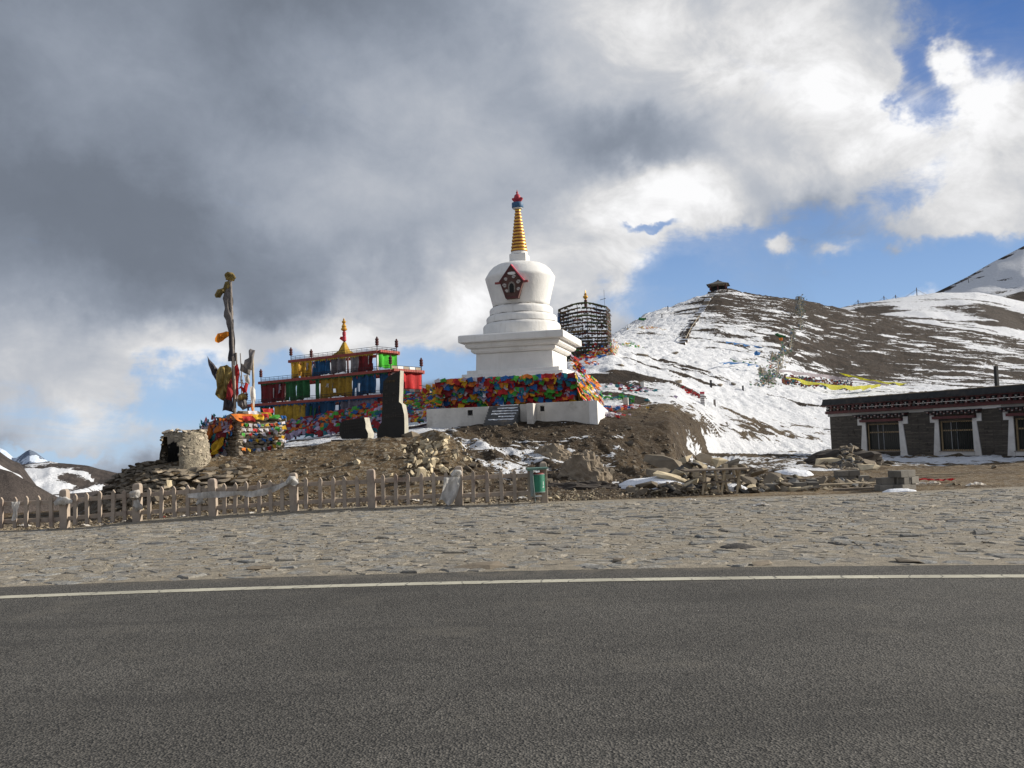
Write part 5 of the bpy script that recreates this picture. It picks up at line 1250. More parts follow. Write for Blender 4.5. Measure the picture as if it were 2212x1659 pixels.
def poly_cloth(name, mat, pts2, D_, parent=None, label=None, bulg=.12, seed=0, cat='cloth', group=None, yoff=0):
    """irregular hanging cloth from an outline, filled by a fan grid with folds"""
    cx_ = sum(p[0] for p in pts2)/len(pts2); cy_ = sum(p[1] for p in pts2)/len(pts2); mb_ = MB(); g = []; n = len(pts2)
    dense = []
    for i in range(n):
        a_, b_ = pts2[i], pts2[(i+1) % n]
        for k in range(3): dense.append((a_[0]+(b_[0]-a_[0])*k/3+.5*math.sin(i*3+k+seed), a_[1]+(b_[1]-a_[1])*k/3+.5*math.cos(i*5+k)))
    for r_ in (0.0, .35, .7, 1.0):
        row_ = []
        for i, q in enumerate(dense+[dense[0]]):
            xx = cx_+(q[0]-cx_)*r_; yy = cy_+(q[1]-cy_)*r_
            row_.append(tuple(at(xx, yy, D_+yoff-bulg*(1-r_**2)*1.0+bulg*.6*math.sin(xx*.35+seed)*math.cos(yy*.11+seed))))
        g.append(row_)
    mb_.sheet(g); o = mb_.build(name, mat, parent, smooth=True)
    if label: tag(o, label, cat, group)
    return o
poly_cloth('cloth', 'rag_ochre', [(463, 636), (470, 625), (482, 622), (486, 610), (494, 606), (496, 618), (489, 634), (482, 634), (476, 644), (466, 643)], D_, None, 'brown ochre rag flying left from the top of the pole', seed=1, group='rags on the flag pole')
poly_cloth('cloth', 'rag_orange', [(464, 730), (471, 720), (488, 716), (496, 716), (494, 726), (482, 736), (472, 741), (465, 738)], D_, None, 'bright orange flag flying left from the middle of the pole', seed=2, group='rags on the flag pole')
poly_cloth('cloth', 'rag_ochre', [(469, 800), (476, 791), (490, 788), (500, 794), (502, 830), (500, 862), (488, 868), (472, 860), (464, 852), (469, 838), (466, 820)], D_, None, 'large olive yellow cloth bulging left of the pole foot', .35, 3, group='rags on the flag pole')
poly_cloth('cloth', 'rag_dark', [(446, 765), (452, 776), (462, 786), (470, 796), (467, 822), (458, 808), (451, 790), (449, 776)], D_, None, 'dark pointed rag sticking out left above the altar', .15, 4, group='rags on the flag pole', yoff=.1)
poly_cloth('cloth', 'rag_dark', [(484, 862), (500, 852), (505, 880), (504, 892), (488, 886), (480, 888)], D_, None, 'dark brown bundle at the foot of the pole', .3, 5, group='rags on the flag pole', yoff=-.1)
poly_cloth('cloth', 'flag_darkred', [(491, 832), (500, 815), (504, 850), (500, 866), (488, 862)], D_, None, 'dark red rag beside the pole, over the olive cloth', .12, 6, group='rags on the flag pole', yoff=-.4)
# the other sticks
def stick(name, label, a_, b_, D_, r_=.035, mat='grey_timber'):
    mb_ = MB(); p0, p1 = at(*a_, D_), at(*b_, D_); mid = p0.lerp(p1, .5)+Vector((.02, 0, 0)); mb_.tube([p0, mid, p1], [r_, r_*.9, r_*.75], 7); o = mb_.build(name, mat, None, smooth='auto'); tag(o, label, 'stick', 'sticks on the altar'); return o
stick('stick', 'pinkish bare pole section standing in front of the tall pole', (508, 882), (503, 770), 28.6, .042, 'fence_concrete')
stick('stick', 'thin dark stick right of the tall pole, wound with yellow at its top', (512, 868), (510, 762), 28.9, .04)
stick('stick', 'thinnest dark stick between the pole and the rag-wrapped stick', (522, 858), (519, 763), 29.1, .02)
stick('stick', 'thick pale stick leaning right at the right end of the altar top', (547, 888), (545, 756), 28.8, .045, 'pale_timber')
poly_cloth('cloth', 'flag_red', [(507, 790), (514, 786), (517, 800), (515, 830), (516, 850), (508, 862), (508, 820)], 28.7, None, 'red cloth strip tied down the stick right of the pole', .06, 7, group='cloths on the sticks')
poly_cloth('cloth', 'flag_red', [(514, 840), (520, 838), (526, 850), (534, 846), (537, 826), (531, 824), (528, 842), (520, 834)], 28.7, None, 'red cloth slung between the sticks above the altar', .06, 8, group='cloths on the sticks')
poly_cloth('cloth', 'rag_grey', [(537, 757), (541, 753), (551, 757), (547, 780), (543, 800), (534, 798), (525, 790), (529, 778), (538, 772)], 28.7, None, 'ragged grey cloth on the top of the right-hand stick', .15, 9, group='cloths on the sticks')
poly_cloth('cloth', 'rag_grey', [(520, 783), (530, 790), (542, 800), (540, 812), (528, 806), (518, 800)], 28.9, None, 'grey rag hanging between the thin stick and the right-hand stick', .1, 10, group='cloths on the sticks')
poly_cloth('cloth', 'rag_white', [(540, 836), (546, 834), (552, 842), (552, 864), (547, 884), (543, 874), (541, 856)], 28.6, None, 'off-white cloth hanging on the right-hand stick above the altar', .12, 11, group='cloths on the sticks')
poly_cloth('cloth', 'rag_white', [(526, 810), (536, 808), (540, 820), (538, 832), (530, 824)], 28.6, None, 'small white cloth knotted between the sticks', .08, 12, group='cloths on the sticks')
poly_cloth('cloth', 'flag_orange', [(541, 872), (545, 870), (548, 888), (544, 890)], 28.5, None, 'orange ribbon at the foot of the right-hand stick', .04, 13, group='cloths on the sticks')
poly_cloth('cloth', 'rag_grey', [(511, 862), (520, 856), (532, 866), (536, 882), (524, 886), (514, 876)], 28.6, None, 'grey sheet folded over at the foot of the sticks', .12, 14, group='cloths on the sticks')
poly_cloth('cloth', 'pale_rock' if False else 'rag_ochre', [(515, 852), (528, 848), (534, 858), (526, 866), (514, 864)], 28.5, None, 'tan cloth bundle among the sticks', .12, 15, group='cloths on the sticks')
for i, (a_, b_) in enumerate([((516, 800), (528, 862)), ((520, 812), (534, 850)), ((524, 820), (520, 860)), ((510, 824), (540, 826))]):
    mb = MB(); p0, p1 = at(*a_, 28.75), at(*b_, 28.75); mb.tube([p0, p0.lerp(p1, .5)-Vector((0, 0, .05)), p1], .012, 4)
    o = mb.build('cord', 'rag_white', None); tag(o, ['pale cord running down from the thin stick', 'pale cord crossing between the sticks', 'short slack cord beside the tan bundle', 'level cord tied between the red strip and the right stick'][i], 'cord', 'cords between the sticks')

# ================================================================== ROUND STOVE
oc = at(399, 1010, 26.6); oc.y = 25.9; oz = at(399, 1011, 25.95).z; OF = Frame((oc.x, oc.y+.75, 0), 0)
ov = thing('stone_stove', 'round stone incense burner with a black opening on its left side', 'incense burner', (oc.x, oc.y+.75, oz))
RO, HO = .68, 1.08; n = 60; m_ = 14
prof = [(RO*1.02, -.35), (RO*1.03, 0), (RO*1.01, .5), (RO*.98, .9), (RO*.93, HO-.03), (RO*.70, HO-.03), (RO*.70, .15), (.01, .12)]
vs = []; fs = []; rn = random.Random(9)
nz_ = 24
rows_ = []
for k in range(nz_+1):
    z = -.35+(HO+.32)*k/nz_; r_ = RO*(1.06-.20*max(0, z/HO)**2); row_ = []
    for i in range(n):
        th = 6.2832*i/n; q = r_*(1+.09*float(fbm(np.array([math.cos(th)*3]), np.array([math.sin(th)*3]), np.array([z*3.]), 3, 3)[0])); row_.append((q*math.cos(th), q*math.sin(th), oz+z))
    rows_.append(row_)
mbo = MB(OF); dmin, dmax = 0, 0
def in_open(th, z): 
    d = (math.degrees(th)-234+180) % 360-180
    return z > .03 and z < .50+.46*math.sqrt(max(0, 1-(d/42)**2)) and abs(d) < 42  # opening made wide to stand for the shaded left side too
base = 0
mbo.v = [OF.p(*p) for r_ in rows_ for p in r_]; mbo.col = [None]*len(mbo.v)
for k in range(nz_):
    for i in range(n):
        th = 6.2832*(i+.5)/n; z = rows_[k][0][2]-oz+.03
        if in_open(th, z): continue
        mbo.f.append((k*n+i, k*n+(i+1) % n, (k+1)*n+(i+1) % n, (k+1)*n+i)); mbo.m.append(0)
mbo.build('wall', 'plastered_stone', ov, smooth=True)
inn_ = MB(OF); inn_.v = []; vs = []; fs = []
for k, (r_, z) in enumerate([(RO*.90, HO-.04), (RO*.74, HO-.06), (RO*.72, .4), (RO*.74, 0.05), (.02, .02)]):
    for i in range(n): th = 6.2832*i/n; vs.append((r_*math.cos(th), r_*math.sin(th), oz+z))
for k in range(4):
    for i in range(n):
        th = 6.2832*(i+.5)/n
        if k in (1, 2) and in_open(th, [0, .55, .3, 0][k]) : continue
        fs.append((k*n+i, k*n+(i+1) % n, (k+1)*n+(i+1) % n, (k+1)*n+i))
inn_.add(vs, fs); inn_.build('black_lining', 'black', ov)  # black lining stands for the darkness and shade inside
for i in range(26):
    th = 6.2832*i/26+rn.uniform(-.05, .05); place('rim_stone', (WSTONE if rn.random() < .6 else ROCKS)[i % 8], ov, OF.p(.54*math.cos(th), .54*math.sin(th), oz+HO-.03+rn.uniform(-.04, .07)), (0, rn.uniform(-.2, .2), th+1.57), (rn.uniform(.12, .22), .24, rn.uniform(.07, .14)))
for i in range(130):
    th = rn.uniform(-1.85, 1.0); z = rn.uniform(-.1, HO-.1)
    if in_open(th % 6.2832, z): continue
    r_ = RO*(1.05-.20*(z/HO)**2)-.015; place('stone', WSTONE[i % 8], ov, OF.p(r_*math.cos(th), r_*math.sin(th), oz+z), (rn.uniform(-.3, .3), 0, th+1.57), (rn.uniform(.09, .17), .10, rn.uniform(.07, .12)))
for i in range(30):
    th = rn.uniform(3.0, 4.3); z = rn.uniform(0, HO-.1)
    if in_open(th, z): continue
    place('stone', WSTONE[i % 8], ov, OF.p(RO*.97*math.cos(th), RO*math.sin(th), oz+z), (0, 0, th+1.57), (rn.uniform(.1, .2), .10, rn.uniform(.06, .12)))
# ledge of stacked stones under the stove and along the crest
rn = random.Random(4)
ledge = thing('stone_ledge', 'ledge of flat stacked stones on the bank below the incense burner', 'dry-stone wall', gat(400, 26.2))
for r_, (D0, zl) in enumerate([(25.6, .0), (25.4, -.10), (25.2, -.20), (25.0, -.32), (24.8, -.46), (24.6, -.6)]):
    xd = 322-r_*3
    while xd < 540-r_*6:
        wdt = rn.uniform(.22, .6); P = at(xd, 1018, D0); P.z = oz-.06+zl+rn.gauss(0, .02)-max(0, (350-xd))*.006
        place('stone', SLABS[rn.randrange(5)], ledge, P, (rn.gauss(0, .06), rn.gauss(0, .07), rn.gauss(0, .2)), (wdt, .45, .115*rn.uniform(.7, 1.2))); xd += wdt*FPX/26/.463*1.02
its = []
for i in range(420):
    xd = rn.uniform(232, 360); t_ = rn.random(); D0 = 24.2+2.6*t_; P = gat(xd, D0); s_ = rn.uniform(.06, .3)*(1.5 if rn.random() < .1 else 1)
    its.append(((P.x, P.y, P.z+s_*.1), (rn.gauss(0, .2), rn.gauss(0, .2), rn.uniform(0, 6)), (s_*1.4, s_, s_*.45), 0))
scatter_stuff('rubble', SLABS+ROCKS, its, ['rock', 'dark_slate'], label='slabby rubble covering the dark left end of the mound', kind='stuff')
# ================================================================== FENCE
rn = random.Random(31)
posts = [(-178, 1152), (-20, 1150), (140, 1143), (297, 1130), (461, 1120), (636, 1108), (804, 1100), (992, 1094), (1176, 1085)]
PP = [at(x, y, 22.6-.4*max(0, x)/1176) for x, y in posts]
fence = thing('fence', 'low weathered pinkish concrete fence with pointed pickets along the paving', 'fence', tuple(PP[4]))
angs = []
for i, p in enumerate(PP[:-1]):
    a_ = PP[max(0, i-1)]; b_ = PP[min(len(PP)-1, i+1)]; angs.append(math.degrees(math.atan2(b_.y-a_.y, b_.x-a_.x)))
def fence_post(p, ang, lean=0):
    F_ = Frame(p, ang); mb_ = MB(F_); w_ = .095; h = 1.0
    prof = [(w_, -.2), (w_, h-.09), (w_*.93, h-.04), (w_*.72, h-.008), (w_*.4, h+.006)]
    mb_.frus(prof); mb_.v = [v+F_.x*lean*(v.z-p.z) for v in mb_.v]; return mb_
for p, a_ in zip(PP[:-1], angs): fence_post(p, a_, rn.uniform(-.02, .02)).build('post', 'fence_concrete', fence, bevel=.012)
for i in range(len(PP)-1):
    a_, b_ = PP[i], PP[i+1]; L_ = (b_-a_).length; ang = math.degrees(math.atan2(b_.y-a_.y, b_.x-a_.x)); F_ = Frame(a_, ang); dr = b_.z-a_.z+rn.uniform(-.02, .02)
    for z0 in (.65, .21):
        mb = MB(F_); mb.hexa([(.08, -.03, z0), (L_-.08, -.03, z0+dr), (L_-.08, .03, z0+dr), (.08, .03, z0), (.08, -.03, z0+.105), (L_-.08, -.03, z0+.105+dr), (L_-.08, .03, z0+.105+dr), (.08, .03, z0+.105)]); mb.build('rail', 'fence_concrete', fence, bevel=.006)
    npk = 6 if i in (4, 6) else 5
    for k in range(npk):
        if (i, k) in ((5, 99),): continue
        u = L_*(k+1)/(npk+1)+rn.uniform(-.02, .02); w_ = .046; t_ = rn.uniform(-.02, .02); zt = .875+rn.uniform(-.012, .012); dz_ = dr*(k+1)/(npk+1)
        mb = MB(F_); prof = [(q_, z_+dz_) for q_, z_ in [(u-w_, .09), (u+w_, .09), (u+w_+t_, zt-.07), (u+t_*1.1, zt), (u-w_+t_, zt-.07)]]
        mb.prism(prof, -.088, -.031); mb.build('picket', 'fence_concrete', fence, bevel=.005)
# plastic sheets and rags caught on the fence
def fat(i, t_, z, off=-.12): p = PP[i].lerp(PP[i+1], t_); return Vector((p.x+.05*off, p.y+off, p.z+z*1.07))
mb = MB(); cloth_strip(mb, [fat(4, -.30, .62), fat(4, .0, .64, -.16), fat(4, .5, .58), fat(4, .78, .66), fat(5, .0, .80, -.16), fat(5, .08, .80)], .15, 4, .05, 40, rn_=rn, taper=lambda t_: .6+.5*abs(math.sin(t_*7)))
o = mb.build('plastic_sheet', 'plastic_film', None, smooth=True); tag(o, 'long grey-white plastic sheet tied along the top rail between two fence posts', 'plastic sheet')
blobby('cloth', 'plastic_film', [fat(5, -.06, .72, -.14), fat(5, .0, .78, -.14), fat(5, .06, .66, -.14)], [.06, .11, .05], 8, None, .8, 'knotted plastic around the fence post at the sheet end', 'plastic sheet', None)
drape('plastic_sheet', 'torn plastic sheet hanging from the post left of the last bay', 'plastic_film', fat(6, .94, .70, -.16), .42, .62, (1, .2, 0), (0, -1, 0), .05, 'plastic sheet', None, 4, group=None, curl=-.25)
blobby('cloth', 'plastic_film', [fat(6, .93, .72, -.13), fat(7, .0, .80, -.13), fat(7, .03, .72, -.13)], [.05, .10, .04], 9, None, .8, 'white plastic knotted round the top of the post before the bin', 'plastic sheet')
blobby('cloth', 'rag_white', [fat(2, .95, .62, -.10), fat(3, .0, .70, -.13), fat(3, .05, .60, -.12)], [.06, .13, .05], 10, None, .8, 'white cloth tied round the second fence post from the left edge', 'cloth')
blobby('cloth', 'rag_white', [fat(3, .02, .55, -.14), fat(3, .04, .38, -.14), fat(3, .02, .28, -.14)], [.05, .10, .02], 12, None, .8, 'pale rag end hanging below the white cloth on the fence post', 'cloth')
blobby('cloth', 'plastic_film', [fat(1, .9, .60, -.12), fat(1, .98, .66, -.12), fat(2, .05, .68, -.12), fat(2, .14, .62, -.12)], [.04, .11, .09, .03], 13, None, .7, 'thin plastic bunched at the top rail of the leftmost full fence post', 'plastic sheet')
drape('plastic_bag', 'clear plastic bag hanging on the upper rail near the left edge', 'plastic_film', fat(1, .38, .70, -.1), .22, .42, (1, 0, 0), (0, -1, 0), .05, 'plastic bag', None, 6, group=None)
drape('plastic_bag', 'white shopping bag hanging on the rail just left of the green bin', 'rag_white', fat(7, .90, .68, -.1), .16, .44, (1, 0, 0), (0, -1, 0), .05, 'plastic bag', None, 7, group=None)
blobby('plastic_bag', 'plastic_film', [fat(3, .80, .36, -.1), fat(3, .88, .46, -.1)], [.03, .08], 14, None, .7, 'scrap of plastic caught between the pickets of the third bay', 'plastic bag')
# ================================================================== BIN on its post
pb = PP[-1]; BF = Frame(pb, 4)
bn = thing('trash_bin', 'green cylindrical litter bin with a pale hood, hung on a pinkish concrete post', 'litter bin', (pb.x, pb.y, 0))
mb = MB(BF); mb.frus([(.085, -.2), (.085, .90), (.075, .97), (.05, 1.0), (.02, 1.01)]); mb.v = [v+BF.x*-.0*v.z for v in mb.v]; mb.build('post', 'fence_concrete', bn, bevel=.012)
mb = MB(BF); c_ = (-.17, -.19)
mb.lathe([(.165, .26), (.175, .265), (.175, .70), (.168, .705), (.150, .70), (.150, .30), (.01, .29)], 36, c_); mb.build('drum', 'bin_green', bn, smooth='auto')
for z in (.262, .692):
    mb = MB(BF); mb.lathe([(.177, z), (.181, z+.004), (.181, z+.018), (.177, z+.022)], 36, c_); mb.build('rim', 'bin_grey', bn, smooth='auto')
mb = MB(BF); mb.lathe([(.16, .62), (.162, .725), (.12, .74), (.05, .73)], 20, c_); mb.build('liner', 'spire_red', bn, smooth=True)
mb = MB(BF); mb.hexa([(-.42, -.42, .80), (.06, -.42, .83), (.06, .04, .83), (-.42, .04, .80), (-.44, -.44, .87), (.08, -.44, .88), (.08, .06, .88), (-.44, .06, .87)]); mb.build('hood', 'bin_hood', bn, bevel=.015)
mb = MB(BF); mb.tube([(-.30, -.40, .82), (-.30, -.42, .60), (-.26, -.41, .05)], .012, 6); mb.build('frame_bar', 'bin_grey', bn)
mb = MB(BF); mb.box(-.375, -.30, -.42, -.40, .18, .81); mb.build('frame_bar', 'bin_grey', bn)
mb = MB(BF); mb.box(-.26, -.10, -.42, -.405, .17, .20); mb.build('frame_foot', 'white_print', bn)
def on_drum(a_, z, dz): # raised print mark on the drum
    return (c_[0]+.1775*math.sin(R(a_)), c_[1]-.1775*math.cos(R(a_)), z)
for (a0, a1, z0, z1) in [(44, 50, .44, .53), (46, 52, .40, .42), (36, 52, .385, .40)]:
    mb = MB(BF); mb.sheet([[on_drum(a0+(a1-a0)*i/4, z, 0) for z in (z0, z1)] for i in range(5)]); mb.build('print_mark', 'white_print', bn)

# ================================================================== LITTER AND RUBBLE ALONG THE FENCE FOOT
its = []
for i in range(3400):
    xd = rn.uniform(-20, 1290) if i % 4 else rn.uniform(1190, 1900); d0 = float(np.interp(xd, cols, T['R0'][0])); D0 = d0+abs(rn.gauss(.5, 1.0))-.15; P = gat(xd, D0); s_ = rn.uniform(.02, .08)*(2.0 if rn.random() < .07 else 1)
    its.append(((P.x, P.y, P.z+s_*.15), (rn.gauss(0, .4), rn.gauss(0, .4), rn.uniform(0, 6)), (s_*1.4, s_, s_*.7), 0 if rn.random() < .75 else 1))
for i in range(1500):   # clods and stones on the front bank
    xd = rn.uniform(300, 1060); D0 = rn.uniform(23, 28.2); P = gat(xd, D0); s_ = min(.24, .018+.028*rn.expovariate(1.0))
    its.append(((P.x, P.y, P.z+s_*.12), (rn.gauss(0, .5), rn.gauss(0, .5), rn.uniform(0, 6)), (s_*1.3, s_, s_*.8), 0 if rn.random() < .5 else 2))
for i in range(1600):   # bank under the stupa
    xd = rn.uniform(960, 1560); D0 = rn.uniform(25, 37); P = gat(xd, D0); s_ = min(.36, .03+.05*rn.expovariate(1.0))
    its.append(((P.x, P.y, P.z+s_*.12), (rn.gauss(0, .5), rn.gauss(0, .5), rn.uniform(0, 6)), (s_*1.3, s_, s_*.8), 2))
scatter_stuff('rubble', ROCKS+SLABS, its, ['rock', 'pale_rock', 'dull_rock'], label='loose stones and clods along the fence foot and on the earth banks', kind='stuff')
# yellowish broken rock outcrop at the right nose of the mound
its = []
for i in range(130):
    xd = rn.gauss(930, 36); D0 = 27.6-abs(rn.gauss(0, 1.8)); P = gat(xd, D0); s_ = rn.uniform(.05, .26)
    its.append(((P.x, P.y-.02, P.z+s_*.08), (rn.gauss(0, .6), rn.gauss(0, .6), rn.uniform(0, 6)), (s_*1.3, s_*.5, s_*.9), 0))
scatter_stuff('broken_rock', SLABS, its, ['pale_rock'], label='broken yellowish rock spilling from the right nose of the mound', kind='stuff')
def top_rock(xd, yd, w_, h_, mesh, label, rot=(0, 0, 0), D0=None, name='boulder', depth=None, group=None, sink=.2):
    P = gp(xd, yd) if D0 is None else at(xd, yd, D0); o = place(name, mesh, None, (P.x, P.y+.1, P.z+h_*(.5-sink)), rot, (w_, depth or w_*.8, h_)); return tag(o, label, 'stone', group)
for (xd, yd, w_, h_, k, lab, rot) in [
    (908, 1040, .42, .85, 0, 'upright pale yellow slab standing against the mound behind the fence', (.1, .15, .3)), (934, 1012, .5, .55, 1, 'pale broken rock on the mound nose, larger of the pair', (.3, .2, 1)),
    (958, 1020, .42, .34, 2, 'pale flat rock to the right of the larger one on the mound nose', (.2, .5, .2)), (770, 1003, .38, .34, 3, 'pale stone half way up the mound above the plastic sheet', (0, .2, 2)),
    (482, 1012, .40, .36, 4, 'pale rounded stone on the mound in front of the altar', (0, .2, .6)), (362, 1052, .62, .42, 0, 'pale stone block under the ledge right of the second fence post', (0, .1, 1.3)), (660, 1025, .3, .24, 1, 'small pale stone on the slope above the fence', (0, .2, 2.2))]:
    top_rock(xd, yd, w_*.8, h_*.8, PALE[k], lab, rot, sink=.35)
# big boulders below the stupa
def boulder(xd, yd, D0, sx_, sy_, sz_, label, seed, mat='pale_rock'):
    P = gat(xd, D0); n = 64; m_ = 30; vs = []; fs = []
    for a_ in range(m_):
        ph = math.pi*(a_/(m_-1)*.62) ; 
        for b_ in range(n):
            th = 6.2832*b_/n; v = np.array([math.sin(ph)*math.cos(th), math.sin(ph)*math.sin(th), math.cos(ph)])
            k = .92+.30*float(1-2.6*abs(fbm(v[0:1]*1.5+seed, v[1:2]*1.5, v[2:3]*1.5, 3, seed)[0]))*.7+.22*float(fbm(v[0:1]*3.2, v[1:2]*3.2, v[2:3]*3.2, 4, seed)[0])+.07*float(fbm(v[0:1]*11, v[1:2]*11, v[2:3]*11, 3, seed)[0])
            vs.append((P.x+v[0]*k*sx_/2, P.y+v[1]*k*sy_/2, P.z-.25*sz_+v[2]*k*sz_))
    for i in range(m_-1):
        for j in range(n): fs.append((i*n+j, i*n+(j+1) % n, (i+1)*n+(j+1) % n, (i+1)*n+j))
    mb_ = MB(); mb_.add(vs, fs); o = mb_.build('boulder', mat, None); tag(o, label, 'boulder'); return o
boulder(1262, 1010, 27.0, 1.45, 1.2, .95, 'largest brown boulder with a broken face, behind the fence end and bin', 3, 'dull_rock')
boulder(1190, 985, 31.5, 1.3, .9, .5, 'low brown boulder left of the largest one, under the steps', 5, 'dull_rock')
boulder(1250, 1050, 25.0, 2.2, 1.0, .22, 'low dark earthy mound of rock just right of the bin', 8, 'dark_earth')
# slabs of the rubble heap in the middle
rn = random.Random(77)
hand = [(1438, 1002, 1.3, .55, .3, 0), (1478, 995, 1.1, .28, -.35, 1), (1505, 1003, .62, .32, .4, 2), (1452, 1032, 1.15, .32, .28, 3), (1487, 1046, .7, .2, -.5, 4), (1525, 992, .7, .4, .1, 0), (1552, 1000, .6, .35, .2, 1), (1420, 1020, .8, .3, 0, 2), (1398, 1050, .6, .22, -.2, 3),
        (1378, 1056, .55, .16, .1, 1), (1470, 1057, .45, .3, .6, 0), (1516, 1035, .5, .3, .2, 3), (1580, 1003, .6, .3, -.3, 2), (1605, 1010, .55, .25, .3, 4), (1640, 1022, .7, .16, -.45, 1), (1668, 1032, .6, .12, -.5, 0), (1615, 1036, .5, .2, .2, 2), (1690, 1046, .55, .15, .1, 3)]
hl = ['big dark slab at the left top of the central rubble heap', 'long pale slab tilted on top of the central rubble heap', 'tan block right of the long pale slab', 'broad tan slab leaning out of the front of the heap', 'pale wedge resting at the heap foot, left of the trestle', 'grey block above the trestle table',
      'tan block behind the trestle table', 'brown slab at the left flank of the central heap', 'small slab on the snow left of the heap', 'tan flat stone lying on the dirt left of the heap', 'dark stone set on edge at the heap front', 'stone seen just left of the trestle legs', 'block behind the right end of the trestle',
      'grey block right of the trestle table top', 'grey slab leaning down to the right of the trestle', 'thin slab leaning beside the other, farther right', 'small stone under the leaning grey slab', 'flat stone at the right tail of the rubble']
for (xd, yd, w_, h_, ry, k), lab in zip(hand, hl):
    D0 = 24.0+max(0, (1050-yd))*.045; P = at(xd, yd, D0); P.z = max(P.z, gz(P.x, P.y)+.05); o = place('slab', SLABS[k], None, P, (rn.gauss(0, .15), ry, rn.uniform(-.6, .6)), (w_, .5, h_*.8)); o.data = PALE[k % 5] if 'pale' in lab or 'tan' in lab else SLABS[k]; tag(o, lab, 'stone', 'rubble stones in the centre')
its = []
for i in range(520):
    xd = rn.gauss(1500, 80) if i % 2 else rn.uniform(1380, 1880); D0 = rn.uniform(23.4, 28.5); P = gat(xd, D0); pile = .75*math.exp(-((xd-1490)/70)**2)*math.exp(-((D0-26)/1.4)**2); s_ = rn.uniform(.05, .34)
    its.append(((P.x, P.y, P.z+pile*rn.random()+s_*.15), (rn.gauss(0, .4), rn.gauss(0, .4), rn.uniform(0, 6)), (s_*1.5, s_, s_*.6), rn.choice([0, 0, 0, 1, 2])))
scatter_stuff('rubble', SLABS+ROCKS, its, ['rock', 'pale_rock', 'dark_slate'], label='broken stone rubble heaped around the trestle and the block stacks', kind='stuff')
lump('rubble_mound', 'dark_earth', gat(1490, 26.3), 3.6, 2.4, .5, 'dark earth under the central rubble heap', 'mound', 6, rough=.5)
for (xd, D0, sx_, sy_, sz_, lab, sd_) in [(1420, 25.0, 2.2, 1.2, .36, 'bluish snow patch at the left foot of the central rubble heap', 4), (1705, 30.5, 1.6, 1.0, .3, 'lump of old snow beside the stone pile near the house', 5), (1585, 24.2, .8, .5, .2, 'small snow lump behind the trestle legs', 7)]:
    P = gat(xd, D0); lump('snow_lump', 'snow_clump', P, sx_, sy_, sz_, lab, 'snow', sd_, 'lumps of old snow')
# stone pile against the left end of the house
hand2 = [(1790, 998, 1.25, .5, .0, 0, 'big tan slab at the left of the pile by the house'), (1838, 997, .55, .62, .1, 1, 'square upright tan block in the pile by the house'), (1868, 1010, 1.1, .4, .0, 2, 'flat tan slab at the right foot of the pile by the house'),
         (1822, 982, .9, .3, .2, 3, 'dark slab near the top of the pile by the house'), (1846, 972, .9, .25, .35, 4, 'dark slab tilted against the house wall'), (1880, 1000, .7, .3, .2, 0, 'dark stone at the right end of the pile by the house'), (1800, 978, .8, .3, -.1, 2, 'dark stone at the left top of the pile by the house'), (1850, 1014, .7, .25, 0, 4, 'low slab half in snow in front of the pile by the house'), (1768, 1008, .6, .25, .1, 3, 'small stone at the left foot of the pile by the house')]
for xd, yd, w_, h_, ry, k, lab in hand2:
    D0 = 33.5+max(0, (1010-yd))*.09; P = at(xd, yd, D0); o = place('slab', (PALE if 'tan' in lab else SLABS)[k], None, P, (rn.gauss(0, .1), ry, rn.uniform(-.5, .5)), (w_, .6, h_*.75)); tag(o, lab, 'stone', 'stones piled by the house')
lump('rubble_mound', 'dark_earth', gat(1825, 36.2), 3.3, 2.2, .62, 'dark rubble core under the stone pile by the house', 'mound', 9, rough=.45)
its = []
for i in range(230):
    xd = rn.gauss(1825, 32); D0 = rn.uniform(33.5, 37); P = gat(xd, D0); s_ = rn.uniform(.12, .4); z = .75*math.exp(-((xd-1832)/30)**2)*math.exp(-((D0-36.0)/1.3)**2)
    its.append(((P.x, P.y, P.z+z*rn.uniform(.6, 1)), (rn.gauss(0, .3), rn.gauss(0, .4), rn.uniform(0, 6)), (s_*1.5, s_, s_*.55), rn.choice([0, 0, 1])))
scatter_stuff('rubble', SLABS, its, ['rock', 'dark_slate'], label='smaller stones filling the pile by the house', kind='stuff')
# ---- trestle table
P = gp(1553, 1066); P.z = gz(P.x, P.y); TF = Frame((P.x, P.y, 0), 6); z0 = P.z
tr = thing('trestle_table', 'rough wooden trestle table with splayed pale legs by the rubble heap', 'table', (P.x, P.y, z0))
for y_ in (-.22, .0, .20):
    mb = MB(TF); mb.box(-.95+.1*y_, .78, y_-.09, y_+.09, z0+.62+.01*y_, z0+.655+.01*y_, jit=.012); mb.build('plank', 'plank', tr)
for (xa, xb, y_) in [(-.42, -.52, -.22), (-.16, -.05, -.22), (.10, -.02, -.24), (.20, .32, .18), (.52, .40, -.22), (.55, .68, .15), (-.35, -.25, .2)]:
    mb = MB(TF); mb.hexa([(xb-.025, y_-.03, z0-.03), (xb+.025, y_-.03, z0-.03), (xb+.025, y_+.02, z0-.03), (xb-.025, y_+.02, z0-.03), (xa-.025, y_-.02, z0+.615), (xa+.025, y_-.02, z0+.615), (xa+.025, y_+.03, z0+.615), (xa-.025, y_+.03, z0+.615)]); mb.build('leg', 'pale_timber', tr)
for xb in (-.30, .10, .56):
    mb = MB(TF); mb.box(xb-.3, xb+.22, -.27, -.24, z0+.30, z0+.34) if xb < .2 else mb.box(xb-.2, xb+.12, .16, .19, z0+.34, z0+.38); mb.build('brace', 'plank', tr)
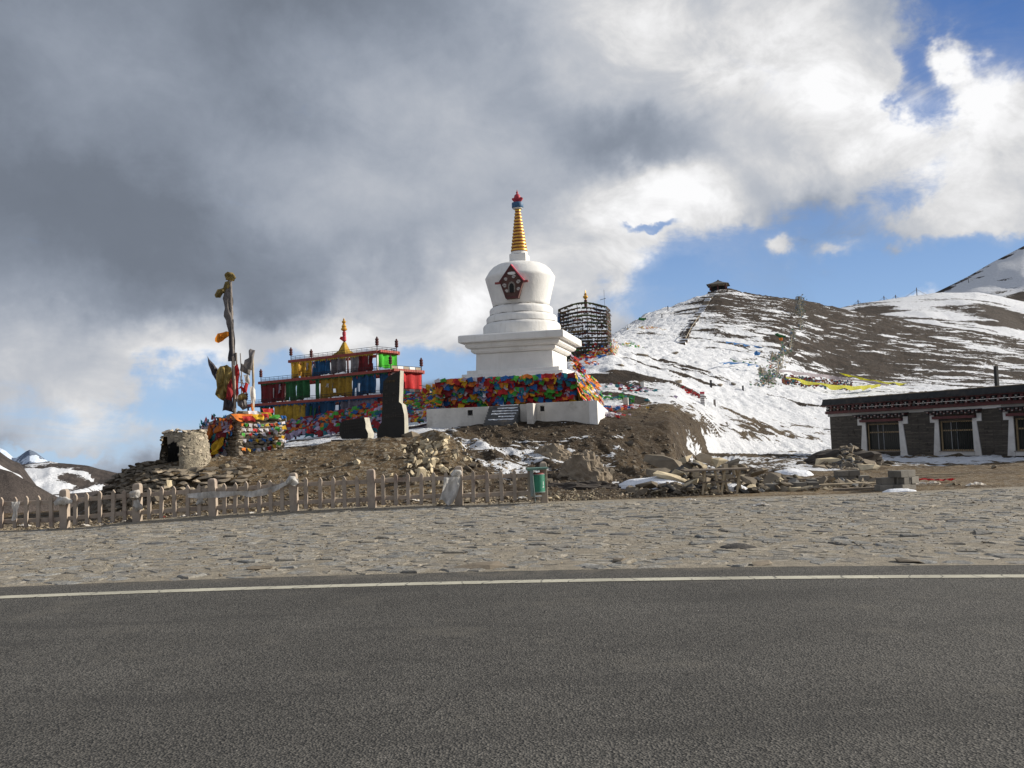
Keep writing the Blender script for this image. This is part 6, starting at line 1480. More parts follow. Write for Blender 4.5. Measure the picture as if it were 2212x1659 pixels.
# pale blocks on and behind the trestle
for i, (xd, yd, w_, h_, lab) in enumerate([(1566, 1012, .13, .26, 'narrow white-faced block standing above the trestle, left'), (1588, 1016, .13, .26, 'narrow white-faced block standing above the trestle, right'), (1572, 1030, .3, .12, 'short pale block lying behind the trestle top'), (1503, 1020, .15, .24, 'pale brick on end left of the trestle blocks')]):
    p = at(xd, yd, 24.3); mb = MB(Frame((p.x, p.y, 0), 15)); mb.box(-w_/2, w_/2, -.07, .07, p.z-h_/2, p.z+h_/2, jit=.006); o = mb.build('block', 'block', None); o.data.materials[0] = MATS['coping']; tag(o, lab, 'block', 'pale blocks at the trestle')
# ---- block stacks
ORD = {(0, 1): '', (0, 2): ', left one', (1, 2): ', right one', (0, 3): ', leftmost', (1, 3): ', central', (2, 3): ', rightmost', (0, 4): ', leftmost', (1, 4): ', second from left', (2, 4): ', third from left', (3, 4): ', rightmost'}
def block_row(xd, yd, n, rows_, ang, label, group, bw=.34, bh=.17, mess=.03, name='block', droop=()):
    P = gp(xd, yd); F_ = Frame((P.x, P.y, 0), ang); z = gz(P.x, P.y)-.02; out_ = []
    for r_ in range(rows_):
        for k in range(n):
            if (r_, k) in droop: continue
            mb_ = MB(F_); u = k*(bw+.01)+(r_ % 2)*bw*.3+rn.uniform(-mess, mess); y_ = rn.uniform(-mess, mess)
            mb_.box(u, u+bw, y_-.16, y_+.16, z+r_*(bh+.003), z+r_*(bh+.003)+bh, jit=.006); o = mb_.build(name, 'block', None, bevel=.008); tag(o, (label[r_ if r_ < len(label) else -1]+ORD[(k, n)]).strip(), 'block', group); out_.append(o)
    return out_
for _bx, _ba in ((1893, 2), (1935, 36)): block_row(_bx, 1060, 2, 3, _ba, [c_+(' of the shaded half of the right front stack' if _ba < 10 else ' of the sunlit half of the right front stack') for c_ in ('grey block, bottom course', 'grey block, middle course', 'grey block, top course')], 'concrete block stack at the right front', droop=((2, 0),) if _ba < 10 else ())
block_row(1800, 1040, 3, 2, 2, ['dark block in the low stack behind the long board, bottom', 'dark block in the low stack behind the long board, top'], 'low concrete block stack beside the long board', droop=((1, 2),))
block_row(1655, 1058, 2, 1, -5, ['grey block lying on the dirt right of the trestle'], 'blocks lying right of the trestle', .28, .18)
block_row(1715, 1057, 2, 1, 8, ['grey block lying on the dirt between the trestle and the long board'], 'blocks lying before the long board', .30, .2, .06)
block_row(1745, 1046, 1, 1, -9, ['single grey block behind the boards'], 'single block', .28, .17)
for i, (x0d, x1d, yd, lab) in enumerate([(1745, 1905, 1051, 'long weathered board lying between the two block stacks'), (1690, 1790, 1040, 'shorter board lying left of the long one'), (1640, 1760, 1052, 'thin stick on the dirt by the grey blocks'), (1800, 1900, 1060, 'board in front of the low block stack')]):
    a_, b_ = gp(x0d, yd), gp(x1d, yd-2); F_ = Frame((a_.x, a_.y, 0), math.degrees(math.atan2(b_.y-a_.y, b_.x-a_.x))); L_ = (b_-a_).length; w_ = (.13, .1, .04, .1)[i]
    mb = MB(F_); z = gz(a_.x, a_.y); mb.hexa([(0, -w_, z), (L_, -w_, z+.03), (L_, w_, z+.03), (0, w_, z), (0, -w_, z+.05), (L_, -w_, z+.08), (L_, w_, z+.08), (0, w_, z+.05)]); o = mb.build('board', 'pale_timber' if i == 0 else 'plank', None); tag(o, lab, 'board', 'boards on the dirt')
# snow heap at the foot of the stack, red sheet, litter
p = gp(1945, 1063); lump('snow_lump', 'snow_clump', p, .9, .4, .12, 'snow banked against the foot of the right block stack', 'snow', 12)
for (x0d, x1d, yd, mat, lab, w_) in [(1958, 2060, 1042, 'flag_red', 'red and white crumpled plastic sheet lying right of the block stack', .35), (1968, 2030, 1050, 'rag_white', 'white strip of plastic at the near edge of the red sheet', .18)]:
    a_, b_ = gp(x0d, yd), gp(x1d, yd-1); g = []
    for i in range(16): t_ = i/15; q = a_.lerp(b_, t_); g.append([(q.x+rn.gauss(0, .02), q.y+w_*(j/4-.5)*(1-.3*abs(t_-.5))+rn.gauss(0, .03), gz(q.x, q.y)+.03+.09*rn.random()) for j in range(5)])
    mb = MB(); mb.sheet(g); o = mb.build('plastic_sheet', mat, None); tag(o, lab, 'plastic sheet')
a_ = gp(1955, 1032); mb = MB(Frame((a_.x, a_.y, 0), -4)); z = gz(a_.x, a_.y); mb.box(0, 1.9, -.05, .05, z+.05, z+.09); o = mb.build('board', 'pale_timber', None); tag(o, 'narrow yellowish board behind the red plastic sheet', 'board')
lit = [(1492, 1083, .22, 'rag_white', 'crushed white plastic bottle with a green label on the paving'), (1128, 1078, .2, 'plastic_film', 'crumpled white plastic at the foot of the bin'), (1143, 1064, .2, 'rag_white', 'white paper scrap under the fence left of the bin'), (182, 1138, .2, 'rag_white', 'white scrap under the leftmost full fence bay'),
       (52, 1138, .28, 'rag_white', 'white crumpled bag at the fence foot near the left edge'), (85, 1127, .16, 'plastic_film', 'small clear bag next to the white one at the left'), (400, 1118, .22, 'rag_white', 'white paper under the fence, third bay'), (425, 1113, .16, 'rag_white', 'second smaller paper under the third fence bay'), (540, 1111, .2, 'plastic_film', 'white plastic under the fourth fence bay'),
       (890, 1084, .3, 'rag_white', 'white plastic lying behind the pickets right of the long sheet'), (1015, 1070, .22, 'rag_white', 'white scrap near the foot of the post with torn plastic'), (1382, 1060, .25, 'rag_white', 'pinkish white scrap on the dirt before the snow patch'), (2108, 1050, .35, 'rag_white', 'white plastic scrap lying far right on the dirt'), (2060, 1050, .3, 'pale_rock', 'tan rag on the dirt right of the red sheet'),
       (1645, 1094, .3, 'rag_white', 'thin pale strip on the paving in front of the boards'), (350, 1119, .12, 'flag_red', 'small pink scrap at the fence foot'), (1448, 1061, .14, 'flag_blue', 'tiny blue scrap on the dirt left of the trestle'), (270, 1128, .14, 'rag_white', 'pale scrap at the foot of the second post from the left')]
for i, (xd, yd, s_, mt, lab) in enumerate(lit):
    P = gp(xd, yd); mb = MB(); n = 9
    mb.sheet([[(P.x+s_*(u/n-.5)*1.3+rn.gauss(0, s_*.05), P.y+s_*(v/4-.5)*.7, P.z+.02+s_*.28*rn.random()*math.sin(u/n*3.14)) for v in range(5)] for u in range(n+1)]); o = mb.build('litter', mt, None); tag(o, lab, 'litter', 'litter on the ground')

# ================================================================== STONE HOUSE
hb_ = at(1797, 985, 51.5); he_ = at(2212, 990, 40.0)
hang = math.degrees(math.atan2(he_.y-hb_.y, he_.x-hb_.x)); HF = Frame((hb_.x, hb_.y, 0), hang)   # x towards the camera's right, y into the house
HL = (Vector((he_.x, he_.y, 0))-Vector((hb_.x, hb_.y, 0))).length + 4.5
house = thing('stone_house', 'single storey dark slate house with white framed windows and a painted cornice', 'house', (hb_.x, hb_.y, 0))
def hu(xd, yd=940): q = on_plane(xd, yd, HF.o, HF.y); return (q-HF.o).dot(HF.x), q.z
WTOP = 2.30; HD = 6.0
# windows: outer left/right in the view at the ear height
wins = []
for xl, xr in [(1853.5, 1962), (2010.5, 2121.5)]:
    wins.append((hu(xl, 915)[0], hu(xr, 912)[0]))
wd_ = wins[1][1]-wins[1][0]; u3 = hu(2168, 900)[0]; wins.append((u3, u3+wd_))
ztop = 2.10
opn = []
for (a_, b_) in wins:
    w_ = b_-a_; opn.append((a_+.17*w_, b_-.17*w_, .32, 1.80))
# wall with openings
us = [0]; 
for o0, o1, z0, z1 in opn: us += [o0, o1]
us += [HL]
for k in range(0, len(us), 2):
    mb = MB(HF); mb.box(us[k], us[k+1], 0, .35, -.4, WTOP); mb.build('wall', 'slate_wall', house)
for o0, o1, z0, z1 in opn:
    mb = MB(HF); mb.box(o0, o1, .002, .35, -.4, z0); mb.build('wall', 'slate_wall', house)
    mb = MB(HF); mb.box(o0, o1, .002, .35, z1, WTOP); mb.build('wall', 'slate_wall', house)
mb = MB(HF); mb.box(0, .35, .351, HD, -.4, WTOP); mb.build('wall', 'slate_wall', house)
mb = MB(HF); mb.box(.36, HL, HD-.35, HD, -.4, WTOP); mb.build('wall', 'slate_wall', house)
# protruding slates scattered over the wall
rn = random.Random(55)
for i in range(170):
    u = rn.uniform(.05, HL-.3); z = rn.uniform(.05, WTOP-.12); L_ = rn.uniform(.15, .42)
    if any(a_-.05 < u+L_ and u < b_+.05 for a_, b_ in wins): continue
    mb = MB(HF); mb.box(u, u+L_, -.02-.02*rn.random(), .02, z, z+rn.uniform(.035, .07), jit=.004); mb.build('slate', 'slate_wall', house)
# cornice bands, butted one above the other
def band(z0, z1, out_, mat, name, x0=-.12, x1=None): 
    mb_ = MB(HF); mb_.box(x0, x1 or HL, -out_, .34, z0, z1); return mb_.build(name, mat, house)
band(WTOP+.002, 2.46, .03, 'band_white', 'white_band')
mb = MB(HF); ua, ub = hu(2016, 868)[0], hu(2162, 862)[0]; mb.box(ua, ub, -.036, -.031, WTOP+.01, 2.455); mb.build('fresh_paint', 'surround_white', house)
band(2.462, 2.62, .14, 'maroon', 'maroon_band', -.2)
n = int(HL/.29)
for k in range(n):
    u = .0+HL*k/n
    for r_ in range(2):
        mb = MB(HF); uu = u+(.14 if r_ else 0); z = 2.624+.14*r_; mb.box(uu, uu+.17, -.24-.09*r_, .1, z, z+.125); bq = mb.build('rafter_end', 'maroon' if (k % 2) else 'dark_parapet', house)
        mb = MB(HF)
        if (k+r_) % 2:
            mb.box(uu+.045, uu+.125, -.246-.09*r_, -.2405-.09*r_, z+.035, z+.085); mb.build('white_dot', 'band_white', house)
band(2.91, 2.96, .36, 'maroon', 'maroon_band', -.3)
mb = MB(HF); mb.hexa([(-.16, -.42, 2.962), (HL, -.42, 2.962), (HL, .4, 2.962), (-.16, .4, 2.962), (-.12, -.34, 3.28), (HL, -.34, 3.28), (HL, .2, 3.28), (-.12, .2, 3.28)]); mb.build('parapet', 'dark_parapet', house)
u = -.16
while u < HL:   # rough slates along the parapet edge
    L_ = rn.uniform(.25, .6); mb = MB(HF); mb.box(u, u+L_-.01, -.46-rn.random()*.04, -.36, 2.965+.0, 2.965+rn.uniform(.04, .09), jit=.006); mb.build('roof_slate', 'dark_parapet', house); u += L_
    
mb = MB(HF); mb.box(.6, HL, -.36, .24, 3.282, 3.315); mb.build('coping', 'coping', house)
mb = MB(HF); mb.box(-.13, .595, -.36, .24, 3.282, 3.31, jit=.01); mb.build('coping', 'dark_parapet', house)
mb = MB(HF); mb.box(-.1, HL, .36, HD, 3.0, 3.2); mb.build('roof', 'dark_earth', house)
for k in range(26):
    place('roof_stone', ROCKS[k % 8], house, HF.p(rn.uniform(.5, HL), rn.uniform(.0, .22), 3.33), (0, 0, rn.uniform(0, 6)), (rn.uniform(.1, .35), .2, rn.uniform(.05, .10)))
# windows
for wi, ((a_, b_), (o0, o1, z0, z1)) in enumerate(zip(wins, opn)):
    w_ = b_-a_; zb = .10 if wi else .02; ear = .10*w_
    for sgn, ux in ((1, a_), (-1, b_)):
        q = lambda d: ux+sgn*d*w_
        pts = [(q(0), 1.72), (q(0), 2.12), (q(.085), 2.12), (q(.085), 1.93), (q(.17), 1.93), (q(.17), 1.0), (q(.175), zb), (q(.055-.03), zb), (q(.085), 1.72)]
        # outline: ear, then a column that widens downwards
        pts = [(q(.0), 1.74), (q(.0), 2.12), (q(.085), 2.12), (q(.085), 1.90), (q(.17), 1.90), (q(.17), zb), (q(.035), zb), (q(.095), 1.74)]
        mb = MB(HF); n = len(pts); P2 = pts if sgn > 0 else pts
        vs = [(x, -.045, z) for x, z in pts]+[(x, -.001, z) for x, z in pts]
        ar = sum(pts[i][0]*pts[(i+1) % n][1]-pts[(i+1) % n][0]*pts[i][1] for i in range(n))
        f0 = tuple(range(n)); 
        mb.add(vs, [f0, tuple(range(2*n-1, n-1, -1))]+[((i+1) % n, i, i+n, (i+1) % n+n) for i in range(n)]); mb.build('window_surround', 'surround_white', house)
    if wi:
        mb = MB(HF); mb.box(a_+.175*w_, b_-.175*w_, -.044, -.002, zb, z0-.03); mb.build('window_surround', 'surround_white', house)
    mb = MB(HF); mb.box(a_+.088*w_, b_-.088*w_, -.20, .0, 1.905, 2.04); mb.build('lintel', 'maroon', house)
    n = 15
    for k in range(n):
        for r_ in range(2):
            uu = a_-.02*w_+w_*1.03*k/n; mb = MB(HF); z = 2.125+.085*r_; mb.box(uu+(.05 if r_ else 0), uu+(.05 if r_ else 0)+w_/n*.72, -.22-.04*r_, -.03, z, z+.08); mb.build('lintel_block', 'maroon' if (k+r_) % 2 else 'dark_parapet', house)
            if (k+r_) % 2:
                mb = MB(HF); mb.box(uu+.05*r_+.03, uu+.05*r_+.03+w_/n*.45, -.226-.04*r_, -.2205-.04*r_, z+.02, z+.06); mb.build('white_dot', 'band_white', house)
    mb = MB(HF); mb.box(a_-.03*w_, b_+.03*w_, -.30, .0, 2.297, 2.33); mb.build('lintel_cap', 'dark_parapet', house)
    fr_ = MB(HF); y0, y1 = .10, .16
    win = thing('window', None, None, tuple(HF.p(o0, .1, z0))); win.parent = house; win.location = win.location-house.location
    def part(name, x0, x1, ya, yb, za, zb_, mat):
        mb_ = MB(HF); mb_.box(x0, x1, ya, yb, za, zb_); o_ = mb_.build(name, mat, None); o_.parent = win; o_.location = o_.location - HF.p(o0, .1, z0); return o_
    part('frame', o0, o0+.09, y0, y1, z0, z1, 'window_wood'); part('frame', o1-.09, o1, y0, y1, z0, z1, 'window_wood')
    part('frame', o0+.09, o1-.09, y0, y1, z0, z0+.08, 'window_wood'); part('frame', o0+.09, o1-.09, y0, y1, z1-.07, z1, 'window_wood')
    zt_ = z0+(z1-z0)*.66; part('transom', o0+.09, o1-.09, y0+.002, y1-.002, zt_, zt_+.07, 'window_wood')
    for f_ in (.30, .46): u = o0+(o1-o0)*f_; part('mullion', u, u+.05, y0+.004, y1-.004, z0+.081, zt_-.001, 'window_metal'); part('mullion', u, u+.05, y0+.004, y1-.004, zt_+.071, z1-.071, 'window_metal')
    part('sill', o0-.04, o1+.04, -.08, .10, z0-.028, z0+.004, 'grey_timber')
    part('pane', o0+.09, o1-.09, .13, .136, z0+.081, zt_-.001, 'glass'); part('pane', o0+.09, o1-.09, .13, .136, zt_+.071, z1-.071, 'glass')
    k = 0; u = o0+.14
    while u < o1-.12: part('bar', u, u+.016, .065, .081, z0+.03, z1-.03, 'iron'); u += .135
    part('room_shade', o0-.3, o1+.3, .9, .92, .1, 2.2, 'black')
mb = MB(HF); mb.lathe([(.02, 2.10), (.12, 2.12), (.13, 2.16), (.09, 2.22), (.02, 2.24)], 14, (hu(1913, 896)[0], -.07)); mb.build('wall_lamp', 'surround_white', house, smooth='auto')
u, z = hu(2141, 820)
mb = MB(HF); mb.box(u-.07, u+.07, .28, .42, 3.2, 4.28); mb.build('roof_post', 'dark_parapet', house)
mb = MB(HF); mb.box(-.55, .0, -.02, .06, 1.55, 1.60); mb.build('beam_end', 'dark_parapet', house)
u, z = hu(1810, 985); mb = MB(HF); mb.box(-.3, HL, -.5, -.02, -.4, .04, jit=.01); mb.build('plinth', 'dark_slate', house)
P = gp(2148, 1012); o = place('stone', ROCKS[5], None, (P.x, P.y, P.z+.05), (0, 0, 1), (.3, .2, .2)); tag(o, 'small dark stone on the snow strip in front of the house', 'stone')
# ragged snow strip in front of the house
its = []

# ================================================================== LATTICE TOWER with flags on the upper slope
tb = at(1313, 765, 70.0); LF = Frame((tb.x, tb.y, 0), -14); z0 = tb.z-.5; ztw = at(1305, 667, 70).z; LW = 3.85; LD = 2.2
tw = thing('flag_tower', 'cylindrical-looking lattice of poles and flag strings with a gilded finial on the upper slope', 'flag tower', (tb.x-2, tb.y+1, z0))
for k in range(6):
    u = -LW*k/5; zz1 = ztw+.45*math.sin(math.pi*min(1, (k+.2)/5.4)); mb = MB(LF); mb.tube([(u, 0, z0), (u, 0, zz1)], .035, 5); mb.build('pole', 'iron', tw)
    mb = MB(LF); mb.tube([(u, LD, z0), (u, LD, zz1-.1)], .03, 5); mb.build('pole', 'iron', tw)
for k in (1, 2):
    mb = MB(LF); mb.tube([(0, LD*k/3, z0), (0, LD*k/3, ztw+.05)], .03, 5); mb.build('pole', 'iron', tw)
rn = random.Random(41); mutedc = [(.09, .058, .035), (.12, .085, .055), (.05, .04, .035), (.13, .04, .03), (.06, .075, .03), (.14, .09, .035), (.16, .13, .10), (.04, .05, .07)]
for r_ in range(15):
    z = z0+.5+(ztw-z0-.45)*r_/14+.1+rn.gauss(0, .03); its = []; sgk = rn.uniform(.01, .06); hol = [rn.random() for _ in range(3)]
    for seg in range(2):
        L_ = LW if seg == 0 else LD; n = int(L_/.07)
        for i in range(n):
            t_ = (i+rn.random()*.8)/n; sg = sgk*math.sin(t_*math.pi*3)**2
            if seg == 0 and .18 < t_ < .75 and r_ > 3 and any(abs(t_-.2-h_*.5) < .05 for h_ in hol): continue
            top = .45*math.sin(math.pi*t_)*(r_/14)**2 if seg == 0 else 0
            P = LF.p(-L_*t_, -.03, z-sg+top) if seg == 0 else LF.p(.03, L_*t_, z-sg)
            its.append((P, LF.x if seg == 0 else LF.y, -LF.y if seg == 0 else LF.x, rn.uniform(.11, .22), rn.choice(mutedc)))
            if rn.random() < .5 and r_ > 1:
                its.append((LF.p(-L_*t_, LD, z-sg-.05) if seg == 0 else LF.p(-LW, L_*t_, z-sg), LF.x, -LF.y, rn.uniform(.08, .16), rn.choice(mutedc)))
    o = mix_flags('flag_string', its, tw); o['kind'] = 'stuff'
    rb = MB(LF); cc_ = rn.choice(mutedc); g = []; nn_ = 60
    for i in range(nn_+1):
        t_ = i/nn_; L_ = t_*(LW+LD); wv = .05+.13*rn.random(); zz1 = z-sgk*math.sin(t_*9)**2+(.45*math.sin(math.pi*min(1, L_/LW))*(r_/14)**2 if L_ < LW else 0)
        q = (-LW+L_, -.05) if L_ < LW else (.05, L_-LW)
        g.append([(q[0], q[1]-.02, zz1+.03), (q[0], q[1]-.04*rn.random(), zz1-wv)])
        if rn.random() < .10 and len(g) > 1: rb.sheet(g, col=rn.choice(mutedc)); g = g[-1:] if rn.random() < .7 else []
    if len(g) > 1: rb.sheet(g, col=rn.choice(mutedc))
    o = rb.build('flag_string', 'flag_mix', tw); o['kind'] = 'stuff'
    mb = MB(LF); mb.tube([(-LW*i/10, -.02, z+.02-.08*math.sin(i*1.57)**2) for i in range(11)]+[(0.02, 0, z)][:0], .015, 4); mb.build('cord', 'iron', tw)
its = []
for i in range(700):   # dense hem of flags
    if rn.random() < .55: P = LF.p(rn.uniform(-LW, 0), -.1-.5*rn.random(), z0+.2+abs(rn.gauss(0, .55))); c_ = rn.choice(mutedc+[(.4, .03, .03), (.04, .2, .05), (.03, .1, .25)]); xd_, nd_ = LF.x, -LF.y
    else: P = LF.p(.1+.5*rn.random(), rn.uniform(-.6, LD), z0+.1+abs(rn.gauss(.3, .55))); c_ = rn.choice([PAL['yellow'], PAL['white'], PAL['orange'], PAL['red'], (.5, .42, .25), PAL['green'], (.5, .4, .3)]); xd_, nd_ = LF.y, LF.x
    its.append((P, xd_, nd_, rn.uniform(.14, .26), c_))
for i in range(220):
    t_ = rn.random(); P = LF.p(.2-2.6*t_+rn.gauss(0, .25), -.8-.9*t_+rn.gauss(0, .2), 0); P.z = gz(P.x, P.y)+.1+.8*(1-t_)*rn.random(); its.append((P, LF.x, -LF.y+Vector((0, 0, .5)), rn.uniform(.12, .24), rn.choice([PAL['yellow'], PAL['white'], PAL['orange'], PAL['red'], PAL['blue'], (.5, .42, .25)])))
o = mix_flags('flags', its, tw, kind='stuff')
cx_ = -LW*.45; 
mb = MB(LF); mb.lathe([(.06, ztw+.40), (.10, ztw+.46), (.10, ztw+.95), (.05, ztw+1.0), (.12, ztw+1.05), (.20, ztw+1.15), (.2, ztw+1.25), (.08, ztw+1.32), (.12, ztw+1.42), (.05, ztw+1.5), (.04, ztw+1.62), (.01, ztw+1.75)], 12, (cx_, .8)); o = mb.build('finial', 'gold', tw, smooth='auto')
mb = MB(LF); mb.lathe([(.13, ztw+.41), (.13, ztw+.92), (.10, ztw+.95)], 10, (cx_, .8)); mb.build('finial_cloth', 'maroon', tw)
mb = MB(LF); mb.tube([(-.1, .1, ztw), (-.12, .1, ztw+1.55)], .012, 4); mb.build('aerial', 'iron', tw)
mb = MB(LF); mb.tube([(-.45, .1, ztw+.75), (.0, .1, ztw+.85)], .02, 4); mb.build('aerial_bar', 'iron', tw)
mb = MB(LF); cloth_strip(mb, [(-LW-.05, -.1, ztw-.1), (-LW+.1, -.1, ztw-.15)], 1.3, 1, .06, 4); mb.build('hanging_cloth', 'scarf_blue', tw)
a_ = LF.p(-LW, 0, ztw-.1); mb = MB(); b_ = at(1207, 685, 62); mb.tube([a_, a_.lerp(b_, .5)-Vector((0, 0, .1)), b_], .02, 4); o = mb.build('cord', 'iron', None); tag(o, 'cord running from the flag tower to behind the stupa', 'cord')

# ================================================================== HILL: pavilion, stairs, posts, long strings of flags
p = gat(1552, float(np.interp(1552, cols, T['R8'][0]))-2); px_ = at(1552, 624, p.y); zb = max(p.z, px_.z-.6)-.75; QF = Frame((p.x, p.y, 0), -18)
hp = thing('summit_pavilion', 'small open pavilion with a grey hipped roof on the hill top', 'pavilion', (p.x, p.y, zb))
mb = MB(QF); mb.box(-2.2, 2.2, -2.2, 2.2, zb-2.5, zb+.02); mb.build('terrace', 'brown_earth', hp)
for (x, y) in [(-1.7, -1.6), (1.7, -1.6), (1.7, 1.6), (-1.7, 1.6), (0, -1.6), (0, 1.6)]:
    mb = MB(QF); mb.box(x-.14, x+.14, y-.14, y+.14, zb+.25, zb+1.5); mb.build('column', 'maroon', hp)
mb = MB(QF); mb.box(-1.5, 1.5, .2, 1.4, zb+.25, zb+1.3); mb.build('back_wall', 'dark_parapet', hp)
mb = MB(QF); mb.frus([(2.1, zb+1.5), (2.1, zb+1.62)]); mb.build('eaves', 'coping', hp)
mb = MB(QF); mb.frus([(2.45, zb+1.60), (2.4, zb+1.66), (1.1, zb+2.15), (.25, zb+2.65), (.08, zb+2.9)]); mb.build('roof', 'roof_grey', hp)
# concrete stairs up the hill
def strip_on_hill(pts, w_, name, mat, label, cat, step=1.0, lift=.12, parentkind=None, snow_every=None, rail_=False):
    P = [gp(*q) for q in pts]; tot = sum((b_-a_).length for a_, b_ in zip(P[:-1], P[1:])); n = max(3, int(tot/step)); t = thing(name, label, cat, tuple(P[0]))
    for i in range(n):
        s_ = i/n*tot; k = 0
        while k < len(P)-2 and s_ > (P[k+1]-P[k]).length: s_ -= (P[k+1]-P[k]).length; k += 1
        q = P[k].lerp(P[k+1], min(1, s_/(P[k+1]-P[k]).length)); d = (P[k+1]-P[k]).normalized(); ang = math.degrees(math.atan2(d.y, d.x)); F_ = Frame((q.x, q.y, 0), ang); z = gz(q.x, q.y)
        mb_ = MB(F_); mb_.box(-step*.05, step*.9*math.hypot(d.x, d.y)+.1, -w_/2, w_/2, z-.6, z+lift+rn.uniform(-.03, .03)); mb_.build('step', mat if not (snow_every and rn.random() < snow_every) else 'snow_clump', t)
    if rail_:
        mb_ = MB(); mb_.tube([q+Vector((w_/2+.1, 0, .55)) for q in P], .05, 4); mb_.build('handrail', 'coping', t)
    return t
strip_on_hill([(1466, 742), (1482, 714), (1500, 690)], 1.5, 'hill_stairs', 'brown_earth', 'bare dark flight of stairs climbing the snowy hill face', 'stairs', 1.1, .10, snow_every=.25, rail_=True)
strip_on_hill([(1505, 684), (1520, 662), (1538, 636)], 1.1, 'hill_stairs', 'rock', 'upper snow-patched flight of stairs leading to the hill top pavilion', 'stairs', 2.4, .2, snow_every=.5)
t_ = thing('hill_stairs', 'low broad steps cut in the dark slope right of the stupa', 'stairs', tuple(gp(1420, 895)))
for i in range(9):
    a_ = gp(1390+i*3.0, 910-i*5.0); ang_ = -8; F_ = Frame((a_.x, a_.y, 0), ang_); zl, zr_ = gz(a_.x, a_.y), gz(*(F_.p(1.9, 0, 0).xy)); z = zl
    mb = MB(F_); mb.hexa([(0, -.12, zl-.3), (1.9, -.12, zr_-.3), (1.9, .25, zr_-.3), (0, .25, zl-.3), (0, -.12, zl+.05), (1.9, -.12, zr_+.05), (1.9, .25, zr_+.07), (0, .25, zl+.07)]); mb.build('step', 'brown_earth', t_)
    mb = MB(F_); n = 10; e0 = rn.uniform(.1, .5); ef = rn.uniform(1.2, 1.85); mb.sheet([[(e0+(ef-e0)*i2/n, .05+.05*rn.random(), zl+(zr_-zl)*(e0+(ef-e0)*i2/n)/1.9+.085), (e0+(ef-e0)*i2/n, .22+.05*rn.random(), zl+(zr_-zl)*(e0+(ef-e0)*i2/n)/1.9+.10)] for i2 in range(n+1)]); mb.build('snow', 'snow_clump', t_)
POSTS = []
def post_at(xd, yb_, yt_, w_, mat, label, cap=None, name='marker_post'):
    P = gp(xd, yb_); T_ = at(xd-.8, yt_, P.y); h = max(.2, T_.z-P.z); o_ = thing(name, label, 'post', tuple(P), 'posts on the snowy slope')
    mb_ = MB(Frame((P.x, P.y, 0), -14)); mb_.box(-w_/2, w_/2, -w_/2, w_/2, P.z-.3, P.z+h); mb_.build('shaft', mat, o_)
    POSTS.append(o_)
    if cap: mb_ = MB(Frame((P.x, P.y, 0), -14)); mb_.box(-w_/2-.01, w_/2+.01, -w_/2-.01, w_/2+.01, P.z+h+.001, P.z+h+.14); mb_.build('cap', cap, o_)
    return P, h
post_at(1352.6, 881, 859, .24, 'surround_white', 'white square post with orange flags at its foot, right of the platform wall')
P, h = post_at(1518, 874, 851, .26, 'surround_white', 'white post with dark bands and a red cap on the slope', 'crimson')
for k in range(4): mb = MB(Frame((P.x, P.y, 0), -14)); z = P.z+h*(.12+.2*k); mb.box(-.135, .135, -.135, .135, z, z+h*.06); o = mb.build('band', 'maroon', POSTS[-1])
post_at(1536, 837, 821, .16, 'iron', 'dark slender post on the bare ledge of the slope'); post_at(1605, 843, 833, .14, 'iron', 'shorter dark post farther right on the ledge'); post_at(1544, 876, 863, .14, 'grey_timber', 'short grey stump right of the red capped post')
post_at(1388, 837, 825, .22, 'surround_white', 'short pale post with rags among dark stones above the steps'); post_at(1358, 832, 824, .1, 'grey_timber', 'very short stake on the snow above the white square post')
post_at(1456, 657, 646, .2, 'iron', 'tiny dark stake on the hill skyline, left'); post_at(1443, 672, 661, .15, 'iron', 'tiny stake below the skyline one on the left snow slope'); post_at(1430, 687, 678, .15, 'iron', 'lowest tiny stake on the left snow slope')
# clumps of rags and stones on the slope
rn = random.Random(61)
for i, (xd, yd, rad, lab, pal_) in enumerate([(1358, 884, .45, 'orange and yellow flags bunched at the foot of the white square post', ['orange', 'yellow', 'red', 'white']), (1330, 886, .5, 'faded flags strewn on the dirt beside the wall end', ['blue', 'lilac', 'white', 'red', 'orange']), (1315, 900, .4, 'scraps of flags under the wing wall', ['white', 'red', 'lilac']),
        (1400, 711, .9, 'pile of yellowish flags on the snow right of the flag tower', ['yellow', 'white', 'orange']), (1355, 748, .9, 'yellow green flags trailing from the foot of the flag tower', ['yellow', 'green', 'white']), (1268, 788, .6, 'red flags dropped on the snow below the flag tower', ['red', 'orange', 'white', 'blue']), (1276, 776, .5, 'white and blue flags on the snow under the tower', ['white', 'blue', 'red']),
        (1365, 846, .8, 'dark rags and stones in the middle of the snowy slope', ['teal', 'lilac', 'darkred']), (1330, 862, .7, 'green black cloth heap on the snow near the platform wall', ['teal', 'green']), (1492, 850, .3, 'small red rag heap on the slope', ['darkred', 'red'])]):
    P = gp(xd, yd); its = []
    for k in range(46 if rad > .6 else 28):
        x = P.x+rn.gauss(0, rad); y = P.y+rn.gauss(0, rad*.6); its.append(((x, y, gz(x, y)+.12+.25*rad*rn.random()), (1, 0, 0), (.1, -.8, .6), rn.uniform(.14, .26), rn.choice(pal_)))
    mix_flags('fallen_flags', its, None, label=lab, cat='prayer flags', group='fallen flags on the snow')
o = poly_cloth('cloth', 'cur_green', [(1378, 690), (1382, 685), (1388, 687), (1395, 686), (1396, 690), (1390, 693), (1384, 692)], 118, None, 'green cloth flapping on the left skyline of the hill', .2, 3)
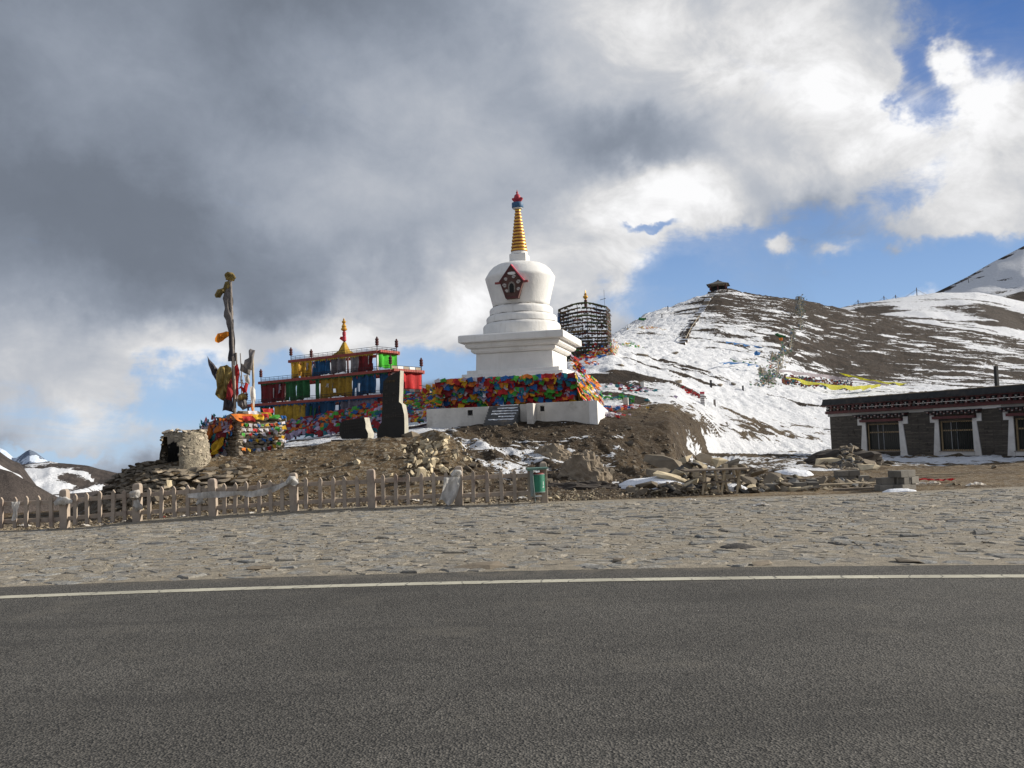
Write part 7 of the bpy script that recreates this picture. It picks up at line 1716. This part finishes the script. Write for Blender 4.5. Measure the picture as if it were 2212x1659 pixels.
for i, (xd, yd, w_, h_) in enumerate([(1388, 768, 1.2, .3), (1340, 790, 1.0, .25), (1455, 764, 1.6, .5), (1378, 833, .9, .4), (1465, 826, .8, .35), (1555, 833, .6, .3), (1585, 831, .5, .3)]):
    P = gp(xd, yd); o = place('boulder', ROCKS[i], None, (P.x, P.y, P.z+.05), (0, .1, i), (w_, .5, h_)); tag(o, ['dark flat rock in the snow below the flag tower', 'thin rock on the snow left of the others', 'dark squarish pit stone right of the flag tower snowfield', 'dark stone at the foot of the short pale post', 'brown stone left end of the bare ledge', 'dark stone on the bare ledge between posts', 'rightmost dark stone on the bare ledge'][i], 'stone')
# the chain of flag strings on poles
nodes = {'a': (1727, 684, 640), 'b': (1731, 700, 671), 'c': (1712, 740, 712), 'd': (1692, 772, 746), 'e': (1668, 778, 765), 'f': (1682, 804, 777), 'g': (1645, 812, 795), 'h': (1660, 832, 812), 'i': (1735, 826, 815)}
NP = {}
for k, (xd, yb_, yt_) in nodes.items():
    P = gp(xd, yb_); T_ = at(xd, yt_, P.y); NP[k] = (P, T_)
mast = thing('flag_mast', 'top mast of the long flag line, bushy with faded flags, below the hill skyline', 'flag mast', tuple(NP['a'][0]), 'masts of the long flag line')
labs = {'b': 'second mast of the long flag line from the top', 'c': 'pale third mast of the long flag line from the top', 'd': 'fourth mast of the long flag line, hub of several cords', 'e': 'leaning left mast in the lower part of the flag line', 'f': 'white slim mast in the lower part of the flag line', 'g': 'short mast near the left foot of the flag line', 'h': 'lowest mast of the flag line above the lilac scarf', 'i': 'low stake where the lilac scarf is tied'}
for k, (P, T_) in NP.items():
    if k == 'a': mb = MB(); mb.tube([P, T_], .12, 5); mb.build('pole', 'iron', mast)
    else: mb = MB(); mb.tube([P-Vector((0, 0, .3)), T_], .08, 5); o = mb.build('flag_mast', 'coping' if k in 'cf' else 'grey_timber', None); tag(o, labs[k], 'flag mast', 'masts of the long flag line')
faded = [(.42, .39, .32), (.38, .34, .26), (.34, .33, .30), (.30, .27, .20), (.5, .47, .42), (.10, .22, .12), (.12, .2, .3), (.36, .3, .2)]
links = [('a', 'b', 60), ('b', 'c', 60), ('b', 'd', 55), ('c', 'd', 50), ('d', 'e', 30), ('d', 'f', 26), ('e', 'g', 24), ('e', 'h', 22), ('f', 'h', 20), ('g', 'h', 22), ('c', 'e', 26)]
for i, (k1, k2, n) in enumerate(links):
    a_, b_ = NP[k1][1], NP[k2][1]; its = []; wdt = (b_-a_).length; nn = int(n*3.4)
    pts = [a_.lerp(b_, q/10)-Vector((0, 0, wdt*.10*math.sin(q/10*math.pi))) for q in range(11)]
    for q in range(nn):
        t_ = rn.random(); P = a_.lerp(b_, t_)-Vector((0, 0, wdt*.10*math.sin(t_*math.pi)))+Vector((rn.gauss(0, .22), rn.gauss(0, .2), rn.gauss(0, .22))); its.append((P, (1, -.2, 0), (0, -1, .2), rn.uniform(.14, .30), rn.choice(faded)))
    t = thing('prayer_flag_string', 'faded prayer flag string, %s of the long flag line on the hill' % ['top span', 'second span', 'long second span', 'third span', 'left middle span', 'right middle span', 'lower left span', 'lower inner span', 'lower right span', 'bottom span', 'oblique inner span'][i], 'flag string', tuple(a_), 'faded strings of the long flag line')
    mb = MB(); mb.tube(pts, .045, 4); mb.build('cord', 'coping', t); mix_flags('flags', its, t, kind='stuff')
its = []
for i in range(420):
    P = NP['a'][0].lerp(NP['a'][1], rn.uniform(.2, 1))+Vector((rn.gauss(0, .45), rn.gauss(0, .3), rn.gauss(-.2, .3))); its.append((P, (1, 0, 0), (0, -1, 0), rn.uniform(.12, .3), rn.choice(faded)))
mix_flags('flags', its, mast, kind='stuff')
its = []
for i in range(380):   # tangle at the foot
    yd = rn.uniform(772, 838); xd = rn.gauss(1676-(yd-772)*.35, 5+(yd-772)*.16); P = gp(xd, yd); P.z += rn.uniform(.05, .4); its.append((P, (1, 0, 0), (0, -1, .4), rn.uniform(.09, .22), rn.choice(faded*2+[PAL['orange'], PAL['darkred'], PAL['teal'], (.05, .1, .2), PAL['green']])))
for i in range(620):
    t_ = rn.random(); xd, yd = 1690+150*t_, 818+14*t_+rn.uniform(-3, 15); P = gp(xd, yd); P.z += rn.uniform(.1, .5); its.append((P, (1, 0, 0), (0, -1, .4), rn.uniform(.12, .26), rn.choice([PAL['darkred'], (.3, .12, .03), PAL['teal'], (.2, .17, .14), (.25, .03, .03), (.03, .08, .15), (.2, .09, .04), (.12, .1, .09)])))
mix_flags('prayer_flag_heap', its, None, label='tangled mass of faded and dark flags at the foot of the long flag line', kind='stuff')
def scarf(pts2, w0, mat, label, fold=3, lift=.9):
    P = []
    for xd, yd in pts2: q = gp(xd, yd); P.append(q+Vector((0, 0, lift)))
    mb_ = MB(); cloth_strip(mb_, P, w0, fold*2, .16, 40, wdir=(0, -.9, -1), rn_=rn, taper=lambda t_: .25+.75*math.sin(min(1, max(0, t_))*math.pi)**.5*(1+.2*math.sin(t_*23))); o_ = mb_.build('scarf', mat, None, smooth=True); return tag(o_, label, 'scarf', 'long scarves on the slope')
scarf([(1700, 833), (1740, 841), (1790, 849), (1850, 852), (1905, 846)], .62, 'scarf_yellow', 'long olive yellow scarf along the lower edge of the flag line', 3, .9)
scarf([(1815, 822), (1840, 828), (1870, 835), (1910, 842), (1960, 845)], .45, 'scarf_yellow', 'bright yellow scarf strip running to the house roof', 2, 1.0)
scarf([(1685, 819), (1740, 824), (1790, 828), (1850, 837), (1905, 845), (1920, 848)], .55, 'scarf_lilac', 'long lilac grey scarf stretched to the house roof', 2, 1.0)
scarf([(1560, 754), (1590, 757), (1630, 763), (1650, 766)], .28, 'scarf_blue', 'blue scarf along the upper snow edge left of the flag line', 2, 1.0)
scarf([(1555, 803), (1580, 799), (1610, 801), (1642, 806)], .25, 'scarf_blue', 'blue scarf lying lower on the snow left of the flag line', 2, .8)
scarf([(1575, 796), (1600, 799), (1640, 801)], .10, 'cur_green', 'thin green scarf just above the lower blue one', 2, .9)
poly_cloth('cloth', 'cur_green', [(1673, 721), (1680, 719), (1688, 723), (1697, 725), (1698, 729), (1686, 729), (1678, 726)], gp(1685, 735).y-1.5, None, 'green cloth flying left of the flag line masts', .2, 5)
poly_cloth('cloth', 'flag_orange', [(1682, 730), (1690, 729), (1692, 735), (1685, 736)], gp(1685, 740).y-1.5, None, 'orange cloth under the green one at the flag line', .1, 6)
poly_cloth('cloth', 'scarf_blue', [(1628, 762), (1634, 757), (1643, 762), (1640, 768), (1630, 768)], gp(1635, 770).y-1.0, None, 'blue cloth knot at the end of the upper blue scarf', .2, 7)
# crests of the far ridge: five small tripods of flags
for i, (xd, yd, h_) in enumerate([(1854, 657, 2.4), (1910, 650, 2.8), (1935, 646, 2.4), (1981, 639, 4.5), (2092, 605, 3), (2155, 603, 5)]):
    if i >= 4: D0 = 690
    else: D0 = 430+90*(xd-1700)/1012
    P = at(xd, yd+1, D0); T_ = P+Vector((0, 0, h_)); t = thing('flag_tripod', ['leftmost', 'second', 'third', 'fourth and tallest', 'fifth, on the steep flank', 'rightmost, on the steep flank'][i]+' tiny flag tripod on the far snowy ridge', 'flag mast', tuple(P), 'flag tripods on the far ridge')
    mb = MB(); mb.tube([P-Vector((0, 0, 3)), T_], .22, 4); mb.build('pole', 'iron', t)
    for s_ in (-1, 1):
        mb = MB(); mb.tube([T_-Vector((0, 0, h_*.2)), P+Vector((s_*h_*1.8, 0, -1.5))], .08, 4); mb.build('guy_line', 'grey_timber', t)
